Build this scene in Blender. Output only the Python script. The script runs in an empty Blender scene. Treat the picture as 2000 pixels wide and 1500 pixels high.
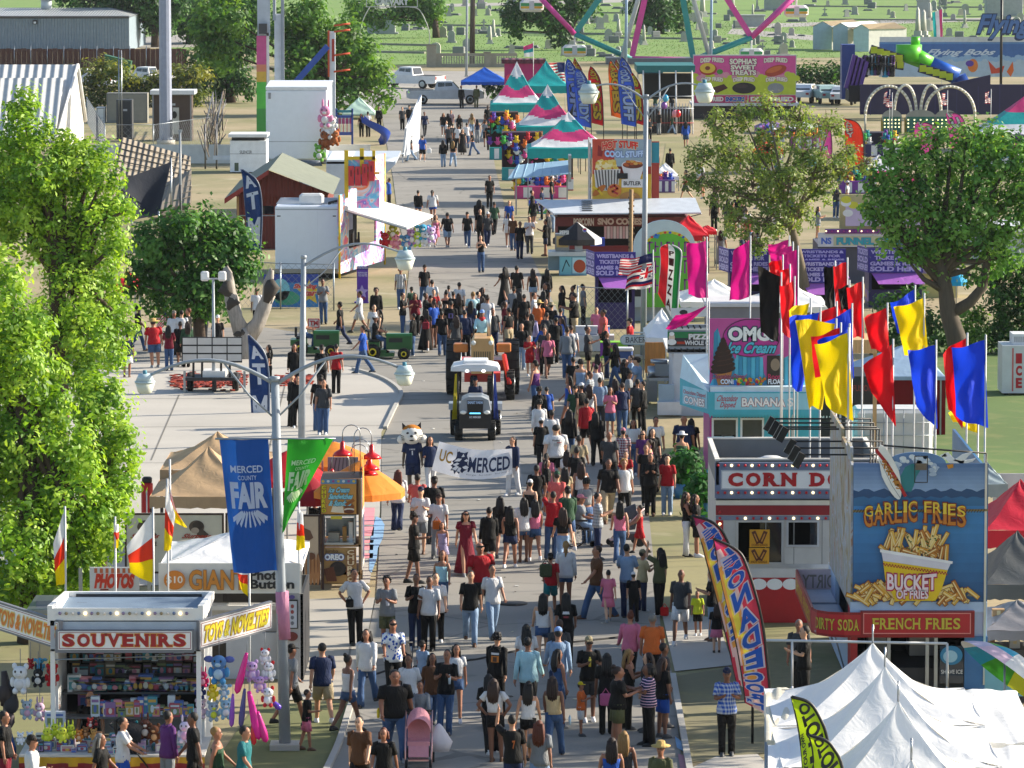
import bpy,bmesh,math,random
import numpy as np
from mathutils import Vector,Matrix
V=Vector;R=math.radians;rnd=random.Random(7)
sc=bpy.context.scene;col=sc.collection
F=9591.0;CH=17.23;TL=math.atan(963.0/F)
cd=bpy.data.cameras.new('camera');cam=bpy.data.objects.new('camera',cd);col.objects.link(cam)
cd.sensor_width=36;cd.lens=F/2000*36;cd.clip_start=1;cd.clip_end=4000
cam.location=(0,0,CH);cam.rotation_euler=(math.pi/2-TL,0,0);sc.camera=cam
SUN_EL,SUN_AZ=25.0,74.0
wd=bpy.data.worlds.new('World');sc.world=wd;wd.use_nodes=True
nt=wd.node_tree;bg=nt.nodes['Background'];sky=nt.nodes.new('ShaderNodeTexSky')
sky.sky_type='NISHITA';sky.sun_disc=False;sky.sun_elevation=R(SUN_EL);sky.sun_rotation=R(SUN_AZ)
nt.links.new(sky.outputs[0],bg.inputs[0]);bg.inputs[1].default_value=0.108
sl=bpy.data.lights.new('sun','SUN');sl.energy=5.0;sl.angle=R(0.55);sl.color=(1,.90,.74)
so=bpy.data.objects.new('sun',sl);col.objects.link(so)
sdir=V((math.sin(R(SUN_AZ))*math.cos(R(SUN_EL)),math.cos(R(SUN_AZ))*math.cos(R(SUN_EL)),math.sin(R(SUN_EL))))
so.rotation_euler=sdir.to_track_quat('Z','Y').to_euler();so.location=(0,0,60)
sc.view_settings.view_transform='Standard';sc.view_settings.look='None';sc.view_settings.exposure=0.98
sc.view_settings.gamma=1
cT,sT=math.cos(TL),math.sin(TL)
def ray(px,py):
 a=(px-1000)/F;b=(750-py)/F
 return V((a,cT+b*sT,-sT+b*cT))
def G(px,py,z=0.0):
 d=ray(px,py);t=(z-CH)/d.z;return V((d.x*t,d.y*t,z))
def P(px,py,Y):
 d=ray(px,py);t=Y/d.y;return V((d.x*t,Y,CH+d.z*t))
def mp(Y):return(Y*cT+CH*sT)/F
def lin(c):
 if isinstance(c,str):
  c=[int(c[i:i+2],16)/255 for i in(0,2,4)]
  return tuple(x/12.92 if x<=.04045 else((x+.055)/1.055)**2.4 for x in c)
 return tuple(c)
_mats={}
def M(c,r=.6,kind='',n=.10,s=2.5):
 key=(c,r,kind,n,s)
 if key in _mats:return _mats[key]
 m=bpy.data.materials.new('%s_%s'%(kind or 'paint',c if isinstance(c,str)else len(_mats)))
 m.use_nodes=True;t=m.node_tree;N=t.nodes;L=t.links
 b=N['Principled BSDF'];c3=lin(c);b.inputs['Roughness'].default_value=r
 tc=N.new('ShaderNodeTexCoord')
 def math_(op,*a):
  q=N.new('ShaderNodeMath');q.operation=op
  for i,x in enumerate(a):
   if hasattr(x,'links'):L.new(x,q.inputs[i])
   else:q.inputs[i].default_value=x
  return q.outputs[0]
 def mix(f,a,bb):
  q=N.new('ShaderNodeMix');q.data_type='RGBA'
  if hasattr(f,'links'):L.new(f,q.inputs[0])
  else:q.inputs[0].default_value=f
  for i,x in((6,a),(7,bb)):
   if hasattr(x,'links'):L.new(x,q.inputs[i])
   else:q.inputs[i].default_value=(*x,1)
  return q.outputs[2]
 def noise(scale,det=3,sock='Object'):
  q=N.new('ShaderNodeTexNoise');q.inputs['Scale'].default_value=scale;q.inputs['Detail'].default_value=det
  L.new(tc.outputs[sock],q.inputs['Vector']);return q.outputs[0]
 def xyz():
  q=N.new('ShaderNodeSeparateXYZ');L.new(tc.outputs['Object'],q.inputs[0]);return q.outputs
 nz=noise(s)
 out=None
 dk=tuple(x*(1-2*n)for x in c3);lt=tuple(min(1,x*(1+2*n))for x in c3)
 base=mix(nz,dk,lt)
 if kind=='metal':b.inputs['Metallic'].default_value=.85
 if kind in('plaid','stripe','hstripe','corr','brickpat','rib'):
  x,y,z=xyz()
  if kind=='plaid':
   fx=math_('GREATER_THAN',math_('SINE',math_('MULTIPLY',math_('ADD',x,y),95)),.2)
   fz=math_('GREATER_THAN',math_('SINE',math_('MULTIPLY',z,80)),.2)
   base=mix(math_('MULTIPLY',math_('ADD',fx,fz),.4),base,(.55,.6,.65))
  elif kind=='stripe':
   base=mix(math_('GREATER_THAN',math_('SINE',math_('MULTIPLY',x,90)),.0),base,(.75,.75,.75))
  elif kind=='hstripe':
   base=mix(math_('GREATER_THAN',math_('SINE',math_('MULTIPLY',z,110)),.5),base,(.7,.45,.6))
  elif kind in('corr','rib'):
   sn=math_('SINE',math_('MULTIPLY',x,2*math.pi/(.55 if kind=='corr' else.3)))
   bp=N.new('ShaderNodeBump');bp.inputs['Distance'].default_value=.05;bp.inputs['Strength'].default_value=1
   L.new(sn,bp.inputs['Height']);L.new(bp.outputs[0],b.inputs['Normal'])
 if kind in('floral','camo','print'):
  q=N.new('ShaderNodeTexVoronoi');q.inputs['Scale'].default_value={'floral':14,'camo':9,'print':9}[kind]
  L.new(tc.outputs['Object'],q.inputs['Vector'])
  base=mix(math_('GREATER_THAN',q.outputs[0],.42 if kind!='print' else.22),base if kind!='print' else(.03,.03,.05),(.75,.78,.8)if kind=='floral' else((.06,.07,.03)if kind=='camo' else c3))
 if kind=='concrete':
  n2=noise(.35,6);base=mix(math_('MULTIPLY',n2,.9),tuple(x*.72 for x in c3),tuple(min(1,x*1.22)for x in c3))
  n3=noise(9,3);base=mix(math_('MULTIPLY',n3,.35),base,tuple(x*.8 for x in c3))
 if kind=='asphalt':
  n2=noise(.22,7);base=mix(n2,tuple(x*.62 for x in c3),tuple(x*1.42 for x in c3))
  n3=noise(14,2);base=mix(math_('MULTIPLY',n3,.5),base,tuple(x*.72 for x in c3))
  st=N.new('ShaderNodeMapRange');st.inputs[1].default_value=.60;st.inputs[2].default_value=.72;L.new(noise(.9,8),st.inputs[0]);base=mix(math_('MULTIPLY',st.outputs[0],.7),base,tuple(x*.42 for x in c3))
  v=N.new('ShaderNodeTexVoronoi');v.feature='DISTANCE_TO_EDGE';v.inputs['Scale'].default_value=.16
  w=N.new('ShaderNodeTexNoise');w.inputs['Scale'].default_value=.8;L.new(tc.outputs['Object'],w.inputs['Vector'])
  mx=N.new('ShaderNodeMix');mx.data_type='VECTOR';mx.inputs[0].default_value=.25
  L.new(tc.outputs['Object'],mx.inputs[4]);L.new(w.outputs['Color'],mx.inputs[5]);L.new(mx.outputs[1],v.inputs['Vector'])
  v.inputs['Scale'].default_value=.22
  ck=math_('LESS_THAN',v.outputs[0],.009)
  base=mix(math_('MULTIPLY',math_('MULTIPLY',ck,nz),.95),base,tuple(x*.35 for x in c3))
 if kind=='dirt':
  n2=noise(.12,8);r_=N.new('ShaderNodeMapRange');r_.inputs[1].default_value=.42;r_.inputs[2].default_value=.62
  L.new(n2,r_.inputs[0])
  base=mix(r_.outputs[0],c3,(.20,.21,.075));n3=noise(3.5,5)
  base=mix(math_('MULTIPLY',n3,.7),base,(.16,.125,.07))
  n4=noise(.5,4);r4=N.new('ShaderNodeMapRange');r4.inputs[1].default_value=.6;r4.inputs[2].default_value=.75;L.new(n4,r4.inputs[0])
  base=mix(math_('MULTIPLY',r4.outputs[0],.7),base,(.42,.36,.24))
 if kind=='lawn':
  n2=noise(.08,6);base=mix(n2,tuple(x*.6 for x in c3),tuple(x*1.45 for x in c3))
  n3=noise(.9,6);r_=N.new('ShaderNodeMapRange');r_.inputs[1].default_value=.5;r_.inputs[2].default_value=.8;L.new(n3,r_.inputs[0])
  base=mix(math_('MULTIPLY',r_.outputs[0],.6),base,(.30,.27,.10))
  n4=noise(6,3);base=mix(math_('MULTIPLY',n4,.45),base,tuple(x*.45 for x in c3))
 if kind=='mural':
  q=N.new('ShaderNodeTexNoise');q.inputs['Scale'].default_value=.9;q.inputs['Detail'].default_value=2
  q.inputs['Distortion'].default_value=1.6;L.new(tc.outputs['Object'],q.inputs['Vector'])
  cr=N.new('ShaderNodeValToRGB');L.new(q.outputs[0],cr.inputs[0]);el=cr.color_ramp.elements
  pal=[(.30,(.75,.08,.28)),(.37,(.85,.25,.08)),(.43,(.75,.72,.78)),(.49,(.10,.50,.78)),(.55,(.80,.28,.50)),(.61,(.14,.12,.55)),(.66,(.55,.8,.9)),(.72,(.85,.15,.12))]
  el[0].position,el[0].color=pal[0][0],(*pal[0][1],1);el[1].position,el[1].color=pal[1][0],(*pal[1][1],1)
  for p,cc in pal[2:]:
   e=el.new(p);e.color=(*cc,1)
  base=cr.outputs[0]
 if kind=='faded':
  q=N.new('ShaderNodeTexNoise');q.inputs['Scale'].default_value=.9;q.inputs['Distortion'].default_value=2.2;q.inputs['Detail'].default_value=5
  L.new(tc.outputs['Object'],q.inputs['Vector']);cr=N.new('ShaderNodeValToRGB');L.new(q.outputs[0],cr.inputs[0]);el=cr.color_ramp.elements
  el[0].position,el[0].color=.30,(.22,.12,.07,1);el[1].position,el[1].color=.72,(.55,.57,.58,1)
  for p,cc in((.42,(.42,.36,.22)),(.5,(.34,.36,.40)),(.57,(.48,.50,.54)),(.63,(.40,.22,.12))):
   e=el.new(p);e.color=(*cc,1)
  base=cr.outputs[0]
 if kind=='wood':
  x,y,z=xyz();w=N.new('ShaderNodeTexNoise');w.inputs['Scale'].default_value=4;w.inputs['Detail'].default_value=6
  mpn=N.new('ShaderNodeMapping');mpn.inputs['Scale'].default_value=(4,4,.5);L.new(tc.outputs['Object'],mpn.inputs[0]);L.new(mpn.outputs[0],w.inputs['Vector'])
  base=mix(w.outputs[0],tuple(v*.45 for v in c3),tuple(min(1,v*1.5)for v in c3))
 if kind=='glass':
  b.inputs['Roughness'].default_value=.06;b.inputs['Specular IOR Level'].default_value=.8
 if kind in('cloth','flagcloth','canopy','plaid','stripe','hstripe','floral'):
  b.inputs['Specular IOR Level'].default_value=.25;wn=N.new('ShaderNodeTexNoise');wn.inputs['Scale'].default_value={'canopy':2.2,'flagcloth':4}.get(kind,13);wn.inputs['Detail'].default_value=4;wn.inputs['Distortion'].default_value=.8
  ms_=N.new('ShaderNodeMapping');ms_.inputs['Scale'].default_value=(1.6,1.6,.6);L.new(tc.outputs['Object'],ms_.inputs[0]);L.new(ms_.outputs[0],wn.inputs['Vector'])
  bp=N.new('ShaderNodeBump');bp.inputs['Distance'].default_value={'canopy':.028,'flagcloth':.06}.get(kind,.035);bp.inputs['Strength'].default_value=.8;L.new(wn.outputs[0],bp.inputs['Height']);L.new(bp.outputs[0],b.inputs['Normal'])
 L.new(base,b.inputs['Base Color'])
 if kind=='em':
  b.inputs['Emission Color'].default_value=(*c3,1);b.inputs['Emission Strength'].default_value=1.6
 if kind in('leaf','flagcloth','canopy'):
  tr=N.new('ShaderNodeBsdfTranslucent');ms=N.new('ShaderNodeMixShader');ms.inputs[0].default_value={'leaf':.38,'flagcloth':.35,'canopy':.16}[kind]
  if kind=='leaf':
   b.inputs['Specular IOR Level'].default_value=.35;oi=N.new('ShaderNodeTexNoise');oi.inputs['Scale'].default_value=.7
   L.new(tc.outputs['Object'],oi.inputs['Vector'])
   base2=mix(oi.outputs[0],tuple(x*.65 for x in c3),tuple(x*1.35 for x in c3));L.new(base2,b.inputs['Base Color'])
   q=N.new('ShaderNodeMix');q.data_type='RGBA';q.blend_type='MULTIPLY';q.inputs[0].default_value=1
   L.new(base2,q.inputs[6]);q.inputs[7].default_value=(1.42,1.37,.5,1);L.new(q.outputs[2],tr.inputs[0])
  else:L.new(base,tr.inputs[0])
  L.new(b.outputs[0],ms.inputs[1]);L.new(tr.outputs[0],ms.inputs[2]);L.new(ms.outputs[0],N['Material Output'].inputs[0])
 _mats[key]=m
 return m
WHITE=M('d8d8d6',.5);BLACK=M('121214',.5);GREY=M('7d8085',.5);STEEL=M('9aa0a6',.35,'metal');RUBBER=M('151515',.8)
DARK=M('0c0c0e',.7);RED=M('a8121c',.45);YEL=M('d9b414',.5)
class MB:
 def __init__(s,m=None):s.v=[];s.f=[];s.mi=[];s.sm=[];s.mats=[];s.X=None;s.m=m or WHITE
 def idx(s,m):
  m=m or s.m
  if m not in s.mats:s.mats.append(m)
  return s.mats.index(m)
 def add(s,vs,fs,m=None,smooth=False):
  k=len(s.v);i=s.idx(m)
  s.v+=[tuple(s.X@V(p))if s.X else tuple(p)for p in vs]
  for f in fs:s.f.append(tuple(k+j for j in f));s.mi.append(i);s.sm.append(smooth)
  return s
 def box(s,x0,y0,z0,x1,y1,z1,m=None):
  return s.add([(x0,y0,z0),(x1,y0,z0),(x1,y1,z0),(x0,y1,z0),(x0,y0,z1),(x1,y0,z1),(x1,y1,z1),(x0,y1,z1)],[(0,3,2,1),(4,5,6,7),(0,1,5,4),(1,2,6,5),(2,3,7,6),(3,0,4,7)],m)
 def bbox(s,c,d,m=None,bev=.02):
  (cx,cy,cz),(dx,dy,dz)=c,(d[0]/2,d[1]/2,d[2]/2);b=min(bev,dx*.45,dy*.45,dz*.45);vs=[];
  for z,q in((-dz,b),(-dz+b,0),(dz-b,0),(dz,b)):
   ex,ey=dx-q,dy-q
   vs+=[(cx-ex+b,cy-ey,cz+z),(cx+ex-b,cy-ey,cz+z),(cx+ex,cy-ey+b,cz+z),(cx+ex,cy+ey-b,cz+z),(cx+ex-b,cy+ey,cz+z),(cx-ex+b,cy+ey,cz+z),(cx-ex,cy+ey-b,cz+z),(cx-ex,cy-ey+b,cz+z)]
  fs=[tuple(range(7,-1,-1)),tuple(range(24,32))]
  for k in range(3):fs+=[(k*8+i,k*8+(i+1)%8,k*8+8+(i+1)%8,k*8+8+i)for i in range(8)]
  return s.add(vs,fs,m)
 def obox(s,c,d,rz=0,m=None,rx=0,ry=0):
  Rm=Matrix.Translation(V(c))@Matrix.Rotation(rz,4,'Z')@Matrix.Rotation(ry,4,'Y')@Matrix.Rotation(rx,4,'X');o=s.X;s.X=(o@Rm)if o else Rm
  s.box(-d[0]/2,-d[1]/2,-d[2]/2,d[0]/2,d[1]/2,d[2]/2,m);s.X=o;return s
 def bar(s,a,b,w,m=None,h=None):
  return s.tube([a,b],w*.7,4,m,flat=True)
 def tube(s,pts,r,n=8,m=None,cap=True,flat=False,ey=1.0):
  pts=[V(p)for p in pts];rs=list(r)if hasattr(r,'__len__')else[r]*len(pts);vs=[];up=None
  for i,p in enumerate(pts):
   d=(pts[min(i+1,len(pts)-1)]-pts[max(i-1,0)]).normalized()
   if up is None:up=V((0,0,1))if abs(d.z)<.9 else V((0,1,0))
   a=d.cross(up).normalized();up=a.cross(d).normalized()
   for k in range(n):
    t=2*math.pi*(k+.5)/n;vs.append(p+(a*math.cos(t)+up*math.sin(t)*ey)*rs[i])
  fs=[(i*n+k,i*n+(k+1)%n,(i+1)*n+(k+1)%n,(i+1)*n+k)for i in range(len(pts)-1)for k in range(n)]
  if cap:fs+=[tuple(range(n-1,-1,-1)),tuple(range((len(pts)-1)*n,len(pts)*n))]
  return s.add(vs,fs,m,not flat)
 def rings(s,rg,n=12,m=None,cap=True):
  vs=[(cx+rx*math.cos(2*math.pi*k/n),cy+ry*math.sin(2*math.pi*k/n),cz)for cx,cy,cz,rx,ry in rg for k in range(n)]
  fs=[(i*n+k,i*n+(k+1)%n,(i+1)*n+(k+1)%n,(i+1)*n+k)for i in range(len(rg)-1)for k in range(n)]
  if cap:fs+=[tuple(range(n-1,-1,-1)),tuple(range((len(rg)-1)*n,len(rg)*n))]
  return s.add(vs,fs,m,True)
 def ell(s,c,r,m=None,n=12,k=7):
  r=r if hasattr(r,'__len__')else(r,r,r);rg=[]
  for i in range(k+1):
   t=-math.pi/2+math.pi*(i+.001)/(k+.002);rg.append((c[0],c[1],c[2]+r[2]*math.sin(t),r[0]*math.cos(t),r[1]*math.cos(t)))
  return s.rings(rg,n,m)
 def cyl(s,c,r,h,n=16,m=None,r2=None):return s.rings([(c[0],c[1],c[2],r,r),(c[0],c[1],c[2]+h,r2 if r2 is not None else r,r2 if r2 is not None else r)],n,m)
 def wheel(s,c,r,w,ax='x',m=None,n=18):
  prof=[(-w/2,r*.6),(-w/2,r*.92),(-w*.3,r),(w*.3,r),(w/2,r*.92),(w/2,r*.6)];vs=[]
  for t,q in prof:
   for k in range(n):
    a=2*math.pi*k/n;u,v_=q*math.cos(a),q*math.sin(a)
    vs.append((c[0]+t,c[1]+u,c[2]+v_)if ax=='x' else(c[0]+u,c[1]+t,c[2]+v_))
  fs=[(i*n+k,i*n+(k+1)%n,(i+1)*n+(k+1)%n,(i+1)*n+k)for i in range(5)for k in range(n)]
  return s.add(vs,fs+[tuple(range(n)),tuple(range(5*n,6*n))],m,True)
 def prism(s,pts,vec,m=None):
  n=len(pts);vec=V(vec);a=[V(p)for p in pts]
  fs=[tuple(range(n-1,-1,-1)),tuple(range(n,2*n))]+[(i,(i+1)%n,n+(i+1)%n,n+i)for i in range(n)]
  return s.add(a+[p+vec for p in a],fs,m)
 def grid(s,fn,nu,nv,m=None,mf=None,smooth=True):
  vs=[fn(i/nu,j/nv)for j in range(nv+1)for i in range(nu+1)]
  k=len(s.v);s.v+=[tuple(s.X@V(p))if s.X else tuple(p)for p in vs]
  for j in range(nv):
   for i in range(nu):
    a=k+j*(nu+1)+i;s.f.append((a,a+1,a+nu+2,a+nu+1));s.sm.append(smooth)
    s.mi.append(s.idx(mf((i+.5)/nu,(j+.5)/nv)if mf else m))
  return s
 def mesh(s,name):
  me=bpy.data.meshes.new(name);me.from_pydata([tuple(p)for p in s.v],[],s.f)
  for m in s.mats:me.materials.append(m)
  me.polygons.foreach_set('material_index',s.mi);me.polygons.foreach_set('use_smooth',s.sm);me.update();return me
def tag(o,label=None,cat=None,group=None,kind=None):
 for k,v in(('label',label),('category',cat),('group',group),('kind',kind)):
  if v:o[k]=v
 return o
def T(name,label,cat,loc=(0,0,0),rz=0,group=None):
 o=bpy.data.objects.new(name,None);o.empty_display_size=.2;col.objects.link(o)
 o.location=loc;o.rotation_euler=(0,0,rz);return tag(o,label,cat,group)
def ob(name,mb,parent=None,label=None):
 o=bpy.data.objects.new(name,mb.mesh(name)if isinstance(mb,MB)else mb);col.objects.link(o)
 if parent:o.parent=parent
 if label:o['label']=label
 return o
def one(name,label,cat,mb,loc=(0,0,0),rz=0,group=None,kind=None):
 o=ob(name,mb);o.location=loc;o.rotation_euler=(0,0,rz);return tag(o,label,cat,group,kind)
def struct(name,mb):return tag(ob(name,mb),kind='structure')
_kids={}
def dup(o,loc=None,rz=None,label=None,group=None,parent=None,scale=None):
 c=o.copy();col.objects.link(c)
 if parent:c.parent=parent
 if loc is not None:c.location=loc
 if rz is not None:c.rotation_euler=(0,0,rz)
 if scale is not None:c.scale=(scale,)*3 if not hasattr(scale,'__len__')else scale
 if label:c['label']=label
 if group:c['group']=group
 if o.name not in _kids:_kids[o.name]=[k for k in o.children]
 for k in _kids[o.name]:dup(k,parent=c)
 return c
_txt={}
def glyphs(s,bold=0.0):
 k=(s,bold)
 if k not in _txt:
  cu=bpy.data.curves.new('t','FONT');cu.body=s;cu.offset=bold;cu.resolution_u=3
  o=bpy.data.objects.new('t',cu);col.objects.link(o);dg=bpy.context.evaluated_depsgraph_get();dg.update()
  me=o.evaluated_get(dg).to_mesh();vs=[(v.co.x,v.co.y)for v in me.vertices];fs=[tuple(p.vertices)for p in me.polygons]
  o.evaluated_get(dg).to_mesh_clear();bpy.data.objects.remove(o);bpy.data.curves.remove(cu)
  _txt[k]=(vs,fs)
 return _txt[k]
SERIF={'S':[],'O':[],'C':[],'G':[],'U':[(.1,1),(.9,1)],'V':[(.08,1),(.92,1)],'E':[(.1,0),(.1,1)],'N':[(.12,0),(.12,1),(.88,1)],'I':[(.5,0),(.5,1)],'R':[(.12,0),(.12,1),(.9,0)],'F':[(.12,0),(.12,1)],'H':[(.1,0),(.1,1),(.9,0),(.9,1)],'D':[(.08,0),(.08,1)],'T':[(.5,0)],'Y':[(.1,1),(.9,1),(.5,0)],'A':[(.08,0),(.92,0)],'L':[(.12,0),(.12,1)],'B':[(.08,0),(.08,1)],'K':[(.1,0),(.1,1),(.92,0),(.9,1)],'P':[(.12,0),(.12,1)],'M':[(.1,0),(.9,0)]}
NARROW={'I':.42,' ':.5,"'":.3,'!':.4,'&':1.05,'1':.6,'l':.4,'M':1.2,'W':1.35,'i':.4,'.':.35,'L':.85,'E':.88,'F':.85}
class Fr:
 def __init__(s,mb,o,ux,uy,fn=None,st=.004):
  s.mb=mb;s.o=V(o);s.ux=V(ux);s.uy=V(uy);s.n=s.ux.cross(s.uy).normalized();s.fn=fn;s.st=st
 def pt(s,u,v,l):
  if s.fn:return s.fn(u,v,l)
  return s.o+s.ux*u+s.uy*v+s.n*(l*s.st)
 def poly(s,pts,m,l=1):s.mb.add([s.pt(u,v,l)for u,v in pts],[tuple(range(len(pts)))],m);return s
 def rect(s,a,b,c,d,m,l=1):return s.poly([(a,b),(c,b),(c,d),(a,d)],m,l)
 def ell(s,cu,cv,ru,rv,m,l=1,n=20,rot=0):
  ca,sa=math.cos(rot),math.sin(rot);p=[]
  for k in range(n):
   t=2*math.pi*k/n;x,y=ru*math.cos(t),rv*math.sin(t);p.append((cu+x*ca-y*sa,cv+x*sa+y*ca))
  return s.poly(p,m,l)
 def star(s,cu,cv,r,m,l=1,k=5,q=.45):return s.poly([(cu+(r if i%2==0 else r*q)*math.sin(math.pi*i/k),cv+(r if i%2==0 else r*q)*math.cos(math.pi*i/k))for i in range(2*k)],m,l)
 def stroke(s,pts,w,m,l=1):
  for i in range(len(pts)-1):
   a,b=V(pts[i]),V(pts[i+1]);d=(b-a);d=d.normalized()if d.length>1e-6 else V((1,0));q=V((-d.y,d.x))*w/2;e=d*w*.3
   s.poly([tuple(a-q-e),tuple(b-q+e),tuple(b+q+e),tuple(a+q-e)],m,l)
  return s
 def frame(s,a,b,c,d,w,m,l=1):
  s.rect(a,b,c,b+w,m,l);s.rect(a,d-w,c,d,m,l);s.rect(a,b+w,a+w,d-w,m,l);s.rect(c-w,b+w,c,d-w,m,l);return s
 def text(s,t,a,b,c,d,m,l=2,bold=.012,out=None,outw=.05,arc=0,shear=0,rot=0,mirror=False):
  for mat,bd,ll in((([(out,bold+outw,l)]if out else[])+[(m,bold,l+(1 if out else 0))])):
   vs,fs=glyphs(t,bd);v0,_=glyphs(t,bold)
   if not v0:return s
   x0=min(p[0]for p in v0);x1=max(p[0]for p in v0);y0=min(p[1]for p in v0);y1=max(p[1]for p in v0)
   pp=[]
   for x,y in vs:
    u,v=(x-x0)/(x1-x0),(y-y0)/(y1-y0)
    if mirror:u=1-u
    w=u+shear*(v-.5)
    if rot==90:X,Y=a+(1-v)*(c-a),b+w*(d-b)
    elif rot==-90:X,Y=a+v*(c-a),d-w*(d-b)
    else:X,Y=a+w*(c-a),b+v*(d-b)+arc*(1-(2*u-1)**2)*(d-b)
    pp.append(s.pt(X,Y,ll))
   s.mb.add(pp,fs if not mirror else[f[::-1]for f in fs],mat)
  return s
 def slab(s,t,a,b,c,d,m,l=2,out=None,ow=.12,arc=0,bold=.03,gap=.12,sw=.44):
  ws=[NARROW.get(ch,1)for ch in t];k=(c-a)/(sum(ws)+gap*(len(t)-1));x=a;h=d-b
  for ch,w in zip(t,ws):
   x1=x+w*k;um=((x+x1)/2-a)/(c-a);dy=arc*h*(1-(2*um-1)**2)
   if ch!=' ':
    for mm,g,ll in(([(out,ow*h,l)]if out else[])+[(m,0,l+1)]):
     s.text(ch,x+k*.03-g*.3,b+dy-g*.3,x1-k*.03+g*.3,d+dy+g*.3,mm,ll,bold=bold+g*.12)
     for sx,sy in SERIF.get(ch,[]):
      cx=x+sx*(x1-x);cy=b+dy+sy*h;t_=h*.13;sg=1 if sy==0 else-1;q=w*k*sw*.5 if w>.5 else w*k*.5
      s.rect(cx-q-g*.4,min(cy,cy+sg*t_)-g*.4,cx+q+g*.4,max(cy,cy+sg*t_)+g*.4,mm,ll+.5)
   x=x1+gap*k
  return s
def wall(mb,o,ux,uy):return Fr(mb,o,ux,uy)
def sheet(name,pts,z,m,kind='structure'):
 mb=MB(m);mb.add([G(x,y,0)+V((0,0,z))if not isinstance(x,V)else x for x,y in pts],[tuple(range(len(pts)))])
 o=ob(name,mb)
 bm=bmesh.new();bm.from_mesh(o.data);bmesh.ops.triangulate(bm,faces=bm.faces)
 if bm.faces[:]and sum(f.normal.z for f in bm.faces)<0:bmesh.ops.reverse_faces(bm,faces=bm.faces)
 bm.to_mesh(o.data);bm.free();return tag(o,kind=kind)
mb=MB(M((.41,.33,.19),.95,'dirt'));mb.add([(-700,40,-.01),(700,40,-.01),(700,2600,-.01),(-700,2600,-.01)],[(0,1,2,3)]);struct('ground',mb)
LAWN=M((.075,.17,.022),.95,'lawn')
ROAD=M((.252,.236,.208),.9,'asphalt');CONC=M((.47,.44,.39),.85,'concrete');CURB=M((.44,.42,.38),.8,'concrete')
rl=[(640,1516),(668,1455),(690,1375),(735,1165),(745,1000),(745,862),(786,775),(792,690),(792,600),(800,520),(778,430),(768,350),(757,290),(745,218),(690,214)]
rr=[(1334,1516),(1314,1320),(1292,1240),(1272,1050),(1262,950),(1205,860),(1160,760),(1135,700),(1085,600),(1048,520),(1003,430),(985,400),(968,330),(957,270),(946,218),(1080,212)]
sheet('road',rl+[(640,193),(1080,190)]+rr[::-1],.010,ROAD)
sheet('cross_street',[(-60,640),(520,640),(600,652),(780,660),(800,690),(792,770),(745,738),(700,724),(560,704),(350,716),(-60,726)],.006,ROAD)
sheet('plaza',[(-60,716),(350,706),(560,696),(700,720),(742,736),(770,752),(783,768),(772,795),(745,845),(742,1000),(722,1140),(560,1140),(-60,1150)],.014,CONC)
sheet('driveway',[(560,1172),(732,1168),(694,1366),(560,1368)],.014,M((.42,.385,.33),.85,'concrete'))
sheet('sidewalk',[(1292,1195),(1400,1208),(1432,1300),(1318,1312)],.014,CONC)
sheet('sidewalk',[(1352,1500),(1400,1478),(1480,1474),(1520,1516),(1360,1516)],.014,CONC)
sheet('lawn',[(1690,640),(2080,640),(2080,935),(1790,935)],.005,M((.10,.17,.035),.95,'lawn'))
sheet('lawn',[(1300,280),(1600,272),(1720,330),(1290,350)],.005,M((.26,.24,.10),.95,'lawn'))
sheet('lawn',[(500,1376),(686,1372),(664,1450),(636,1516),(400,1516)],.006,M((.16,.17,.06),.95,'lawn'))
sheet('lawn',[(1316,1322),(1436,1302),(1560,1420),(1500,1470),(1350,1490)],.005,M((.20,.18,.10),.95,'lawn'))
sheet('lawn',[(1280,1085),(1560,1085),(1560,1190),(1400,1195),(1284,1185)],.005,M((.27,.24,.11),.95,'lawn'))
sheet('cemetery_lawn',[(330,96),(620,112),(760,128),(1010,122),(1250,118),(1640,112),(2150,100),(2400,-60),(2400,-170),(-200,-170),(-200,10)],.004,M((.15,.27,.045),.95,'lawn'))
PATH=M((.36,.34,.31),.9,'concrete')
sheet('cemetery_path',[(1420,66),(1600,80),(1700,95),(1740,91),(1600,70),(1430,56)],.012,PATH)
sheet('cemetery_path',[(1430,56),(2100,36),(2100,30),(1430,48)],.012,PATH)
sheet('cemetery_path',[(700,18),(2100,-18),(2100,-22),(700,12)],.012,PATH)
sheet('parking_lane',[(640,193),(760,138),(1010,140),(1080,190)],.008,M((.33,.31,.28),.9,'asphalt'))
sheet('parking_lane',[(0,100),(380,92),(480,80),(480,60),(250,74)],.008,M((.33,.31,.28),.9,'asphalt'))
def curb(name,pts,w=.13,h=.09,m=CURB):
 mb=MB(m);ps=[G(*p)for p in pts]
 for i in range(len(ps)-1):
  a,b=ps[i],ps[i+1];d=(b-a).normalized();q=V((-d.y,d.x,0))*w/2;a=a-d*.02 if i else a
  mb.prism([a-q,b-q,b+q,a+q],(0,0,h))
 return one(name,{0:'pale concrete kerb between the plaza and the street'}.get(0),'kerb',mb)
def smooth_pts(pts,k=4):
 o=[]
 for i in range(len(pts)-1):
  p0,p1,p2,p3=[V(pts[max(0,min(len(pts)-1,i+j))])for j in(-1,0,1,2)]
  for q in range(k):
   t=q/k;o.append(tuple(.5*((2*p1)+(-p0+p2)*t+(2*p0-5*p1+4*p2-p3)*t*t+(-p0+3*p1-3*p2+p3)*t**3)))
 return o+[tuple(pts[-1])]
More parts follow.
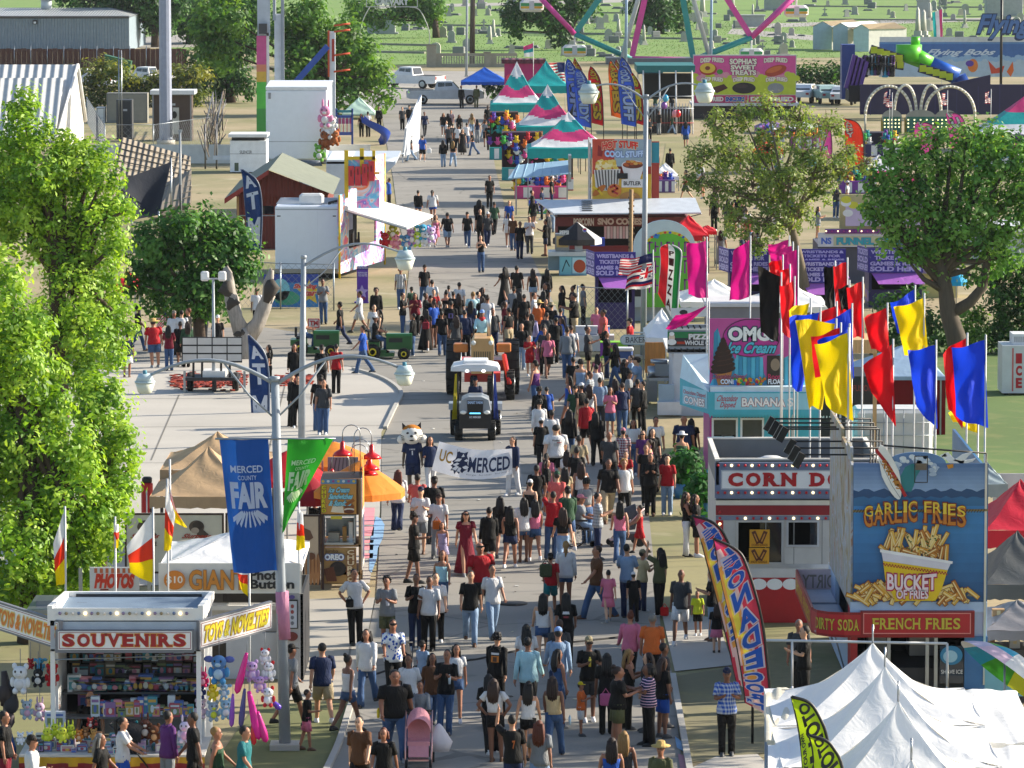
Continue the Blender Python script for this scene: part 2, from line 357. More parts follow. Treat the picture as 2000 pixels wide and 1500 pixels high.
for pts,lab in((smooth_pts([(690,722),(742,738),(772,755),(784,772),(772,796),(752,838)]),'curved pale kerb and gutter beside the plaza corner'),(smooth_pts([(636,1512),(662,1455),(684,1385),(690,1374)]),'kerb edging the grass verge by the souvenir stand'),(smooth_pts([(1348,1512),(1328,1400),(1314,1322)]),'kerb edging the bare verge beside the right side of the road')):
 o=curb('kerb',pts);o['label']=lab
mk=MB();PINK=M('d98a92',.8);PBL=M('7fa6c9',.8);BR=M('5c2f33',.8)
def gp(pts,m,z=.022):mk.add([G(x,y)+V((0,0,z))for x,y in pts],[tuple(range(len(pts)))],m)
for a,b in((993,1026),(1030,1048),(1056,1062),(1065,1076),(1082,1092)):gp([(711-(a-993)*.03,a),(732-(a-993)*.03,a),(731-(b-993)*.03,b),(710-(b-993)*.03,b)],PINK)
gp([(734,1010),(744,1014),(751,1026),(748,1052),(738,1072),(736,1092),(726,1120),(721,1116),(722,1060)],PBL)
gp([(732,956),(748,952),(748,970),(734,972)],PBL)
struct('pavement_paint',mk)
mk=MB();gp([(1318,1440),(1334,1452),(1336,1470),(1322,1462)],PBL);gp([(1324,1474),(1345,1480),(1350,1512),(1330,1512)],M('a8727c',.8));struct('pavement_paint',mk)
mk=MB();JT=M((.16,.15,.13),.9)
def joint(a,b,w=.05,z=.020):
 A,B=G(*a),G(*b);d=(B-A).normalized();q=V((-d.y,d.x,0))*w/2
 mk.add([A-q+V((0,0,z)),B-q+V((0,0,z)),B+q+V((0,0,z)),A+q+V((0,0,z))],[(0,1,2,3)],JT)
joint((350,772),(295,900));joint((270,835),(742,832));joint((250,780),(760,776));joint((240,905),(740,905));joint((560,740),(520,900))
joint((700,1175),(668,1366));joint((590,1270),(712,1270));joint((560,1215),(722,1215))
struct('pavement_joints',mk)
mk=MB()
def patch(pts,m):mk.add([G(x,y)+V((0,0,.014))for x,y in pts],[tuple(range(len(pts)))],m)
for pts in([(905,1335),(980,1325),(990,1420),(900,1400)],[(960,840),(1010,845),(1030,1000),(985,1010)],[(800,440),(950,436),(948,456),(800,460)],[(1010,1210),(1060,1215),(1070,1300),(1015,1290)]):
 patch(pts,M((.25,.24,.225),.9,'asphalt'))
struct('road_patches',mk)
lit=MB()
for i in range(60):
 x,y=rnd.uniform(760,1280),rnd.uniform(500,1490)
 p=G(x,y);s=rnd.uniform(.04,.12);a=rnd.random()*3
 lit.obox((p.x,p.y,.03),(s,s*.6,.012),a,rnd.choice([M('d8d8d0',.8),M('c9c3a8',.8),M('553322',.8),M('3a3a38',.8)]))
tag(ob('litter',lit),kind='stuff')
class PF(Fr):
 def __init__(s,mb,Y,X0=0,y0=0,st=.004):
  super().__init__(mb,(0,y0,0),(1,0,0),(0,0,1),None,st);s.Y=Y+y0;s.X0=X0
 def p(s,px,py):q=P(px,py,s.Y);return(q.x-s.X0,q.z)
 def pr(s,x0,y0,x1,y1,m,l=1):a,d=s.p(x0,y0);c,b=s.p(x1,y1);return s.rect(a,b,c,d,m,l)
 def pp(s,pts,m,l=1):return s.poly([s.p(*q)for q in pts][::-1],m,l)
 def pe(s,cx,cy,rx,ry,m,l=1,n=20,rot=0):a,b=s.p(cx,cy);k=mp(s.Y);return s.ell(a,b,rx*k,ry*k,m,l,n,rot)
 def pt_(s,t,x0,y0,x1,y1,m,l=2,**k):a,d=s.p(x0,y0);c,b=s.p(x1,y1);return s.text(t,a,b,c,d,m,l,**k)
 def ps(s,t,x0,y0,x1,y1,m,l=2,**k):a,d=s.p(x0,y0);c,b=s.p(x1,y1);return s.slab(t,a,b,c,d,m,l,**k)
 def pk(s,pts,w,m,l=2):return s.stroke([s.p(*q)for q in pts],w,m,l)
 def pf(s,x0,y0,x1,y1,w,m,l=1):a,d=s.p(x0,y0);c,b=s.p(x1,y1);return s.frame(a,b,c,d,w,m,l)
 def box(s,x0,y0,x1,y1,d0,d1,m):
  a,d=s.p(x0,y0);c,b=s.p(x1,y1);s.mb.box(a,d0,b,c,d1,d,m);return s
def X_(px,Y):return P(px,900,Y).x
def Zp(py,Y):return P(1000,py,Y).z
def Yg(py):return G(1000,py).y
_bm={}
def bulbs(par,pts,r,mats):
 for i,p in enumerate(pts):
  m=mats[i%len(mats)]
  if m not in _bm:_bm[m]=MB(m).ell((0,0,0),.035,m,6,4).mesh('light_bulb')
  o=ob('light_bulb',_bm[m],par);o.location=p
BULB_R=M('c01525',.3);BULB_W=M('ffe2a8',.3,'em');SIGNW=M('ebeae8',.45,'',.02);TRIMG=M('5a6070',.4)
Y=Yg(1216);X0=X_(1555,Y);k=mp(Y)
t=T('food_trailer','red and white corn dog trailer with bulb strips and open serving windows','food trailer',(X0,Y,0))
def CD(m=None,y0=0):mb=MB(m);return mb,PF(mb,Y,X0,y0)
mb,f=CD(M('b9b7b4',.5));a,zt=f.p(1398,946);b,zb=f.p(1716,1205)
for q in((1398,946,1716,1016),(1398,1016,1438,1102),(1530,1016,1538,1102),(1598,1066,1716,1102),(1538,1066,1598,1102),(1598,1016,1716,1066),(1398,1102,1716,1216)):f.box(*q,0,.12,None)
mb.box(a,.12,0.02,a+.08,4.5,zt);mb.box(b-.08,.12,.02,b,4.5,zt);mb.box(a,4.5,.02,b,4.6,zt);mb.box(a+.08,.12,.02,b-.08,4.5,.3)
f.pr(1398,966,1716,977,M('77829a',.5),2);f.pr(1398,1007,1716,1016,M('7d8598',.5),2);f.pr(1398,987,1716,1006,M('8e1b22',.5),2);[f.pr(1440+i*55,1016,1441+i*55,1128,M('8a8a88'),1)for i in range(5)];f.pr(1398,975,1716,986,M('e6ddcc',.5),2);f.pr(1398,1016,1412,1128,M('9c1a22',.45),2);f.pr(1412,1104,1716,1128,M('c9c6c4',.45),2);f.pr(1398,1128,1716,1140,M('a3131d',.45),2);f.pr(1398,1140,1716,1216,M('b0161f',.45),2)
for i in range(10):f.pe(1420+i*31,1141,15.5,11,SIGNW,3)
f.pr(1404,1102,1716,1110,M('c9ccd2',.3,'metal'),3)
ob('body',mb,t)
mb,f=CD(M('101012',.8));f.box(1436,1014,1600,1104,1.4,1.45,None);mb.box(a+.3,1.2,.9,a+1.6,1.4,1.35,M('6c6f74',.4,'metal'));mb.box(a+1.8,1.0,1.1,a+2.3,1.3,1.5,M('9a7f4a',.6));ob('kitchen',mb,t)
for q in((1438,1016,1530,1102),(1536,1016,1600,1068)):
 mb,f=CD(M('c2c5ca',.35,'metal'));f.pf(*q,.05,None,6);w=ob('window_frame',mb,t)
 mb,f=CD(M('1b2226',.1,'glass'));f.pr(q[0]+46,q[1]+3,q[2]-3,q[3]-3,None,-6);ob('pane',mb,w)
mb,f=CD(SIGNW);f.box(1396,903,1716,972,-.10,0,M('6a7692',.5));g=PF(mb,Y,X0,-.10);g.pr(1408,918,1716,956,SIGNW,1);g.pf(1408,918,1716,956,.03,M('b0b4bc',.4),2)
g.ps('CORN',1421,923,1556,950,M('b3101c',.4),3,bold=.06,sw=.3);g.ps('DOGS',1582,923,1712,950,M('b3101c',.4),3,bold=.06,sw=.3)
sg=ob('sign_board',mb,t)
for py in(908,961):
 p0,z=f.p(1402,py);bulbs(sg,[(p0+.16*i,-.125,z)for i in range(24)],.035,[BULB_R,BULB_R,BULB_W])
p0,z=f.p(1440,1012);bulbs(t,[(p0+.19*i,-.03,z)for i in range(17)],.035,[BULB_R,BULB_W,BULB_R])
p0,z=f.p(1406,1000);bulbs(t,[(p0,-.03,z-.14*i)for i in range(16)],.035,[BULB_R,BULB_R,BULB_W])
mb=MB(M('707478',.6));z0=f.p(0,899)[1];[mb.box(*q,M('e2ddd2',.55))for q in((a-.02,-.1,z0,a+.09,4.62,z0+.04),(b-.09,-.1,z0,b+.02,4.62,z0+.04),(a+.09,4.48,z0,b-.09,4.62,z0+.04),(a+.09,.05,z0,b-.09,.14,z0+.04))];mb.box(a,-.1,zt,a+.07,4.6,z0);mb.box(b-.07,-.1,zt,b,4.6,z0);mb.box(a+.07,4.5,zt,b-.07,4.6,z0);mb.box(a+.07,.06,zt,b-.07,.12,z0);mb.box(a+.07,.12,zt+.03,b-.07,4.5,zt+.07,M('4b4d4e',.8))  # parapet walls coloured grey to paint in the shade inside the roof tray
rf=ob('roof',mb,t)
mb=MB(M('d6d4cf',.4));c=P(1507,898,Y+1.2);c=(c.x-X0,1.3,zt+.07);mb.cyl(c,.36,.28,20);mb.cyl((c[0],c[1],c[2]+.28),.42,.10,20);mb.ell((c[0],c[1],c[2]+.38),(.3,.3,.09),None,14,5);ob('roof_vent',mb,rf)
for q,tx in(((1464,1034,1503,1068),'CORN DOGS'),((1463,1070,1502,1101),'HOT DOGS')):
 mb,f=CD();f.box(*q,-.04,-.02,M('d99a1c',.5));g=PF(mb,Y,X0,-.045);x0,y0,x1,y1=q
 for s in(-1,1):
  g.pk([((x0+x1)/2+s*3,y1-9),((x0+x1)/2+s*11,y0+6)],.10,M('5e2a10',.6),2);g.pk([((x0+x1)/2+s*4,y1-11),((x0+x1)/2+s*10,y0+9)],.03,M('c98b3a',.6),3)
 g.pt_(tx,x0+4,y1-6,x1-4,y1-1.5,M('5a1008',.6),3);ob('poster',mb,t)
Y=Yg(1346);X0=X_(1797,Y);FY,FX=Y,X0
t=T('food_trailer','tall fries trailer with a painted basket of garlic fries on its front','food trailer',(X0,Y,0))
def FD(m=None,y0=0):mb=MB(m);return mb,PF(mb,Y,X0,y0)
BLU=M('3b6fa3',.5);LB=M('b4c9e4',.45)
mb,f=FD(LB);a,_=f.p(1661,1300);b,zt=f.p(1928,1190);DP=7.4
f.box(1661,1176,1928,1196,0,.1,None);f.box(1661,1196,1928,1243,.05,.12,None);f.box(1884,1243,1928,1346,0,.1,BLU);f.box(1661,1243,1674,1346,0,.1,M('a01a22',.5))
mb.box(a,.12,.02,a+.1,.9,2.0,M('b3121c'));mb.box(a,.9,.02,a+.1,DP,1.1);mb.box(a,5.2,1.1,a+.1,DP,zt);mb.box(a,.9,1.95,a+.1,5.2,zt);mb.box(b-.1,.12,.02,b,DP,zt);mb.box(a,DP,.02,b,DP+.1,zt);mb.box(a+.1,.12,zt-.06,b-.1,DP,zt);mb.box(a+.1,.12,.02,b-.1,DP,.45,M('2a2a2c'))
ob('body',mb,t)
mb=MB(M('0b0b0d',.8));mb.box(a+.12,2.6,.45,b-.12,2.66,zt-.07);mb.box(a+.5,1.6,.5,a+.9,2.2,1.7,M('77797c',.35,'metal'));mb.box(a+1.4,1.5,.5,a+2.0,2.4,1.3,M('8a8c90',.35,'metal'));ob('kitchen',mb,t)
mb,f=FD(M('aab0b8',.35,'metal'),-.02)
for x in(1736,1811,1828):f.box(x-3,1246,x+3,1344,0,.06,None)
ob('door_frame',mb,t)
mb,f=FD(M('25384a',.1,'glass'),-.03);f.box(1836,1262,1882,1335,0,.03,None);g=PF(mb,Y,X0,-.035);g.pe(1858,1280,22,19,M('2f7fa8',.4),1);g.pe(1856,1282,14,12,M('9fc7d8',.4),2);g.pt_('SHAVE ICE',1838,1308,1880,1316,M('d8d8d8'),2);ob('serving_window',mb,t)
DK=M('1c3f63',.45);SKY1=M('7d9cc4',.45);SKY2=M('5f86b5',.45)
mb,f=FD(M('3d5f86',.5));x0,x1=1667,1928;f.box(x0,905,x1,1174,.0,.05,None)
q=[f.p(x,y)for x,y in[(1735,905)]+[(1790+58*math.cos(math.pi*(1-i/12)),905-22*math.sin(math.pi*i/12))for i in range(13)]+[(1848,905)]]
mb.prism([(u,0,v)for u,v in q[1:-1]],(0,.05,0),SKY2)
for i in range(8):f.pr(x0,905+i*8,x1,913+i*8,M(tuple(np.array(lin('5477a8'))*(1-i/8)+np.array(lin('9db8da'))*i/8),.45),1)
for i in range(10):f.pr(x0,985+i*19,x1,1004+i*19,M(tuple(np.array(lin('3a86c4'))*(1-i/10)+np.array(lin('1d4a78'))*i/10),.45),1)
f.pp([(x0,962)]+[(x0+i*(x1-x0)/26,957+3.5*math.sin(i*1.9))for i in range(27)]+[(x1,962),(x1,986),(x0,986)],M('1d4a78',.45),2)
f.pp([(x0,975)]+[(x0+i*(x1-x0)/26,971+2.5*math.sin(i*2.3+1))for i in range(27)]+[(x1,975),(x1,988),(x0,988)],M('2e6b9a',.45),3)
f.pp([(1752,960),(1756,935),(1768,912),(1782,905),(1800,914),(1790,930),(1784,950),(1780,960)],M('1c7f86',.45),3)
for i in range(40):
 an=rnd.uniform(-.3,math.pi+.2);f.pe(1785+38*math.cos(an)+rnd.uniform(-6,6),918-22*math.sin(an)+rnd.uniform(-5,5),rnd.uniform(3,8),rnd.uniform(2.5,5),M(rnd.choice(['c8d6e6','b3c6de','dfe7ee']),.5),4+i*.1,9)
f.pk([(x0,998),(x1,996)],.05,M('8a7a55',.8),9)
for i in range(46):f.pk([(x0+i*5.6,1000.5),(x0+i*5.6+4,994.5)],.015,M('4e4229',.8),10)
for i in range(26):
 y=1140+i%3*8;f.pk([(x0+(i*37)%240,1162+rnd.uniform(-2,2)),(x0+(i*37)%240+12,1164)],.012,M('a09468',.8),9)
FRY=[M(c,.5)for c in('d69a2e','e0b04a','c9852a','e6c777','b97424')];BRN=M('7a3c14',.6)
def fry(x,y,an,L_,l,w=7.5):
 dx,dy=math.sin(an)*L_/2,-math.cos(an)*L_/2;k_=mp(f.Y);m=rnd.choice(FRY)
 f.pk([(x-dx,y-dy),(x+dx,y+dy)],(w+1.8)*k_,BRN,l);f.pk([(x-dx*.96,y-dy*.96),(x+dx*.96,y+dy*.96)],w*k_,m,l+.5);f.pk([(x-dx*.9-1.6,y-dy*.9),(x+dx*.9-1.6,y+dy*.9)],w*.3*k_,M('ead49a',.5),l+.8)
for i in range(60):fry(rnd.uniform(1672,1900),rnd.uniform(1148,1170),rnd.choice([-1,1])*rnd.uniform(.3,1.4),rnd.uniform(22,42),11+i*.12)
for i in range(30):fry(1790+rnd.uniform(-58,58)*(1-.2*(i%2)),1066-rnd.uniform(-6,8)-(i%4)*4,rnd.uniform(-.65,.65),rnd.uniform(30,50),20+i*.12)
for i in range(16):fry(1790+rnd.uniform(-62,62),1082+rnd.uniform(-8,4),rnd.uniform(-1.3,1.3),rnd.uniform(24,34),24+i*.12)
for i in range(24):f.pe(rnd.uniform(1755,1830),rnd.uniform(1045,1085),2,1.5,M('2f5a1c',.6),27+i*.05,6)
f.pp([(1720,1072),(1858,1095),(1850,1112),(1724,1094)],M('d9d6e2',.4),29);f.pp([(1718,1071),(1860,1095),(1859,1100),(1718,1077)],M('f0eef4',.4),30)
f.pp([(1724,1094),(1850,1112),(1838,1150),(1826,1172),(1748,1172),(1728,1130)],M('e3bf12',.45),29.5)
for i in range(22):
 for j in(0,1):
  x=1724+i*5.7+(j*2.8);y=1098+i*.8*1.02+j*3.2;f.pp([(x,y),(x+2.9,y+.4),(x+2.9,y+3.4),(x,y+3)],RED,31)
f.pt_('BUCKET',1732,1118,1828,1150,M('f3d8de',.4),32,bold=.03,out=M('b01c4a',.4),outw=.07,shear=0,arc=-.1);f.pt_('OF FRIES',1750,1150,1812,1168,M('f3d8de',.4),32,bold=.03,out=M('b01c4a',.4),outw=.07)
GL=M('d08a1c',.4);GL2=M('e6c43a',.4)
f.ps('GARLIC FRIES',1686,988,1886,1030,M('5e0f10',.45),33,bold=.08,gap=.10,arc=.28,out=M('7a1612',.45),ow=.11,sw=.35)
f.ps('GARLIC FRIES',1686,988,1886,1030,M('c9781c',.4),36,bold=.015,gap=.10,arc=.28,sw=.3)
f.ps('GARLIC FRIES',1687,988,1885,1009,M('e8c93c',.4),38,bold=.0,gap=.12,arc=.5,sw=.05)
mur=ob('mural_board',mb,t)
mb,f=FD(M('c9cdd3',.4),-.07)
ctr=f.p(1739,925);pts=[]
for i in range(24):
 an=2*math.pi*i/24;u,v=.20*math.cos(an),.62*math.sin(an)*(1.04 if math.sin(an)>0 else 1)
 u*=(1-.25*abs(math.sin(an)));ca,sa=math.cos(.33),math.sin(.33);pts.append((ctr[0]+u*ca-v*sa,ctr[1]+u*sa+v*ca))
mb.prism([(u,0,v)for u,v in pts],(0,.06,0),M('d9d9d6',.3));f.poly([(ctr[0]+(u-ctr[0])*.96,ctr[1]+(v-ctr[1])*.96)for u,v in pts],M('e9e9e4',.3),1)
f.pk([(1712,880),(1732,905),(1752,938),(1768,968)],.07,M('b0141e'),2);f.pk([(1719,900),(1742,948),(1758,972)],.012,M('8a8d94'),2)
q=f.p(1724,903)
for i,ch in enumerate("Sharky's"):x,y=1727+i*4.0,903+i*6.6;f.pt_(ch,x-5,y-4,x+6,y+6,M('b9791a',.4),3,bold=.02)
ob('surfboard',mb,mur)
mb,f=FD(M('dfe2e6',.5),-.05)
for pts in([(1836,890),(1852,884),(1866,898),(1884,902),(1878,912),(1862,912),(1850,900)],[(1862,900),(1880,888),(1902,882),(1893,890),(1880,905)],[(1838,893),(1844,888),(1846,884),(1850,892)],[(1870,902),(1906,896),(1900,902),(1878,908)]):
 mb.prism([(f.p(*p)[0],0,f.p(*p)[1])for p in pts],(0,.03,0))
f.pp([(1849,908),(1862,906),(1862,913),(1852,916)],M('d08a1c'),2);ob('seagull',mb,mur)
mb,f=FD(BLACK,-.25);f.box(1786,893,1812,920,0,.2,None);f.box(1787,924,1812,942,.02,.2,None);g=PF(mb,Y,X0,-.252);g.pr(1788,905,1810,918,M('55504a',.2,'glass'),1);g.pf(1786,890,1812,943,.02,BLACK,1);ob('floodlight',mb,mur)
mb=MB(M('8a8f96',.6,'faded'));u0,zt2=f.p(1665,880);zb2=zt;ys=[.05,.35,.35,1.5,1.5,3.2,3.2,7.2];zs=[zt2-.35,zt2-.3,zt2,zt2+.02,zt2-.1,zt2-.08,zt2+.1,zt2+.1]
mb.prism([(u0,y,z)for y,z in zip(ys,zs)]+[(u0,7.2,zb2),(u0,.05,zb2)],(.06,0,0));ob('side_board',mb,t)
mb=MB(M('3f6f96',.5));u1,_=f.p(1926,900);mb.box(u1-.06,.05,zb2,u1,7.2,zt2-.35);mb.box(u1,-.03,.1,u1+.05,.05,zt2-.3,M('c9ccd0',.3,'metal'));ob('side_board',mb,t)
mb,f=FD(M('8c1218',.4));f.box(1680,1192,1902,1243,-.16,0,None);g=PF(mb,Y,X0,-.16);g.pr(1686,1197,1896,1238,M('b4202a',.35),1);g.pf(1686,1197,1896,1238,.02,M('d88a86',.3),2)
g.ps('FRENCH FRIES',1704,1207,1876,1229,M('c6b23a',.4),3,bold=.02,gap=.1,out=M('2a1206',.5),ow=.05,sw=.3);ob('sign_board',mb,t)
ux1,zs1=f.p(1680,1194);_,zs0=f.p(1680,1243)
AW=0.95
def arc_fn(u,v,l):
 an=u*math.pi/2;r=AW+l;return V((ux1-AW*1.0+.02-0+(math.sin(an)*.0),0,0))
cor=[V((ux1,-.16,0)),V((ux1-.35,-.15,0)),V((ux1-.68,-.05,0)),V((ux1-.92,.22,0)),V((ux1-1.02,.62,0))]
def cfn(u,v,l):
 s=min(max(u,0),.9999)*(len(cor)-1);i=int(s);p=cor[i].lerp(cor[i+1],s-i);d=(cor[i+1]-cor[i]).normalized();nn=V((d.y,-d.x,0));nn=-nn if nn.y>0.3 else nn
 if nn.dot(V((-1,-1,0)))<0:nn=-nn
 return p+nn*(.004*l)+V((0,0,zs0+(zs1-zs0)*v))
mb=MB(M('8c1218',.4));fr=Fr(mb,(0,0,0),(1,0,0),(0,0,1),lambda u,v,l:cfn(1-u,v,l))
N=12
for i in range(N):fr.poly([(i/N,0),((i+1)/N,0),((i+1)/N,1),(i/N,1)],M('8c1218',.4),0);fr.poly([(i/N,.1),((i+1)/N,.1),((i+1)/N,.9),(i/N,.9)],M('b4202a',.35),1)
fr.slab('DIRTY SODA',.22,.27,.97,.72,M('c6b23a',.4),2,bold=.02,out=M('2a1206',.5),ow=.05,sw=.3)
ob('sign_board',mb,t)
mb=MB(M('8c1218',.4));xl=ux1-1.02;mb.box(xl,.62,zs0,xl+.05,6.6,zs1)
fr=Fr(mb,(xl,6.6,zs0),(0,-1,0),(0,0,1));fr.rect(.1,.06,5.9,zs1-zs0-.06,M('b4202a',.35),1)
fr.slab('LEMONADE',.3,.14,2.8,zs1-zs0-.14,M('d9b52e',.4),2,bold=.03,sw=.3);fr.slab('FRIES',3.2,.14,5.6,zs1-zs0-.14,M('d9b52e',.4),2,bold=.03,sw=.3)
mb.box(xl,6.6,zs0,a-.01,6.65,zs1,M('c8b3b6',.5));g=Fr(mb,(xl,6.6,zs0),(1,0,0),(0,0,1));g.text('DIRTY',.15,.12,.9,zs1-zs0-.12,M('8d7f70'),2,mirror=True);
ob('sign_board',mb,t)
mb=MB(M('b9c3d2',.5));mb.box(xl+.06,.3,zs0+.05,a-.02,6.58,zs0+.09)
for y in(2.2,4.2):mb.box(xl+.06,y,zs0+.09,a-.02,y+.05,zs0+.13,M('8b95a4',.4,'metal'))
mb.tube([(a-.05,1.2,zs0-.9),(xl+.5,1.2,zs0+.02)],.02,6,STEEL);mb.tube([(a-.05,5.0,zs0-.9),(xl+.5,5.0,zs0+.02)],.02,6,STEEL);ob('awning',mb,t)
for i,(px,py,L_)in enumerate(((1505,818,1.5),(1514,826,1.7),(1524,834,1.6),(1530,838,1.9),(1545,862,1.5),(1553,875,1.7),(1562,888,1.6))):
 yy=6.8-i*.9;q=P(px,py,FY+yy);loc=V((q.x-FX,yy,q.z));mb=MB(BLACK)
 end=V((a+.9,yy,q.z));mb.tube([loc,end],.02,6);mb.tube([end,(end.x,end.y,zt)],.02,6);mb.obox(loc+V((-.02,0,-.12)),(.16,.14,.34),0,BLACK,ry=.5);ob('floodlight',mb,t)
mb=MB(BLACK);p0=P(1725,872,FY);p1=P(1928,887,FY);mb.tube([(p0.x-FX,.2,p0.z),(p1.x-FX,.2,p1.z)],.02,6);mb.tube([(p1.x-FX,.2,p1.z),(p1.x-FX,.2,p1.z-1.2)],.02,6);mb.tube([(p0.x-FX,.2,p0.z),(p0.x-FX,.2,p0.z-.5)],.02,6);ob('light_rail',mb,t)
Y=Yg(932);X0=X_(1480,Y)
t=T('food_stand','turquoise and pink ice cream stand with a dipped cone painted on its sign','food stand',(X0,Y,0))
def IC(m=None,y0=0):mb=MB(m);return mb,PF(mb,Y,X0,y0)
TQ=M('3fa9bd',.5);MG=M('b0288a',.45);LBL=M('8fc9dd',.45)
mb,f=IC(TQ);a,zt=f.p(1386,752);b,_=f.p(1600,752)
for q in((1386,752,1600,815),(1386,815,1391,932),(1440,815,1447,932),(1491,815,1600,932),(1391,866,1440,932),(1447,870,1491,932)):f.box(*q,0,.1,None)
mb.box(a,.1,.02,a+.1,4.5,zt,MG);mb.box(b-.1,.1,.02,b,4.5,zt);mb.box(a,4.5,.02,b,4.6,zt);mb.box(a+.1,.1,zt-.05,b-.1,4.5,zt)
f.pr(1386,812,1391,928,MG,3);f.pr(1380,916,1600,932,TQ,4);f.pe(1430,932,40,6,M('b0567f',.5),5)
for i in range(9):f.pr(1392+i*5.4,868,1394.5+i*5.4,932,LBL,2)
for i in range(8):f.pr(1449+i*5.4,872,1451.5+i*5.4,932,LBL,2)
ob('body',mb,t)
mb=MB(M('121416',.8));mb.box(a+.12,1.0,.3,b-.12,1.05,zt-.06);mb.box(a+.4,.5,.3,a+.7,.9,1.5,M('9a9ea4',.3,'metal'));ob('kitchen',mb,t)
for q in((1390,816,1441,864),(1446,816,1492,868)):
 mb,f=IC(M('d5dde0',.35));f.pf(*q,.06,None,6);w=ob('window_frame',mb,t)
 mb,f=IC(M('26343a',.08,'glass'));f.pr(q[0]+2,q[1]+2,q[2]-2,q[3]-14,None,-8);ob('pane',mb,w)
mb,f=IC();
for cx in(1402,1424):f.pr(cx-9,852,cx+9,862,M('a8ccd6',.5),8);f.pe(cx,857,4,3,M('a02a3a'),9)
f.pp([(1461,862),(1478,862),(1472,875),(1467,875)],M('c98b3a'),9);f.pe(1468,858,6,5,M('c8455a'),10);ob('menu_poster',mb,t)
mb,f=IC(M('7a1f5e',.5));f.box(1386,622,1548,752,-.02,.08,None);g=PF(mb,Y,X0,-.02)
for i in range(10):g.pr(1386+i*16.2,622,1386+i*16.2+8.1,752,M('4fb3cf',.45),1);g.pr(1386+i*16.2+8.1,622,1386+(i+1)*16.2,752,M('2f8fb5',.45),1)
g.pp([(1386,622),(1548,622),(1548,690),(1530,700),(1526,690),(1505,698),(1500,730),(1496,738),(1492,728),(1490,698),(1440,690),(1436,702),(1430,690),(1410,672),(1402,640),(1394,650),(1392,740),(1386,752)],M('bb4f97',.45),2)
g.pe(1467,660,56,38,M('4a1640',.45),4,32);g.pe(1467,660,54,36,M('b32d90',.45),5,32)
g.pt_('OMG!',1422,638,1512,666,M('e6f3f6',.4),7,bold=.05,out=M('1d3a55',.45),outw=.07);g.pt_('Ice Cream',1422,668,1516,690,M('52bcd6',.4),7,bold=.03,out=M('1d3a55',.45),outw=.06,shear=.1)
CH1=M('2a1511',.4);CH2=M('4a2a22',.35)
g.pp([(1396,726),(1430,724),(1424,752),(1402,752)],M('b9793a',.5),6)
for i,(w,y)in enumerate(((25,722),(24,714),(22,705),(19,696),(16,688),(12,680),(8,673),(5,667))):g.pe(1412,y,w,7.5,CH1,7+i*.4,18,.15);g.pe(1415,y-2,w*.7,1.3,CH2,7.3+i*.4,12,.2)
g.pp([(1405,676),(1409,666),(1414,658),(1417,664),(1421,676)],CH1,10.5)
g.pt_('Chocolate-Dipped',1390,730,1456,742,M('8a1440',.4),12,shear=.1,out=M('d9a5bd'),outw=.02);g.pt_('CONES',1407,740,1440,750,M('e8e8e8',.4),12,bold=.05,out=M('5a1030'),outw=.05)
for i in range(60):g.pe(rnd.uniform(1435,1497),746+rnd.uniform(-8,5),3,3,M(rnd.choice(['2f9a3f','d9b414','c02436','2f6fc0','d06a1c']),.35),11+i*.1,9)
g.pr(1498,694,1530,752,M('26201c',.4),12);g.pe(1514,712,9,12,M('8a7a66',.4),13);g.pt_('Root',1500,730,1524,740,M('c0285a'),14);g.pt_('FLOAT',1500,740,1530,750,M('e0e0e0'),14,bold=.04)
ob('sign_board',mb,t)
mb,f=IC(M('c8dce6',.5));f.box(1386,752,1600,762,-.5,0,None);f.box(1383,762,1600,805,-.55,-.45,TQ);g=PF(mb,Y,X0,-.55);g.pr(1396,768,1600,800,LBL,1);g.pt_('Chocolate',1401,772,1441,784,M('b0203a'),2,shear=.15);g.pt_('Dipped',1407,785,1436,799,M('b0203a'),2,shear=.15);g.pt_('BANANA',1449,777,1534,794,M('ecf2f4',.4),3,bold=.03,out=M('a03a4a'),outw=.04);g.pt_('S',1538,777,1550,794,M('ecf2f4',.4),3,bold=.03)
u0,z0=f.p(1383,805);u1=f.p(1600,805)[0];n=36
for i in range(n):mb.add([(u0+(u1-u0)*i/n,-.55,z0),(u0+(u1-u0)*(i+.5)/n,-.55,z0-.13),(u0+(u1-u0)*(i+1)/n,-.55,z0)],[(0,1,2)],TQ)
p0=f.p(1383,762);xa=P(1331,770,Y-.2).x-X0
mb.add([(xa,1.2,p0[1]+.25),(p0[0],-.55,p0[1]),(p0[0],-.55,z0),(xa,1.2,z0+.1)],[(0,3,2,1)],TQ);
d=V((p0[0]-xa,-1.75,0));fr=Fr(mb,(xa,1.2,z0+.05),d.normalized(),(0,0,1));L_=d.length;h=p0[1]-z0;fr.rect(.2,.1,L_-.1,h-.02,LBL,2);fr.text('Chocolate Dipped',.25,h*.58,L_-.2,h*.82,M('b0203a'),3);fr.text('CONES',.3,h*.2,L_-.25,h*.55,M('ecf2f4'),4,bold=.04,out=M('a03a4a'),outw=.04)
mb.add([(xa,1.2,p0[1]+.25),(p0[0],-.55,p0[1]),(a,0,p0[1]+.15),(a,1.4,p0[1]+.95),(xa+.1,1.6,p0[1]+.9)],[(0,1,2,3,4)],M('c9dde4',.4))
ob('awning',mb,t)
Y=Yg(812);X0=X_(1345,Y)
t=T('food_stand','white pizza stand with a green striped pizza sign above its counter','food stand',(X0,Y,0))
mb=MB(M('c4c8cf',.5));f=PF(mb,Y,X0);a,zt=f.p(1302,688);b,_=f.p(1480,688)
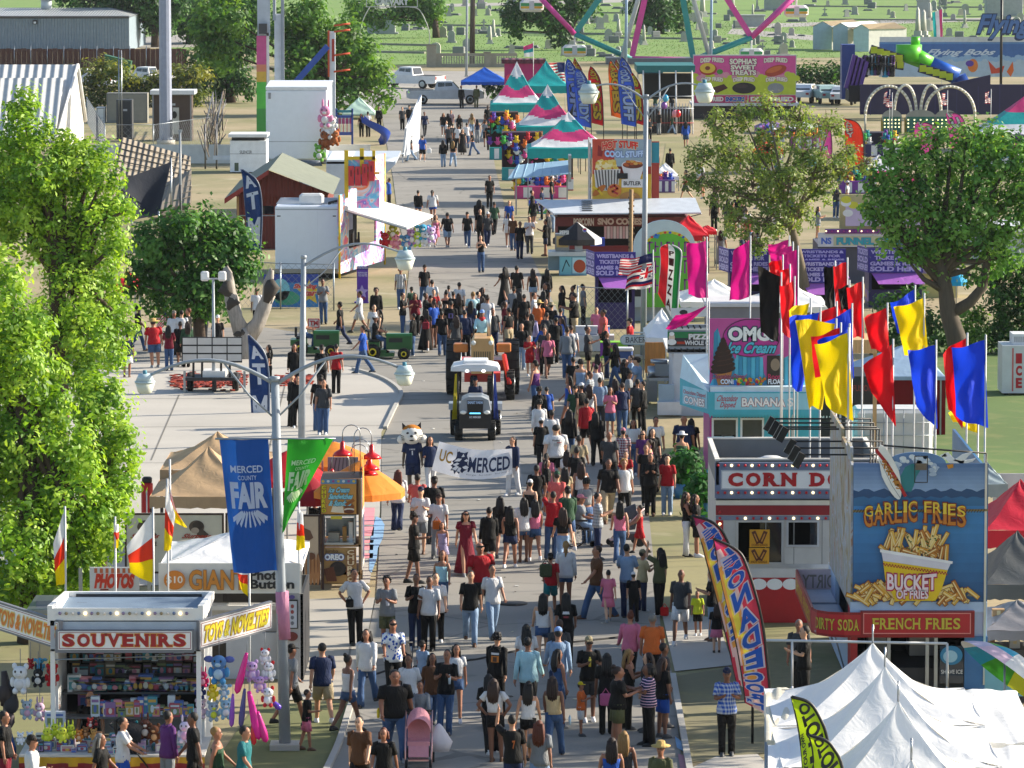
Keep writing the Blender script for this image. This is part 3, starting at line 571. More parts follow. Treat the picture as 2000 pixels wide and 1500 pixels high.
f.box(1316,690,1480,812,0,.1,None);mb.box(f.p(1316,0)[0],.1,.02,f.p(1316,0)[0]+.1,4,zt);mb.box(b-.1,.1,.02,b,4,zt);mb.box(a,0,zt,b,4.1,zt+.1,WHITE);f.pr(1336,715,1480,722,M('2a3236',.2,'glass'),2)
f.box(1284,783,1330,808,-.4,0,M('d2d4d8',.4));f.box(1286,750,1316,783,-.3,-.05,M('8fa6b8',.4));ob('body',mb,t)
mb=MB(M('8b93a0',.4));f=PF(mb,Y,X0,-.03);f.box(1304,634,1480,690,0,.1,None);f.pr(1304,648,1480,660,M('1f7a45'),2);f.pr(1304,660,1480,676,M('30333a'),2);f.pr(1304,640,1480,645,M('d0d0d0'),2)
f.pt_('PIZZA',1345,652,1393,663,M('dfe0e2'),4,bold=.06,out=M('8a1c22'),outw=.03);f.pt_('WHOLE OR SLICE',1337,665,1420,674,M('d8d8da'),4,bold=.04)
f.pe(1312,660,6,10,M('d9c3ae'),5);f.pe(1312,652,5,4,M('eeeeee'),6);f.pe(1312,668,9,6,M('e0e0e0'),6);f.pr(1322,667,1338,672,M('a8321c'),6)
f.pt_('PIZZA',1420,652,1470,663,M('dfe0e2'),4,bold=.06)
for i in range(12):f.pk([(1306+i*12,681),(1309+i*12,686)],.05,M('2a2c30'),3);f.pk([(1306+i*12,636),(1309+i*12,641)],.05,M('2a2c30'),3)
ob('sign_board',mb,t)
Y=Yg(905);X0=X_(1610,Y)
t=T('food_stand','black egg roll stand with fried rolls pictured on its panels behind the flags','food stand',(X0,Y+2.2,0));Y+=2.2
mb=MB(M('191614',.6));f=PF(mb,Y,X0);f.box(1552,735,1700,905,0,3,None);f.pr(1554,740,1600,885,M('2b1712',.5),1)
for x,y,an in((1570,786,.4),(1582,800,-.3),(1592,790,.7),(1630,792,.2)):f.pe(x,y,17,6.5,M('a8712c',.5),3,16,-an);f.pe(x-1,y-2,13,3,M('c9994a',.5),4,14,-an)
f.pt_('EGG ROLLS',1562,812,1625,819,M('d8d4cc'),4,bold=.04)
for i in range(30):f.pk([(1580,872),(1580+rnd.uniform(-22,22),872-rnd.uniform(8,24))],.06,M(rnd.choice(['a85a22','c07a3a','8a4318'])),5+i*.1)
ob('body',mb,t)
mb=MB(M('3a1614',.6));f=PF(mb,Y,X0,-.02);f.pr(1660,745,1706,800,M('200e0c'),1);f.pt_('EGG FUSION',1640,752,1704,764,M('8a2a22'),3);ob('sign_board',mb,t)
Y=Yg(870);X0=X_(1770,Y)
t=T('canopy_tent','dark red walled canopy with a pale blue top behind the row of flags','canopy',(X0,Y+3,0));Y+=3
mb=MB(M('7c1016',.7,'canopy'));f=PF(mb,Y,X0);f.box(1672,742,1846,862,0,.05,None);u0=f.p(1672,0)[0];u1=f.p(1846,0)[0];mb.box(u1-.05,0,.3,u1,3.5,f.p(0,742)[1]);ob('wall',mb,t)
mb=MB(M('9fb8d0',.5,'canopy'));z=f.p(0,742)[1];mb.box(u0-.1,-.1,z,u1+.1,3.6,z+.12);c=((u0+u1)/2+.4,1.7,z+1.0)
for A,B in(((u0-.1,-.1),(u1+.1,-.1)),((u1+.1,-.1),(u1+.1,3.6)),((u1+.1,3.6),(u0-.1,3.6)),((u0-.1,3.6),(u0-.1,-.1))):mb.add([(*A,z+.12),(*B,z+.12),c],[(0,1,2)])
ob('roof',mb,t)
mb=MB(STEEL);
for u in(u0,u1-.06):mb.box(u,-.06,0,u+.05,-.01,z)
ob('legs',mb,t)
Y=Yg(925);X0=X_(1745,Y)
t=T('water_tank','white plastic water tank in a wire cage behind the fries trailer','water tank',(X0,Y,0))
mb=MB(M('c8c9c8',.5));f=PF(mb,Y,X0);u0,z1=f.p(1668,800);u1,z0=f.p(1822,925);mb.bbox(((u0+u1)/2,.8,(z0+z1)/2),(u1-u0,1.5,z1-z0),None,.12);ob('tank',mb,t)
mb=MB(STEEL)
for i in range(9):u=u0+(u1-u0)*i/8;mb.tube([(u,-.02,0),(u,-.02,z1+.02)],.014,5)
for i in range(6):z=z0+(z1-z0)*i/5;mb.tube([(u0,-.035,z),(u1,-.035,z)],.014,5)
mb.tube([(u0+(u1-u0)*.26,-.06,0),(u0+(u1-u0)*.26,-.06,z1+.2)],.04,6,BLACK)
ob('cage',mb,t)
POLE=M('c4c6c8',.4)
def flag(name,label,A,B,C,D,Y,m,base=None,group=None,amp=.10,ph=0,cols=None,fold=0,n=16,printed=None):
 pA,pB,pC,pD=[P(*q,Y)for q in(A,B,C,D)];x0=P(*A,Y).x
 t=T(name,label,'flag',(x0,Y,0),0,group);O=V((x0,Y,0))
 if base is not False:
  mb=MB(POLE);mb.tube([(.03,.02,0),pA-O+V((.03,.02,.12))],.025,6);ob('pole',mb,t)
 r_=random.Random(int(A[0]*7+A[1]))
 a1,a2=r_.uniform(0,6),r_.uniform(0,6)
 def fn(u,v,off=0):
  top=pA.lerp(pC,u);bot=pB.lerp(pD,u);p=bot.lerp(top,v)-O
  w=amp*u**.6*(math.sin(u*5.5+v*2.2+a1)+.6*math.sin(u*3-v*6+a2)+.35*math.sin(v*13+u*7+a1));p=p+V((amp*.35*math.sin(v*5+a2)*u*(1-u)*2,w-off,amp*.3*math.sin(u*6+a1)*u))
  return p
 mb=MB(m);mb.grid(lambda u,v:fn(u,v),n,n+4,m,cols);
 if printed:printed(Fr(mb,(0,0,0),(1,0,0),(0,0,1),lambda u,v,l:fn(1-u if printed.rev else u,v,.012+.004*l)))
 ob('cloth',mb,t);return t
def FC(c):return M(c,.65,'flagcloth',.06)
FY_,FB_,FR_,FM_,FK_=FC('f0d000'),FC('1440d8'),FC('d8101c'),FC('cf1580'),FC('0a0a0c')
GF='plain coloured pole flags behind the fries trailer'
for lab,A,B,C,D,Y,m in[('large yellow flag with a tall drooping outline, highest right of the red flags',(1803,582),(1812,678),(1746,604),(1768,700),121,FY_),('blue flag mostly hidden behind the large yellow flag',(1785,566),(1790,640),(1739,592),(1752,650),123,FB_),('broad blue flag, rightmost of the row, above the mural',(1923,664),(1930,836),(1861,682),(1868,815),113,FB_),('red flag edge showing left of the broad rightmost blue flag',(1887,660),(1880,838),(1840,690),(1852,800),115,FR_),('yellow flag corner hanging below the broad blue flag',(1908,800),(1909,846),(1850,805),(1862,826),117,FY_),('crumpled blue flag between the red flags and the broad blue one',(1826,674),(1831,838),(1773,688),(1791,798),114,FB_),('dark red flag hanging in front of the pale blue canopy',(1742,672),(1750,834),(1684,715),(1702,770),114,FR_),('small red flag just above the dark red flag',(1731,601),(1738,690),(1686,622),(1702,685),118,FR_),('bright yellow flag, frontmost of the left cluster',(1655,650),(1667,823),(1592,676),(1614,792),111,FY_),('thin blue flag showing above the frontmost yellow flag',(1657,642),(1660,700),(1596,668),(1600,690),112.5,FB_),('red flag peeking between two yellow flags',(1640,640),(1640,700),(1584,660),(1592,740),113.5,FR_),('long yellow flag left of the frontmost yellow flag',(1631,632),(1606,800),(1553,622),(1580,796),114.5,FY_),('blue flag edging the left of the long yellow flag',(1600,610),(1566,764),(1541,622),(1548,762),116,FB_),('yellow flag top corner, leftmost of the yellow cluster',(1581,592),(1570,640),(1540,604),(1544,660),117,FY_),('red flag behind the blue and yellow cluster',(1632,598),(1640,660),(1570,622),(1580,668),118.5,FR_),('blue flag crossing above the yellow cluster',(1662,602),(1668,740),(1584,640),(1650,690),117.5,FB_)]:
 flag('flag',lab,A,B,C,D,Y,m,None,GF,.16)
for lab,A,B,C,D,Y,m in[('red flag high on a pole beside a black flag',(1653,512),(1656,640),(1628,518),(1632,612),128,FR_),('black flag left of the high red flag',(1629,518),(1630,606),(1609,524),(1612,600),129,FK_),('red flag on a pole above the thatched roof edge',(1683,550),(1688,662),(1654,560),(1662,655),126,FR_),('bunched black flag left of the red flag above the thatch',(1657,556),(1658,608),(1637,562),(1642,602),127,FK_),('red flag, uppermost of the three beside the black one',(1527,506),(1530,560),(1501,514),(1506,548),140,FR_),('red flag, middle of the three beside the black one',(1541,524),(1546,580),(1514,530),(1520,560),138,FR_),('long red flag, lowest of the three beside the black one',(1550,548),(1556,666),(1523,560),(1528,650),136,FR_),('shiny black flag hanging left of the three red ones',(1524,540),(1520,668),(1480,520),(1486,650),137,FK_)]:
 flag('flag',lab,A,B,C,D,Y,m,None,'red and black pole flags above the ice cream stand',.14)
for lab,A,B,C,D,Y in[('magenta flag beside the green white and red pizza flag',(1379,470),(1383,582),(1340,478),(1345,578),152),('magenta flag between the pizza flag and the black flag',(1464,468),(1463,580),(1432,492),(1425,590),150),('uppermost magenta flag of the bunch above the black flag',(1540,468),(1538,500),(1500,480),(1502,500),146),('second magenta flag of the bunch above the black flag',(1547,480),(1547,524),(1504,492),(1506,516),144),('longest magenta flag hanging lowest in the bunch',(1557,488),(1558,604),(1522,500),(1534,596),142),('magenta triangle of cloth blown over the pizza sign',(1383,596),(1340,636),(1320,618),(1300,644),153)]:
 flag('flag',lab,A,B,C,D,Y,FM_,None,'magenta pole flags',.14)
PT=[FC('e8e8e8'),FC('e03a20'),FC('f0d000')]
for lab,A,B,C,D,Y in[('white, orange and yellow flag, leftmost, in front of the leafy tree',(124,1000),(127,1140),(104,1062),(110,1145),103),('white, orange and yellow flag above the photos sign',(296,1002),(300,1140),(247,1068),(254,1120),103.5),('white, orange and yellow flag standing left of the blue county banner',(324,946),(320,1076),(342,1008),(334,1074),106),('white, orange and yellow flag blown right of its pole',(329,908),(334,1020),(336,990),(366,1030),107),('yellow and orange flag below the green county banner',(581,990),(578,1075),(592,1004),(596,1072),106.5),('yellow flag tail under the blue county banner',(484,1100),(484,1165),(460,1105),(470,1150),104),('yellow flag behind the leaves beside the photos sign',(222,1020),(222,1075),(232,1024),(232,1066),105)]:
 flag('flag',lab,A,B,C,D,Y,PT[0],None,'white orange and yellow pole flags',.05,cols=lambda u,v:PT[2]if v<.36 else(PT[1]if v<.64 else PT[0]))
SR,SW_,SB=FC('c01a2a'),FC('e4e0dc'),FC('1c2458')
def us(u,v):return SB if(u<.42 and v>.46)else(SR if int(v*13)%2==0 else SW_)
def hw(u,v):
 if u<.5 and v>.5:
  x,y=u/.5,(v-.5)/.5
  return SR if abs(x-.5)<.09 or abs(y-.5)<.12 else(SW_ if abs(x-.5)<.17 or abs(y-.5)<.22 or abs(abs(x-.5)-abs(y-.5))<.07 else SB)
 return(SW_,SR,SB,SW_,SR,SB,SW_,SR)[int(v*8)]
flag('flag','striped American flag blown left behind the tall lamp pole',(1274,494),(1274,528),(1212,508),(1208,540),181,SR,None,None,.2,cols=us,n=26)
flag('flag','Hawaiian flag hanging just below the American flag by the lamp pole',(1275,518),(1274,560),(1226,536),(1220,570),179,SR,None,None,.2,cols=hw,n=26)
flag('flag','American flag held upright on a pole beside the straw hatted person',(325,590),(330,625),(307,618),(306,655),187,SR,None,None,.1,cols=us,n=22)
flag('flag','large American flag flying over the teal striped tents',(1103,122),(1103,158),(1062,122),(1090,160),372,SR,None,None,.3,cols=us,n=22)
for lab,x,y in(('small American flag left of the ride arches',1737,178),('small American flag under the left ride arch',1742,184),('small American flag between the right ride arches',1850,180),('small American flag before the navy ride fence',1935,177)):
 flag('flag',lab,(x,y),(x,y+26),(x-10,y+3),(x-12,y+24),345,SR,None,'small American flags by the kiddie ride',.15,cols=us,n=14)
TEAL,TPK,TW=M('1a9a9c',.6,'canopy'),M('cc3c78',.6,'canopy'),M('e0e0e2',.6,'canopy')
def hor(u,v):return TPK if v>.66 else(TEAL if v>.33 else TW)
flag('flag','small teal, white and red pennant flag on the striped tent peak',(1041,84),(1041,110),(1022,92),(1024,112),385,TEAL,None,None,.1,cols=hor,n=10)
flag('flag','tall teal, white and pink flag above the purple ride',(1840,18),(1842,78),(1821,24),(1824,76),420,TEAL,None,None,.1,cols=lambda u,v:TPK if u<.33 else(TW if u<.66 else FC('1a9a9c')),n=10)
def feather(label,Y,pole,edge,m,texts=(),group=None,cols=None,border=BLACK,amp=.05,base=True):
 pole=smooth_pts(pole,5);edge=smooth_pts(edge,5);n=len(pole)-1
 A=[P(*q,Y)for q in pole];B=[P(*q,Y)for q in edge];O=V((A[0].x,Y,0));t=T('feather_banner',label,'banner',O,0,group);ph=(pole[0][0]*.37)%6
 def fn(u,v,off=0):
  s=min(max(v,0),.9999)*n;i=int(s);a=A[i].lerp(A[i+1],s-i);b=B[i].lerp(B[i+1],s-i);p=b.lerp(a,u)-O
  return p+V((0,amp*math.sin(v*9+u*3+ph)*(1-u)+amp*.5*math.sin(v*23+u*5+ph)*(1-u)-off,0))
 mb=MB(m);mb.grid(fn,10,n,m,cols)
 for tx,u0,v0,u1,v1,c,o,rot,mir in texts:
  fr=Fr(mb,(0,0,0),(1,0,0),(0,0,1),lambda u,v,l:fn(u,v,.012+l*.006))
  fr.text(tx,u0,v0,u1,v1,c,1,bold=.04,out=o,outw=.05,rot=rot,mirror=mir)
 ob('sail',mb,t)
 mb=MB(border);pts=[a-O for a in A];mb.tube(([V((pts[0].x,0,0))]if base else[])+pts,.03,6);mb.tube([b-O+V((0,-.01,0))for b in B],.015,5);ob('pole',mb,t);return t
NAVY=FC('16305e')
for lab,dx,Y,pole,edge in(('navy ATM feather banner by the red barn, farther of the two',0,229,[(509,488),(512,430),(510,380),(500,350),(474,331)],[(484,488),(481,430),(477,390),(474,350),(470,330)]),('navy ATM feather banner behind the lamp post, nearer of the two',1,162,[(525,858),(526,780),(524,720),(514,685),(487,655)],[(494,858),(490,780),(487,720),(486,685),(484,654)])):
 feather(lab,Y,pole,edge,NAVY,[('A',.15,.62,.85,.82,FC('e8ecf4'),None,0,False),('T',.15,.36,.85,.56,FC('e8ecf4'),None,0,False),('M',.1,.06,.9,.28,FC('e8ecf4'),None,0,False)],'navy ATM feather banners',border=M('5f6b80',.4))
LIME=FC('b9d420')
feather('lime green photo feather banner, taller of the two, over the white tents',82,[(1630,1560),(1616,1445),(1600,1400),(1580,1372),(1546,1361)],[(1570,1560),(1566,1480),(1560,1430),(1552,1390),(1545,1360)],LIME,[('PHOTO',.28,.08,.9,.80,BLACK,None,90,False),('MAKE YOUR OWN',.05,.02,.2,.45,BLACK,None,90,False)],'lime photo feather banners')
feather('lime green photo feather banner, shorter and nearer of the two',79,[(1655,1600),(1645,1500),(1628,1462),(1610,1445),(1580,1437)],[(1600,1600),(1595,1540),(1590,1500),(1586,1462),(1579,1436)],LIME,[('PHOTO',.30,.08,.92,.86,BLACK,None,90,False)],'lime photo feather banners')
LC=[FC('c23a52'),FC('cf5a6a'),FC('d99a3a'),FC('dcc23a'),FC('c23a52')]
def lemc(u,v):
 d=abs(u-.55+.4*math.sin(v*2.1));
 return FC('b83a68')if v>.86 else(FC('d9c84a')if d<.10 and.25<v<.7 else(FC('d9984a')if d<.2 and.2<v<.75 else(FC('dcb8b4')if d<.27 else FC('c83a50'))))
def stack(word,v1,step,m,o,u0=.2,u1=.85,mir=True):return[(ch,u0,v1-step*(i+1)+step*.14,u1,v1-step*i,m,o,0,mir)for i,ch in enumerate(word)]
LB_=FC('2c62c4')
feather('tall pink and yellow lemonade feather banner, front one of the pair',97,[(1506,1402),(1502,1330),(1488,1210),(1460,1110),(1440,1075),(1394,1052)],[(1455,1372),(1450,1330),(1436,1250),(1412,1150),(1402,1100),(1393,1051)],FR_,stack('LEMONADE',.86,.077,LB_,FC('d8d4dc'))+stack('CORN',.24,.055,LB_,FC('d8d4dc'),.1,.8),'pink lemonade feather banners',lemc)
feather('pink and yellow lemonade feather banner, partly hidden behind its twin',98.5,[(1470,1360),(1462,1250),(1445,1130),(1420,1055),(1395,1022),(1352,1007)],[(1438,1330),(1424,1270),(1402,1180),(1378,1090),(1366,1045),(1351,1006)],FR_,stack('LEMONADE',.86,.08,LB_,FC('d8d4dc')),'pink lemonade feather banners',lemc)
FBL,FRD,FOR=FC('2c4cae'),FC('a8161e'),FC('c95a1c')
def far_feather(lab,x,y0,y1,w,Y,m,word,tc):feather(lab,Y,[(x,y1),(x-2,y0+60),(x-7,y0+25),(x-18,y0+6),(x-w*1.05,y0)],[(x-w,y1-6),(x-w*1.15,y0+60),(x-w*1.25,y0+25),(x-w*1.22,y0+10),(x-w*1.06,y0-1)],m,[(word,.2,.06,.85,.78,tc,BLACK,-90,False)],'food feather banners on the snack stand')
for a in(('blue cotton candy feather banner at the left end of the bunch',1134,115,240,24,300,FBL,'COTTON',FC('9fb4e8')),('red feather banner behind the blue ones on the left',1144,113,215,20,303,FRD,'CHURROS',FC('d9b43a')),('blue cotton candy feather banner in front on the left',1155,134,250,27,297,FBL,'COTTON CANDY',FC('a8c0ee')),('red hot dogs feather banner beside the blue one',1179,130,246,24,299,FRD,'HOT DOGS',FC('e0c03a')),('orange kebabs feather banner in the middle of the bunch',1216,118,232,22,301,FOR,'KABOBS',FC('e8c84a')),('blue feather banner with a red top behind the right group',1240,112,200,24,304,FBL,'COOL',FC('9fb4e8')),('red feather banner at the right edge of the bunch',1258,142,245,22,300,FRD,'FRIES',FC('d9c83a')),('blue cool stuff feather banner frontmost on the right',1243,130,248,29,296,FBL,'COOL STUFF',FC('b4c8f0')),('red hot stuff feather banner second from the right',1225,116,228,20,305,FRD,'HOT STUFF',FC('e0c03a'))):far_feather(*a)
PK2=FC('d0489a')
feather('pink funnel cake feather banner behind the sparse tree',318,[(1624,345),(1625,280),(1620,245),(1612,238),(1596,232)],[(1604,345),(1601,290),(1598,250),(1596,240),(1594,232)],PK2,stack('FUNNEL',.98,.13,FC('e8e8ec'),BLACK,.15,.6,False),'pink funnel cake feather banners')
feather('orange red candy bars feather banner behind the sparse tree',300,[(1687,372),(1687,290),(1684,255),(1672,238),(1650,232)],[(1656,372),(1652,300),(1650,260),(1649,240),(1648,232)],FC('d8381c'),stack('CANDY BAR',.86,.09,FC('e8e0d0'),BLACK,.1,.5,False),None)
feather('pink funnel cake feather banner, larger, beside the round tree',290,[(1833,300),(1833,265),(1826,248),(1810,240),(1794,239)],[(1788,300),(1786,270),(1786,250),(1788,243),(1792,238)],PK2,[('F',.3,.62,.7,.92,FC('e8e8ec'),BLACK,0,False),('U',.3,.25,.75,.55,FC('e8e8ec'),BLACK,0,False)],'pink funnel cake feather banners')
feather('pink funnel cake feather banner, half hidden by the round tree',296,[(1886,290),(1886,250),(1880,230),(1866,221),(1850,221)],[(1856,290),(1852,250),(1850,235),(1848,226),(1848,221)],PK2,[('F',.2,.62,.75,.92,FC('e8e8ec'),BLACK,0,False),('U',.2,.25,.75,.55,FC('e8e8ec'),BLACK,0,False)],'pink funnel cake feather banners')
LAMP=M('b7c8cc',.45);LENS=M('d9dccb',.35);GALV=M('949ca4',.4)
def lamp(label,x,ytop,ybase,Y,arms,r=.10,top=None,pm=GALV):
 q=P(x,ytop,Y);h=q.z;O=V((q.x,Y,0));xb=(P(top,ybase,Y).x-q.x)if top else 0
 t=T('street_lamp',label,'street lamp',O,0,'street lamps along the midway')
 mb=MB(pm);mb.tube([(xb,0,0),(0,0,h)],[r*1.15,r*.8],12);mb.cyl((0,0,h),r*.95,.1,10);mb.box(xb-.3,-.3,0,xb+.3,.3,.12,CONC);ob('pole',mb,t)
 for px,py,ry in arms:
  e=P(px,py,Y)-O;s=V((0,0,P(x,ry,Y).z));am=MB(GALV)
  pts=[s+(e-s)*u+V((0,0,.55*math.sin(math.pi*u)*abs(e.x)*.18+(.25*abs(e.x))*(u*(1-u))))for u in[i/10 for i in range(11)]];am.tube(pts,[.045-.015*i/10 for i in range(11)],8)
  am.tube([s-V((0,0,.7)),s-V((0,0,.25))+(e-s)*.2,pts[4]],.02,6);arm=ob('arm',am,t)
  hd=MB(LAMP);k=20*mp(Y)*.98;c=e;k=min(k,.42);hd.cyl((c.x,c.y,c.z-k*.35),k*.95,k*.75,18,None,k*.62);hd.cyl((c.x,c.y,c.z-k*.5),k*1.02,k*.18,18);hd.cyl((c.x,c.y,c.z+k*.4),k*.2,k*.35,8,M('3f7f94'));ob('lamp_head',hd,t)
  ln=MB(LENS);ln.rings([(c.x,c.y,c.z-k*1.55,k*.55,k*.55),(c.x,c.y,c.z-k*1.4,k*.7,k*.7),(c.x,c.y,c.z-k*.5,k*.97,k*.97)],18);ob('lens',ln,t)
 return t
YL=Yg(1462)
LP1=lamp('white street lamp in front carrying the blue and green county banners',537,745,1462,YL,[(283,738,750),(790,722,752)],.105,557)
lamp('pale street lamp behind the green county banner, arm over the street',593,505,868,Yg(868),[(791,497,520)],.10,589)
lamp('tall street lamp with two arms rising behind the bakery sign',1262,190,700,Yg(700),[(1150,172,196),(1376,170,196)],.105,1256)
def banner_print(fr,m,v0):
 fr.text('MERCED',.16,v0,.84,v0+.055,m,1,bold=.02);fr.text('COUNTY',.3,v0-.055,.7,v0-.02,m,1,bold=.01);fr.text('FAIR',.12,v0-.27,.9,v0-.07,m,1,bold=.05)
 for i in range(9):
  a=R(-60+i*15);fr.stroke([(.5+.2*math.sin(a),v0-.30-.0*math.cos(a)),(.5+.42*math.sin(a),v0-.30-.10*math.cos(a)*1.0)],.035,m,1)
CBL,CGR,CWH=FC('1a4f9c'),FC('2f9a2a'),FC('cfd8e8')
banner_print.rev=False
def bp_blue(fr):banner_print(fr,CWH,.75)
def bp_green(fr):banner_print(fr,FC('d4e8c4'),.72)
bp_blue.rev=True;bp_green.rev=False
flag('street_banner','blue county fair banner hanging from the left of the front lamp post',(524,858),(541,1114),(428,858),(456,1120),YL-.15,CBL,False,'county fair banners',.06,n=18,printed=bp_blue)
flag('street_banner','green county fair banner twisting from the right of the front lamp post',(562,858),(551,1042),(652,858),(561,1024),YL-.15,CGR,False,'county fair banners',.10,n=18,printed=bp_green)
mb=MB(STEEL);p0=P(420,857,YL-.12);p1=P(655,857,YL-.12);mb.tube([p0,p1],.02,6);one('banner_rod','thin rod holding both county banners on the front lamp post','rod',mb)
mb=MB(FC('d896b4'));p=P(551,1200,YL);mb.tube([(p.x,YL,Zp(1155,YL)),(p.x+.02,YL,Zp(1205,YL)),(p.x+.04,YL,Zp(1248,YL))],.135,12);fr=PF(mb,YL,0,-.14);fr.pk([(545,1190),(550,1172),(549,1168),(546,1172),(552,1192)],.04,M('b82058'),1);one('post_wrap','pink ribbon wrap round the front lamp post beside the photo stand','wrap',mb)
def canopy(label,px0,px1,py_eave,py_peak,Y,D=None,cols=None,m=TW,val=.3,group=None,leg=True,legm=STEEL,hs=1.5,name='canopy_tent',peaks=None,pole=False):
 a,c=P(px0,py_eave,Y),P(px1,py_eave,Y);w=c.x-a.x;D=D or w;h=a.z;X0=(a.x+c.x)/2;pk=Zp(py_peak,Y+D/2)
 t=T(name,label,'canopy',(X0,Y,0),0,group);mb=MB(m);n=14
 C=[(-w/2,0),(w/2,0),(w/2,D),(-w/2,D)];top=V((0,D/2,pk))
 for i in range(4):
  A,B=V((*C[i],h)),V((*C[(i+1)%4],h))
  def fn(u,v):
   s=1-v;e=A.lerp(B,u);x=e.x*s+top.x*v;y=e.y*s+top.y*v;z=h+(pk-h)*(v**hs)-.05*h*.1*math.sin(math.pi*u)*s
   return V((x,y,z+.015*math.sin(u*9+v*14+i)))
  mb.grid(fn,26,30,m,(lambda u,v:cols(u,v))if cols else None)
 ob('roof',mb,t)
 mb=MB(m)
 vm=cols(0,0)if cols else m
 for i in range(4):
  A,B=V((*C[i],h)),V((*C[(i+1)%4],h));mb.grid(lambda u,v:A.lerp(B,u)+V((0,0,-val*(1-v)-.02*math.sin(u*40)*(1-v))),16,2,vm)
 ob('valance',mb,t)
 if leg:
  for cx,cy in C:
   lm=MB(legm);lm.box(cx*.98-.025,cy+(.02 if cy==0 else-.07),0,cx*.98+.025,cy+(.07 if cy==0 else-.02),h);ob('leg',lm,t)
 if pole:q=MB(STEEL);q.tube([top,top+V((0,0,.35))],.02,6);ob('finial',q,t)
 return t
WT=M('f0f0f0',.5,'canopy',.02)
def eav(Y,z=2.1):return 750+F*math.tan(math.atan((CH-z)/Y)-TL)
canopy('white peaked tent nearest the fries trailer, rearmost of the white row',1515,1925,eav(88.4),1256,88.4,4.2,m=WT,val=.5,group='white peaked tents in a row',hs=2.1,pole=True)
canopy('white peaked tent second from the back of the white row',1530,1960,eav(84.1),1302,84.1,4.2,m=WT,val=.5,group='white peaked tents in a row',hs=2.1,pole=True)
canopy('white peaked tent third from the back with a bluish shaded side',1545,2000,eav(79.9),1370,79.9,4.2,m=WT,val=.5,group='white peaked tents in a row',hs=2.1,pole=True)
canopy('white peaked tent nearest the camera, only its tip in view',1560,2040,eav(74.9),1484,74.9,4.2,m=WT,val=.5,group='white peaked tents in a row',hs=2.1,pole=True)
def sheetcloth(label,quad,zs,m,name='awning_sheet',cat='awning',drop=.6,n=14,amp=.018):
 q=[V(p)for p in quad];c=sum(q,V((0,0,0)))/4;O=V((c.x,c.y,0));mb=MB(m)
 mb.grid(lambda u,v:q[0].lerp(q[1],u).lerp(q[3].lerp(q[2],u),v)-O+V((0,0,amp*(math.sin(u*9+v*4)+math.sin(v*11-u*5)+.5*math.sin(u*23)))),n,n,m)
 e=q[0].lerp(q[1],.5)
 mb.grid(lambda u,v:q[0].lerp(q[1],u)-O+V((0,-.01,-drop*(1-v)+amp*(math.sin(u*9)+math.sin(-u*5)+.5*math.sin(u*23)))),n,3,m)
 t=T(name,label,cat,O);ob('cloth',mb,t);lm=None
 for p in q:lm=MB(STEEL);lm.tube([(p.x-O.x,p.y-O.y,0),(p.x-O.x,p.y-O.y,p.z-.03)],.025,6);ob('leg',lm,t)
def atY(px,py,Y):return tuple(P(px,py,Y))
sheetcloth('cream awning sheet left of the white peaked tents',(atY(1496,1446,87),atY(1560,1446,87),atY(1560,1345,92.5),atY(1496,1345,92.5)),0,M('dcd6c4',.6,'canopy'))
sheetcloth('white awning sheet in front of the cream one at the bottom edge',(atY(1500,1570,81),atY(1570,1570,81),atY(1565,1452,86.5),atY(1500,1452,86.5)),0,WT)
sheetcloth('white awning sheet right of the white peaked tents',(atY(1925,1450,87),atY(2030,1450,87),atY(1985,1348,93),atY(1850,1348,93)),0,WT)
sheetcloth('creased white awning sheet at the bottom right corner',(atY(1960,1590,80),atY(2060,1590,80),atY(2040,1458,86.4),atY(1935,1458,86.4)),0,WT)
mb=MB(M('cfd2d6',.4));Y=101.5
for a,b in(((1470,1250),(1850,1257)),((1547,1252),(1547,1338)),((1850,1257),(1850,1344)),((1470,1250),(1470,1345))):mb.tube([P(*a,Y),P(*b,Y)],.028,6)
for x in(1470,1547,1850):q=P(x,1340,Y);mb.tube([(q.x,Y,0),q],.028,6)
one('pipe_frame','white pipe frame standing between the peaked tents and the fries trailer','frame',mb)
Y=100.5;q=P(1962,1322,Y);t=T('beach_umbrella','big tilted beach umbrella with pink, white, green and blue panels','umbrella',(q.x,Y,0));mb=MB()
cols_=[M(c,.55,'canopy')for c in('e4e4e6','d9b8d0','d83a6a','2a7a7c','c9cc30','3f9a2f','1f9ac0','e4e4e6','c9c0dc','dcc0d4')];tilt=Matrix.Rotation(R(38),3,'Y')@Matrix.Rotation(R(-12),3,'X')
for i in range(10):
 a0,a1=2*math.pi*i/10,2*math.pi*(i+1)/10
 mb.grid(lambda u,v:V((0,0,q.z))+tilt@V((1.15*v*math.cos(a0+(a1-a0)*u),1.15*v*math.sin(a0+(a1-a0)*u),.55-.5*v*v)),4,6,cols_[i],lambda u,v:cols_[(i+(3 if v>.72 else 0))%10])
ob('canopy',mb,t);mb=MB(STEEL);mb.tube([(0,0,0),(0,0,q.z+.3)],.025,6);ob('pole',mb,t)
Y=103.5;mb=MB(M('79b4c4',.5));f=PF(mb,Y);X0=X_(1975,Y);f.X0=X0;f.box(1924,1286,2030,1360,0,.05,None);f.pr(1924,1292,2030,1294,M('c05a4a'),2)
f.pe(1980,1322,15,20,M('8a4a1c'),3);f.pe(1980,1322,11,15,M('79b4c4'),4);f.pe(1980,1322,4,5,M('8a4a1c'),5)
for i in range(8):f.pk([(1980,1322),(1980+18*math.cos(i*.785),1322-24*math.sin(i*.785))],.035,M('8a4a1c'),5)
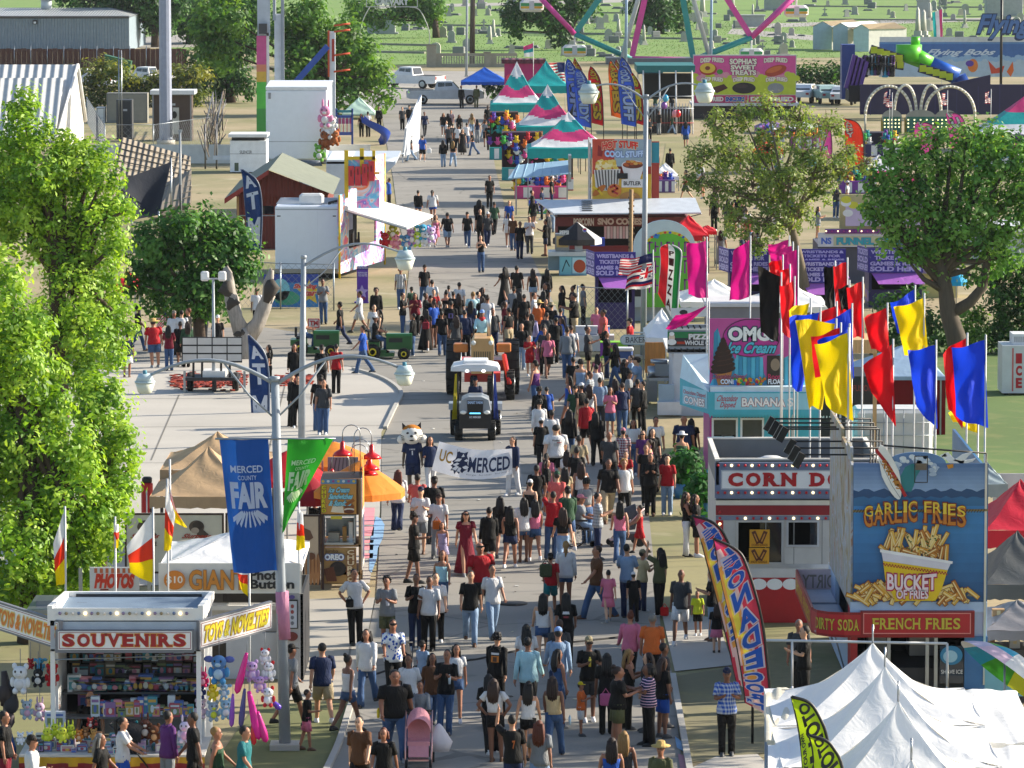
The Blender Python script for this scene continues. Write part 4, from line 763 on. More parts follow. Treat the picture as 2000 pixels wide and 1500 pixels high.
f.pp([(1944,1296),(1966,1300),(1972,1292),(1968,1306),(1956,1308)],M('e6e6e6'),4);mb.box(-.5,0,0,.5,.04,f.p(0,1360)[1],M('333338'));one('notice_board','pale blue board painted with a ship wheel and a gull','sign',mb,(X0,Y,0))
canopy('small red lettered canopy half hidden by the bright green tree',222,264,556,528,192,2.6,m=M('c0182a',.6,'canopy'),val=.3,hs=1.2)
canopy('red canopy tent at the right edge beside the mural',1924,2090,1036,936,122,3.6,m=M('c0283c',.55,'canopy'),val=.45,group=None,hs=1.25)
canopy('dark grey canopy tent below the red one at the right edge',1924,2080,1142,1036,113,3.6,m=M('55585a',.6,'canopy'),val=.35,hs=1.2)
canopy('grey canopy tent over stacked boxes at the right edge',1923,2080,1232,1172,107,3.2,m=M('77757a',.6,'canopy'),val=.22,hs=1.2)
canopy('pale grey and black canopy tent top behind the mural corner',1905,1968,946,902,131,2.6,m=M('8f9ea4',.6,'canopy'),val=.35,hs=1.2)
mb=MB(M('c3c0c4',.6));a,b=P(1940,925,134),P(2060,925,134);mb.box(a.x,134,.0,b.x,134.05,a.z);one('fabric_wall','pale fabric wall behind the red canopy at the right edge','fabric wall',mb)
for i,(x,y,w)in enumerate(((1930,1275,26),(1950,1262,24),(1938,1296,22),(1982,1264,20),(1982,1284,20))):
 q=P(x,y,108.2);mb=MB(M(['8a6a48','9a7a56','8a6a48','c9c5c0','b8b4b0'][i],.8));s=w*mp(108);z=[.5,.9,.1,.9,.45][i];mb.box(-s/2,0,0,s/2,s*.8,.42);mb.box(-.04,-.004,.1,.04,0,.4,M('c9b48a'));mb.box(-s/2,-.003,.39,s/2,s*.8,.425,M('a8845c',.8));one('box',['brown cardboard box, left of the top row under the grey canopy','brown cardboard box, right of the top row under the grey canopy','brown cardboard box lowest under the grey canopy','white box, upper one near the right edge','white box, lower one near the right edge'][i],'box',mb,(q.x,108.2,z),0,'boxes under the grey canopy')
mb=MB(M('5a5a5c'));q0=P(1925,1300,108);mb.box(q0.x,107.9,0,q0.x+1.0,109.2,.1);mb.box(q0.x,107.9,.1,q0.x+1.0,109.2,.45,M('3a3a3c'));mb.box(q0.x+.1,107.95,.85,q0.x+1.0,109.2,.89);one('shelf','dark shelf holding the boxes under the grey canopy','shelf',mb)
PUR,LAV,PURD=M('33248a',.5),M('b9aede',.45),M('231a5c',.5)
def booth(label,x0,x1,ytop,ybot,ybase,xs,front=True,faint=1.0):
 Y=Yg(ybase);X0=X_((x0+x1)/2,Y);t=T('ticket_booth',label,'ticket booth',(X0,Y,0),0,'purple ticket booths')
 mb=MB(PURD);f=PF(mb,Y,X0);a,zt=f.p(x0,ybot);b,_=f.p(x1,ybot);h=zt;zs=f.p(0,ytop)[1];d=min(2.4,(b-a))
 mb.box(a,0,0,b,.06,h*.5);mb.box(a,.06,0,a+.05,d,h);mb.box(b-.05,.06,0,b,d,h);mb.box(a,d,0,b,d+.05,h);mb.box(a+.05,.06,h-.05,b-.05,d,h);mb.box(a+.05,1.2,.02,b-.05,1.22,h-.06,M('131018',.8));mb.box(a,0,h*.5,a+.12,.06,h);mb.box(b-.12,0,h*.5,b,.06,h)
 g=Fr(mb,(a,d,0),(0,-1,0),(0,0,1));g.rect(.1,.2,d-.1,h*.45,M('7a4fa8',.5),1);g.poly([(.2,.3),(d*.6,.3),(d*.4,h*.4)],M('d08a4a',.5),2);ob('body',mb,t)
 mb=MB(PUR);mb.box(a-.03,-.1,h,b+.03,.0,zs);g=Fr(mb,(a-.03,-.1,h),(1,0,0),(0,0,1));W_=b-a+.06;Hh=zs-h
 for i,(tx,s)in enumerate((('SOLD HERE!',.94),('GAMES & RIDES',.94),('TICKETS FOR',.78),('WRISTBANDS &',.92))):g.text(tx,W_*(1-s)/2,Hh*(.05+.235*i),W_*(1+s)/2,Hh*(.05+.235*i+(.2 if i==0 else.165)),LAV,2,bold=.05)
 ob('sign_board',mb,t)
 mb=MB(PUR);q=P(xs,ytop,Y+1.0).x-X0;dv=V((a-q-.03,-1.6,0));L_=dv.length;ux=dv.normalized();mb.prism([(q,1.5,h),(a-.04,-.1,h),(a-.04,-.1,zs),(q,1.5,zs)],(.02,.03,0));g=Fr(mb,(q,1.5,h),ux,(0,0,1))
 for i,tx in enumerate(('HERE!','SOLD','TICKETS')):g.text(tx,L_*.06,Hh*(.06+.31*i),L_*.95,Hh*(.31+.31*i),LAV,3,bold=.05)
 ob('side_sign',mb,t)
 mb=MB(M('b36fc9',.5,'canopy'));mb.add([(a+.1,-.02,h-.02),(b-.1,-.02,h-.02),(b+.15,-.9,h-.42),(a+.35,-.9,h-.42)],[(0,1,2,3)]);ob('awning',mb,t);return t
booth('purple ticket booth with its pink awning open, beside the round tree trunk',1697,1801,484,532,600,1676)
booth('purple ticket booth nearest the lamp post, behind the American flag',1163,1240,492,540,642,1145)
booth('purple ticket booth hidden behind the magenta flags',1425,1500,486,532,606,1405)
booth('purple ticket booth half hidden by the sparse tree trunk',1560,1650,486,520,612,1538)
booth('purple ticket booth in front of the hidden one, behind the tree stems',1562,1648,508,552,622,1556)
def itc(u,v):return FC('d0202a')if u<.36 else(FC('e4e2de')if u<.7 else FC('1d7a3a'))
feather('green, white and red pizza feather banner behind the lamp post',178,[(1322,640),(1325,575),(1329,520),(1330,490),(1312,478)],[(1285,573),(1287,555),(1290,510),(1289,485),(1300,477)],FC('d0202a'),[(ch,.42,.62-.14*i,.66,.72-.14*i,FC('4a1a1c'),None,0,False)for i,ch in enumerate('PIZZA')],None,itc,border=POLE)
Y=172;X0=X_(1250,Y);t=T('hanging_sign','white oval ended bakery sign hanging from a white bracket','sign',(X0,Y,0));mb=MB(M('a9bcc0',.5));f=PF(mb,Y,X0)
def oval(x0,y0,x1,y1,n=10):r=(y1-y0)/2;return[(x1-r+r*math.sin(math.pi*i/n),y0+r-r*math.cos(math.pi*i/n))for i in range(n+1)]+[(x0+r-r*math.sin(math.pi*i/n),y1-r+r*math.cos(math.pi*i/n))for i in range(n+1)]
mb.prism([(f.p(*q)[0],0,f.p(*q)[1])for q in oval(1211,654,1281,674)],(0,.06,0));f.pp(oval(1213,656,1279,672),M('d9dcda',.5),1);f.ps('BAKERY',1222,658,1271,669,M('2a3034',.5),2,bold=.0,sw=.25);ob('board',mb,t)
mb=MB(WHITE);u0,z0=f.p(1238,650);u1,_=f.p(1300,650);mb.tube([(u0,.03,z0),(u1,.03,z0)],.03,6);mb.tube([(u1,.03,0),(u1,.03,z0+.2)],.04,6);mb.tube([(f.p(1240,0)[0],.03,z0),(f.p(1240,0)[0],.03,z0-.1)],.012,5);ob('bracket',mb,t)
canopy('white canopy right beside the bakery sign',1262,1330,660,602,Yg(760),4,m=WT,val=.25,hs=1.2)
canopy('long white marquee behind the magenta flags',1330,1470,590,545,183,5,m=WT,val=.2,hs=1.4)
canopy('white peaked marquee behind the black and red flags',1470,1620,600,545,178,5,m=WT,val=.2,hs=1.5)
mb=MB(M('7d7a80',.6));f=PF(mb,171);f.X0=X_(1440,171);f.box(1382,598,1520,626,0,3,None);f.box(1378,592,1524,599,-.1,3.2,M('c9c6c8',.6));f.pp([(1310,602),(1380,600),(1380,618),(1312,622)],M('d8d8d8'),2);f.pe(1335,610,8,5,M('222226'),3)
f.box(1382,626,1520,700,.2,2.8,M('55545a',.6));one('concession_hut','low grey concession hut roofed in pale panels above the ice cream sign','hut',mb,(f.X0,171,0))
Y=Yg(790);X0=X_(1275,Y);t=T('cooking_station','steel cooking station and tables beside the bakery sign','cooking station',(X0,Y,0));mb=MB(M('9aa0a6',.3,'metal'));f=PF(mb,Y,X0)
f.box(1264,738,1284,785,0,.8,None);f.box(1280,712,1312,736,.2,1.1,None);u,z=f.p(1290,712);mb.cyl((u,.6,z),.32,.12,16);mb.cyl((u-.2,.5,z-.55),.22,.45,14);f.box(1268,738,1310,744,-.05,1.0,M('c4c8cc',.3,'metal'))
for x in(1266,1308):f.box(x-2,744,x+2,800,.4,.46,None)
ob('counter',mb,t);mb=MB(M('b5793a',.7,'wood'));f=PF(mb,Y,X0);f.box(1262,676,1302,736,1.4,1.46,None);ob('wood_panel',mb,t)
mb=MB(M('2a4c8c',.5));q=G(1219,728);mb.bbox((0,0,.42),(.62,.5,.8),None,.06);mb.bbox((0,0,.86),(.66,.54,.12),M('d8dade',.4),.04);mb.box(-.2,-.262,.3,.05,-.252,.55,M('d8dade'));one('drink_cooler','blue drink cooler with a white lid beside the seated shopper','cooler',mb,q)
for i,(x,y,w,c,lab)in enumerate(((1160,692,1.5,'d4d6da','folding table with white boxes beside the pink shirted sellers'),(1204,706,1.2,'7fbf30','table with a green and purple cloth by the bakery sign'))):
 q=G(x,y);t=T('folding_table',lab,'table',q);mb=MB(M(c,.6));mb.box(-w/2,-.35,.70,w/2,.35,.74);mb.box(-w/2,-.36,.15,w/2,-.34,.74);
 if i:mb.add([(-w/2,-.365,.2),(w*.0,-.365,.72),(-w*.5,-.365,.72)],[(0,1,2)],M('7a2f9a'))
 ob('tabletop',mb,t)
 for sx in(-1,1):lm=MB(STEEL);lm.box(sx*(w/2-.06)-.02,.2,0,sx*(w/2-.06)+.02,.24,.7);ob('leg',lm,t)
for i,(x,y,c,lab)in enumerate(((1142,664,'c9ccd4','white storage tub on the sellers table, left one'),(1152,668,'b5bcc8','grey storage tub on the sellers table, right one'),(1166,676,'2f62b0','blue crate on the sellers table'))):
 q=G(1160,692);mb=MB(M(c,.5));mb.bbox((0,0,.16),(.36,.3,.32),None,.04);mb.box(-.19,-.16,.29,.19,.16,.33,M('e0e0e0'));one('storage_tub',lab,'tub',mb,(q.x-.5+i*.45,q.y,.742))
def chain_fence(label,pts,h,Y0=None,step=.28):
 G_=[G(*p)for p in pts];O=G_[0].copy();t=T('chain_link_fence',label,'fence',O);mb=MB(M('8d949b',.4,'metal'));pm=M('9aa2a8',.4,'metal')
 for i in range(len(G_)-1):
  a,b=G_[i]-O,G_[i+1]-O;L_=(b-a).length;n=max(2,int(L_/step))
  for k in range(-int(h/step),n+1):
   for sg in(0,1):
    s0,s1=k*step,k*step+h;c0,c1=max(0,s0),min(L_,s1)
    if c1<=c0:continue
    z0,z1=(c0-s0,c1-s0)if sg==0 else(h-(c0-s0),h-(c1-s0));d=(b-a)/L_
    mb.tube([a+d*c0+V((0,0,z0)),a+d*c1+V((0,0,z1))],.006,3,None,False)
  mb.tube([a+V((0,0,h)),b+V((0,0,h))],.02,5)
 ob('mesh_panel',mb,t)
 for p in G_:q=MB(pm);p=p-O;q.tube([p,p+V((0,0,h+.05))],.035,7);ob('post',q,t)
 return t
chain_fence('chain link fence panel between the ticket booth and the sellers table',[(1128,655),(1225,660)],1.9)
Y=Yg(628);X0=X_(1305,Y);t=T('food_stand','lime green arched lemonade stand with a white rimmed top','food stand',(X0,Y,0));mb=MB(M('c4d4d4',.5));f=PF(mb,Y,X0)
def arch(x0,x1,yb,yt,y1,n=16):cx,rx=(x0+x1)/2,(x1-x0)/2;return[(cx-rx*math.cos(math.pi*i/n),y1-(y1-yt)*math.sin(math.pi*i/n))for i in range(n+1)]+[(x1,yb),(x0,yb)]
q=arch(1237,1358,600,430,482);mb.prism([(f.p(*p)[0],0,f.p(*p)[1])for p in q],(0,.3,0));f.pp(arch(1259,1350,600,451,485),M('d9d23a',.5),1);f.pp(arch(1261,1348,600,456,488),M('63b832',.5),2)
for i in range(14):an=math.pi*(i+.5)/14;f.pe(1304-43*math.cos(an),485-31*math.sin(an),3,2.5,M(['d83a2a','2a5ac0','d9b414'][i%3]),4,8)
f.pp([(1268,462),(1290,456),(1285,466)],M('2f8ac0'),3);f.pr(1261,500,1348,503,M('8a2a8a'),3)
for j,(y0,y1)in enumerate(((472,492),(508,534),(545,572))):
 for i in range(7):x=1267+i*11.5;f.pr(x,y0,x+3,y1,M('8a3a8a'),4);f.pr(x,y0+(i*7%3)*(y1-y0)*.4,x+8,y0+(i*7%3)*(y1-y0)*.4+3,M('8a3a8a'),4)
ob('arched_front',mb,t);mb=MB(M('a9b4b8',.5));f=PF(mb,Y,X0);f.box(1240,545,1356,628,.3,2.6,None);f.box(1212,562,1252,578,-.3,-.25,M('16181c'));g=PF(mb,Y,X0,-.31);g.pe(1215,563,5,4.5,M('2f5ac0'),1);g.pe(1215,561,4,2,M('c0283a'),2);g.pt_('pepsi',1222,560,1244,568,M('d8dade'),1,bold=.04);mb.box(f.p(1228,0)[0],-.26,0,f.p(1232,0)[0],-.22,f.p(0,578)[1]);ob('body',mb,t)
Y=Yg(538);X0=X_(1128,Y);t=T('popcorn_cart','popcorn cart with painted panels under a black cola umbrella','cart',(X0,Y,0));mb=MB(M('5f8fa8',.5));f=PF(mb,Y,X0);f.box(1092,500,1146,538,0,1.4,None);f.box(1071,495,1092,530,.5,1.4,M('7a8f96',.5));f.pr(1118,503,1145,534,M('a8d0dc'),1);f.pe(1132,520,12,13,M('a8421c'),2);f.pr(1094,502,1116,536,M('6fb0bd'),1);f.pk([(1098,530),(1106,508),(1112,520)],.05,M('20404a'),2)
f.box(1071,492,1148,500,-.05,1.5,M('b5bcc0',.4));ob('counter',mb,t);mb=MB(M('26262a',.5,'canopy'));u,z=f.p(1128,436);
for i in range(8):
 a0,a1=math.pi*i/4,math.pi*(i+1)/4;r=48*mp(Y);mb.add([(u,.9,z),(u+r*math.cos(a0),.9+r*math.sin(a0),z-.75),(u+r*math.cos(a1),.9+r*math.sin(a1),z-.75)],[(0,1,2)],M(['26262a','26262a','26262a','26262a','2c2c30','26262a','26262a','d0d0d0'][i],.5,'canopy'))
 mb.add([(u+r*math.cos(a0),.9+r*math.sin(a0),z-.75),(u+r*math.cos(a1),.9+r*math.sin(a1),z-.75),(u+r*math.cos(a1),.9+r*math.sin(a1),z-1.0),(u+r*math.cos(a0),.9+r*math.sin(a0),z-1.0)],[(0,1,2,3)],M(['26262a','26262a','26262a','26262a','2c2c30','26262a','26262a','d0d0d0'][i],.5,'canopy'))
g=PF(mb,Y,X0,-.45);g.pt_('PEPSI',1093,450,1111,458,M('d8d8d8'),1,bold=.05);g.pe(1142,449,4.5,4.5,M('e0e0e0'),1);g.pe(1142,448,3.5,1.8,M('c0283a'),2);g.pe(1142,451,3.5,1.8,M('2f5ac0'),2);ob('umbrella',mb,t)
mb=MB(M('c0a890',.3,'glass'));f=PF(mb,Y,X0);f.box(1085,458,1112,494,.3,1.0,M('8a9096',.3,'metal'));f.box(1087,462,1110,484,.28,.3,M('c9a86a',.5));f.box(1123,482,1138,494,.4,.8,M('c9ccd0'));f.box(1154,468,1182,484,1,1.5,M('2440a8',.5));ob('popcorn_machine',mb,t)
mb=MB(STEEL);mb.tube([(u,.9,0),(u,.9,z)],.03,6);ob('pole',mb,t)
Y=Yg(512);X0=X_(1205,Y);t=T('food_trailer','popcorn and sno cone trailer under a tall hot and cold food mural','food trailer',(X0,Y,0));mb=MB(M('8a4a4c',.5));f=PF(mb,Y,X0);a,zt=f.p(1085,424);b,_=f.p(1345,424)
f.box(1085,424,1345,442,0,.1,M('6a2a2c'));f.box(1085,480,1345,512,0,.1,M('7a2022'));mb.box(a,.1,.02,a+.1,3.2,zt);mb.box(b-.1,.1,.02,b,3.2,zt);mb.box(a,3.2,.02,b,3.3,zt);mb.box(a+.1,1.3,.02,b-.1,1.35,zt-.05,M('1c1614',.8));f.pt_('POPCORN',1120,426,1160,441,M('d0c4bc'),3,bold=.05);f.pt_('SNO CONES',1167,426,1254,439,M('c9b4ac'),3,bold=.06)
for i in range(8):f.pr(1180+i*6,442,1185+i*6,466,M(['c9a0a4','d4c4c4'][i%2],.6),-8)
ob('body',mb,t);mb=MB(M('c6ccd2',.45));p=[P(1066,393,Y-1.5),P(1342,393,Y-1.5),P(1342,424,Y-2.4),P(1076,425,Y-2.4)]
p=[(a-.9,-.1,zt+.75),(b+.3,-.1,zt+.85),(b+.5,-2.2,zt+.30),(a-.1,-2.2,zt+.26)];mb.prism(p,(0,0,.06));mb.prism([(a-.1,0,zt+.35),(b,0,zt+.35),(b,3.2,zt+.35),(a-.1,3.2,zt+.35)],(0,0,.05))
for i in range(6):mb.box(a+1.2,-.5-i*.28,zt+.78-i*.07,a+1.7,-.38-i*.28,zt+.80-i*.07,M('3a3e44'))
mb.tube([(a,0,zt),p[3]],.03,5,STEEL);mb.tube([(b,0,zt),p[2]],.03,5,STEEL);ob('awning',mb,t)
mb=MB(M('a83a24',.5));f=PF(mb,Y,X0,-.1);f.box(1157,272,1272,413,0,.15,None);g=PF(mb,Y,X0,-.1)
g.pr(1157,340,1272,413,M('c9a02a',.5),1);g.pr(1157,272,1200,340,M('c0442c',.5),1);g.pr(1200,272,1272,325,M('93a8b4',.5),1)
g.pt_('HOT STUFF',1176,278,1246,293,M('d8322a'),4,bold=.05,out=M('e4d4b0'),outw=.05,arc=.25);g.pt_('COOL STUFF',1181,293,1258,306,M('b8d0ec'),4,bold=.05,out=M('2a4aa0'),outw=.05,arc=-.15);g.pp([(1168,283),(1178,290),(1176,306),(1167,304)],M('8a1a1a'),3)
for i in range(60):g.pe(rnd.uniform(1165,1205),322+rnd.uniform(-10,10)+abs(i%5),4,3.5,M(rnd.choice(['e0c86a','d9b43c','ead9a0']),.5),3+i*.05,8)
g.pp([(1160,332),(1212,330),(1206,372),(1164,372)],M('d0ccc4'),6)
for i in range(8):g.pp([(1162+i*6.2,332),(1165+i*6.2,332),(1171+i*5,371),(1168+i*5,371)],M('5a5450'),7)
g.pe(1236,322,22,9,M('e0dcd8'),6);g.pe(1236,322,20,7,M('6a2c14'),7);g.pp([(1214,324),(1258,324),(1250,350),(1222,350)],M('d8d4d2'),6.5)
for i in range(14):g.pe(1236+rnd.uniform(-15,15),320+rnd.uniform(-5,3),4.5,2.5,M(rnd.choice(['b0521c','c97a2c','d0a050'])),8+i*.1,8)
g.pe(1170,372,16,6,M('b5641c'),8,16,.7);g.pk([(1158,365),(1168,370),(1176,380)],.1,M('d9b41c'),9);g.pe(1200,372,14,13,M('c9762a'),8);g.pk([(1192,366),(1200,362),(1206,368),(1196,374),(1206,378)],.1,M('a8281c'),9);g.pt_('BUTLER',1218,354,1252,362,M('2a2622'),8,bold=.03);g.pr(1214,350,1258,366,M('d4d0cc'),7)
g.pe(1230,386,20,12,M('b07a3a'),8);g.pe(1190,400,22,9,M('d0a82c'),8,16,-.3);g.pe(1226,404,18,7,M('c8963a'),8);g.pe(1176,398,12,8,M('7a8a24'),9);g.pr(1205,338,1226,349,BLACK,20);ob('mural_board',mb,t)
mb=MB(M('9a8a78',.6,'faded'));u,z1=f.p(1155,268);z0=f.p(0,413)[1];mb.box(u-.06,.05,z0,u,6.0,z1-.3);ob('side_board',mb,t);mb=MB(M('a8382a',.5));u,_=f.p(1273,268);mb.box(u,.0,z0,u+.35,.1,z1-.2);g=Fr(mb,(u,0,z0),(1,0,0),(0,0,1));g.rect(0,z1-z0-1.2,.35,z1-z0-.25,M('2a8a9a'),1);ob('side_board',mb,t)
mb=MB(M('8f9a8c',.6));u,z1=f.p(1232,385);u2,z2=f.p(1229,520);
mb=MB(M('9a7a52',.7));q=G(1230,620);zt_=P(1232,370,q.y).z;mb.tube([(0,0,0),(.05,0,zt_)],.09,8)
for i in range(40):mb.ell((.05-.1+(i%2)*.2,-.09,.6+i*(zt_-.7)/40),(.03,.03,.05),M('4a3a2c'),5,3)
one('wooden_pole','slim wooden pole studded with pegs beside the lamp post','pole',mb,q)
canopy('red canopy peeping right of the green arch',1310,1385,460,420,222,3.2,m=M('d0202a',.55,'canopy'),val=.25,hs=1.1)
canopy('smaller red umbrella beside the red canopy',1366,1400,452,440,224,2,m=M('d0202a',.55,'canopy'),val=.15,hs=1.1,leg=True)
def stripes(b0,b1,sc_=0.0):
 def c(u,v):
  w=.05*math.cos(2*math.pi*u)*1.0
  return TEAL if v<.10 else(TW if v<b0+w else(TPK if v<b1+w else(TEAL if v<b1+.22+w*.5 else TW)))
 return c
GS='striped teal, white and pink carnival tents'
for a in(('striped carnival tent nearest the camera, lowest of the group',1030,1192,290,218,Yg(402),5,stripes(.34,.60)),('tall striped carnival tent with a white peak left of the banners',1008,1132,248,165,Yg(352)+8,5,stripes(.36,.58)),('striped carnival tent with a pink side at the far left of the group',957,1062,204,120,Yg(310)+22,5.5,stripes(.30,.52)),('plain teal peaked tent behind the striped ones',1022,1112,168,118,Yg(300)+45,5,lambda u,v:TEAL)):
 canopy(a[0],a[1],a[2],a[3],a[4],a[5],a[6],cols=a[7],val=.55,group=GS,hs=1.45)
canopy('large pink, teal and white striped tent at the right edge',1905,2120,262,185,325,6,cols=lambda u,v:TPK if v>.62 else(TEAL if v>.33 else TW),val=.5,group=GS,hs=1.3)
canopy('pink and blue striped tent behind the round tree',1655,1790,352,302,292,5,cols=lambda u,v:TPK if v<.45 else TW,val=.4,group=GS,hs=1.2)
canopy('bright blue canopy beside the far pickup truck',900,992,160,131,Yg(213)+6,4,m=M('1c5ac0',.55,'canopy'),val=.25,hs=1.1)
canopy('dark teal umbrella tent before the grandstand',1246,1295,140,126,400,3,m=M('17505c',.55,'canopy'),val=.2,hs=1.2)
canopy('pale mint canopy tilted beside the blue slide',668,732,222,190,372,4,m=M('b8d4c4',.55,'canopy'),val=.12,hs=1.0)
mb=MB(M('b02068',.6));f=PF(mb,392);f.X0=X_(1010,392);f.box(985,122,1060,200,0,2.5,None);f.box(980,116,1066,124,-.3,2.8,M('5a1a30',.6,'corr'));f.pe(1000,152,12,8,M('e83a5a'),2);one('game_booth','magenta game booth with a dark corrugated roof behind the striped tents','booth',mb,(f.X0,392,0))
pal=['2a4aa8','b01c2a','d9b41c','1f8a8c','d04a8a','e0e0e0','7a4a2a','3a9a3a','d06a1c','5a2a8a']
def stall(label,x0,x1,ytop,ybase,cnt,cc='1a8a8c',dk='2a1a1c',side=None):
 Y=Yg(ybase);X0=X_((x0+x1)/2,Y);t=T('game_stall',label,'game stall',(X0,Y,0),0,'prize stalls under the striped tents');mb=MB(M(cc,.5));f=PF(mb,Y,X0);a,zt=f.p(x0,ytop);b,_=f.p(x1,ytop);f.box(x0,ybase-24,x1,ybase,0,.5,None)
 for i in range(3):f.pr(x0+(x1-x0)*(i*2+1)/6,ybase-22,x0+(x1-x0)*(i*2+2)/6,ybase-2,M('d8d8da'),1)
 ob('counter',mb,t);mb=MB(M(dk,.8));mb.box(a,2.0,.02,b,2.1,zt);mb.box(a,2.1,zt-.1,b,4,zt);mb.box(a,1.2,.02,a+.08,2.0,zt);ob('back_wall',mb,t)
 m0={}
 for i in range(cnt):
  x,z=a+(b-a)*rnd.random(),zt*(.35+.6*rnd.random());c=rnd.choice(pal)
  if c not in m0:
   q=MB(M(c,.8));q.ell((0,0,0),(.16,.13,.17),None,8,5);q.ell((0,-.02,.22),.12,None,8,5);q.ell((-.08,0,.33),.05,None,6,3);q.ell((.08,0,.33),.05,None,6,3);q.ell((-.17,0,.04),(.07,.06,.06),None,6,3);q.ell((.17,0,.04),(.07,.06,.06),None,6,3);m0[c]=q.mesh('prize')
  o=ob('prize',m0[c],t);o.location=(x,1.0+.8*rnd.random(),z)
 return t
stall('prize stall hung with caps and blue plush under the leftmost striped tent',956,1012,222,312,26)
stall('prize stall stacked with plush toys under the tall striped tent',980,1060,262,352,26,'1a8a8c','3a1a2a')
stall('prize stall with red and white counter under the lowest striped tent',1034,1120,300,372,24,'b01c2a','2a1418')
stall('balloon pop stall with pink panels left of the food mural',1005,1108,345,388,22,'c0387a','241420')
mb=MB(M('8fb0c4',.4));f=PF(mb,262);f.X0=X_(1060,262);u0,z=f.p(992,342);u1,_=f.p(1110,320);mb.prism([(u0,-1.4,z-.15),(u1,-1.2,z+.1),(u1,1.6,z+.65),(u0+.5,1.6,z+.4)],(0,0,.06))
for i in range(7):mb.tube([(u0+.3+i*.5,-1.4,z-.06+i*.03),(u0+.6+i*.45,1.6,z+.5+i*.03)],.03,4)
mb.box(u0+.4,0,0,u0+.48,.08,z+.1,STEEL);mb.box(u1-.1,0,0,u1-.02,.08,z+.3,STEEL);mb.box(u1,-1.0,z-.3,u1+.15,.6,z+1.1,M('9a9ea0',.4,'metal'));one('metal_awning','ribbed pale blue metal awning propped over the balloon stall','awning',mb,(f.X0,262,0))
q=G(1052,424);mb=MB(M('2f8ac0',.5));mb.bbox((0,0,.55),(1.05,.5,.75),None,.05);g=Fr(mb,(-.52,-.25,.2),(1,0,0),(0,0,1))
for i,c in enumerate(('3f9a4a','c9c83a','3f9ac0','3a4ac0')):g.rect(0,i*.17+.02,1.04,i*.17+.19,M(c),1)
for i,c in enumerate(('e0e0e4','3a3a9a','e0e0e4','3a3a9a')):g.ell(.62,.36,.30-.07*i,.30-.07*i,M(c),2+i)
mb.box(-.45,-.2,0,-.37,.2,.2,BLACK);mb.box(.37,-.2,0,.45,.2,.2,BLACK);one('game_cart','rainbow painted cart with a blue target beside the walkers','cart',mb,q)
canopy('white square umbrella over hanging beads right of the mural',1276,1326,345,318,283,3,m=WT,val=.2,hs=1.0,legm=STEEL)
stall('stall hung with purple beads under the white umbrella',1280,1318,348,376,16,'5a3a7a','2a1a3a')
canopy('orange red canopy seen through the sparse tree',1470,1530,292,276,300,3,m=M('c83a24',.6,'canopy'),val=.3,hs=1.1)
canopy('white topped canopy beyond the sparse tree on the right',1540,1612,252,238,345,3.5,m=WT,val=.25,hs=1.1)
canopy('violet canopy beyond the sparse tree, left of the white topped one',1478,1536,250,232,350,3.5,m=M('8a6ab0',.6,'canopy'),val=.3,hs=1.1)
stall('prize stall under the white topped canopy behind the sparse tree',1545,1605,256,292,18,'8a3a7a','241a24')
stall('prize stall under the violet canopy behind the sparse tree',1482,1532,254,290,18,'c0a02a','241a24')
stall('prize stall under the orange red canopy behind the sparse tree',1474,1526,296,336,18,'2a6a8a','1c1a24')
stall('yellow and purple stall between the sparse tree and the round tree',1640,1712,330,378,20,'6a2a8a','2a1a2a')
stall('navy stall with silver trim left of the round tree',1690,1760,262,306,18,'1c1c50','14122a')
stall('lime and pink stall hidden by the round tree',1700,1790,380,432,20,'8ab02a','2a1a24')
stall('teal stall under the purple tent beside the round tree',1905,2010,268,330,20,'1a7a8a','1a1a24')
Y=Yg(1496);X0=X_(245,Y);SY,SX=Y,X0
t=T('souvenir_stand','white souvenir stand crammed with toys under red lettered signs','souvenir stand',(X0,Y,0))
def SD(m=None,y0=0):mb=MB(m);return mb,PF(mb,Y,X0,y0)
CRM=M('e6e5e2',.5,'',.03);mb,f=SD(CRM);a,zt=f.p(98,1268);b,_=f.p(392,1268);a2,b2=f.p(40,0)[0],f.p(540,0)[0]
mb.box(a,1.0,.02,a+.06,3.6,zt);mb.box(b-.06,1.0,.02,b,3.6,zt);mb.box(a,3.6,.02,b,3.66,zt+.5);mb.box(a,0,.02,a+.09,.09,zt);mb.box(b-.09,0,.02,b,.09,zt)
f.box(98,1212,392,1272,0.0,.06,M('b8bcc4',.5));f.pr(106,1214,392,1226,M('aeb9c6',.5),1);ob('frame',mb,t)
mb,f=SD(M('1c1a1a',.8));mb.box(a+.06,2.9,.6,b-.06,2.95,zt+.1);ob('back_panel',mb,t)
mb=MB(CRM);zr=f.p(0,1222)[1];zf=f.p(0,1188)[1];zk=P(0,1156,Y+3.6).z
for x in(a,b):mb.prism([(x-.05,.0,zr),(x-.05,3.7,zr),(x-.05,3.7,zk),(x-.05,.0,zf+.05)],(.1,0,0))
mb.box(a+.05,.0,zr,b-.05,.06,zf);mb.box(a+.05,3.6,zr,b-.05,3.7,zk);mb.box(a+.05,.06,zr+.02,b-.05,3.6,zr+.06,M('6d7f92',.7));mb.box(a+.5,3.55,zr+.1,a+.58,3.6,zk-.06,BLACK);mb.box(b-.6,3.55,zr+.1,b-.52,3.6,zk-.06,BLACK);mb.box(a+.2,3.56,zk-.12,b-.2,3.6,zk-.04,M('2a2c30'))
rf=ob('roof',mb,t);bulbs(rf,[(a+.2+i*.125,-.02,zf-.10)for i in range(int((b-a-.3)/.125))],.03,[M('8a7a9a',.3),M('9a8a6a',.3),M('e4dcd0',.3),M('6a7a9a',.3),BULB_W])
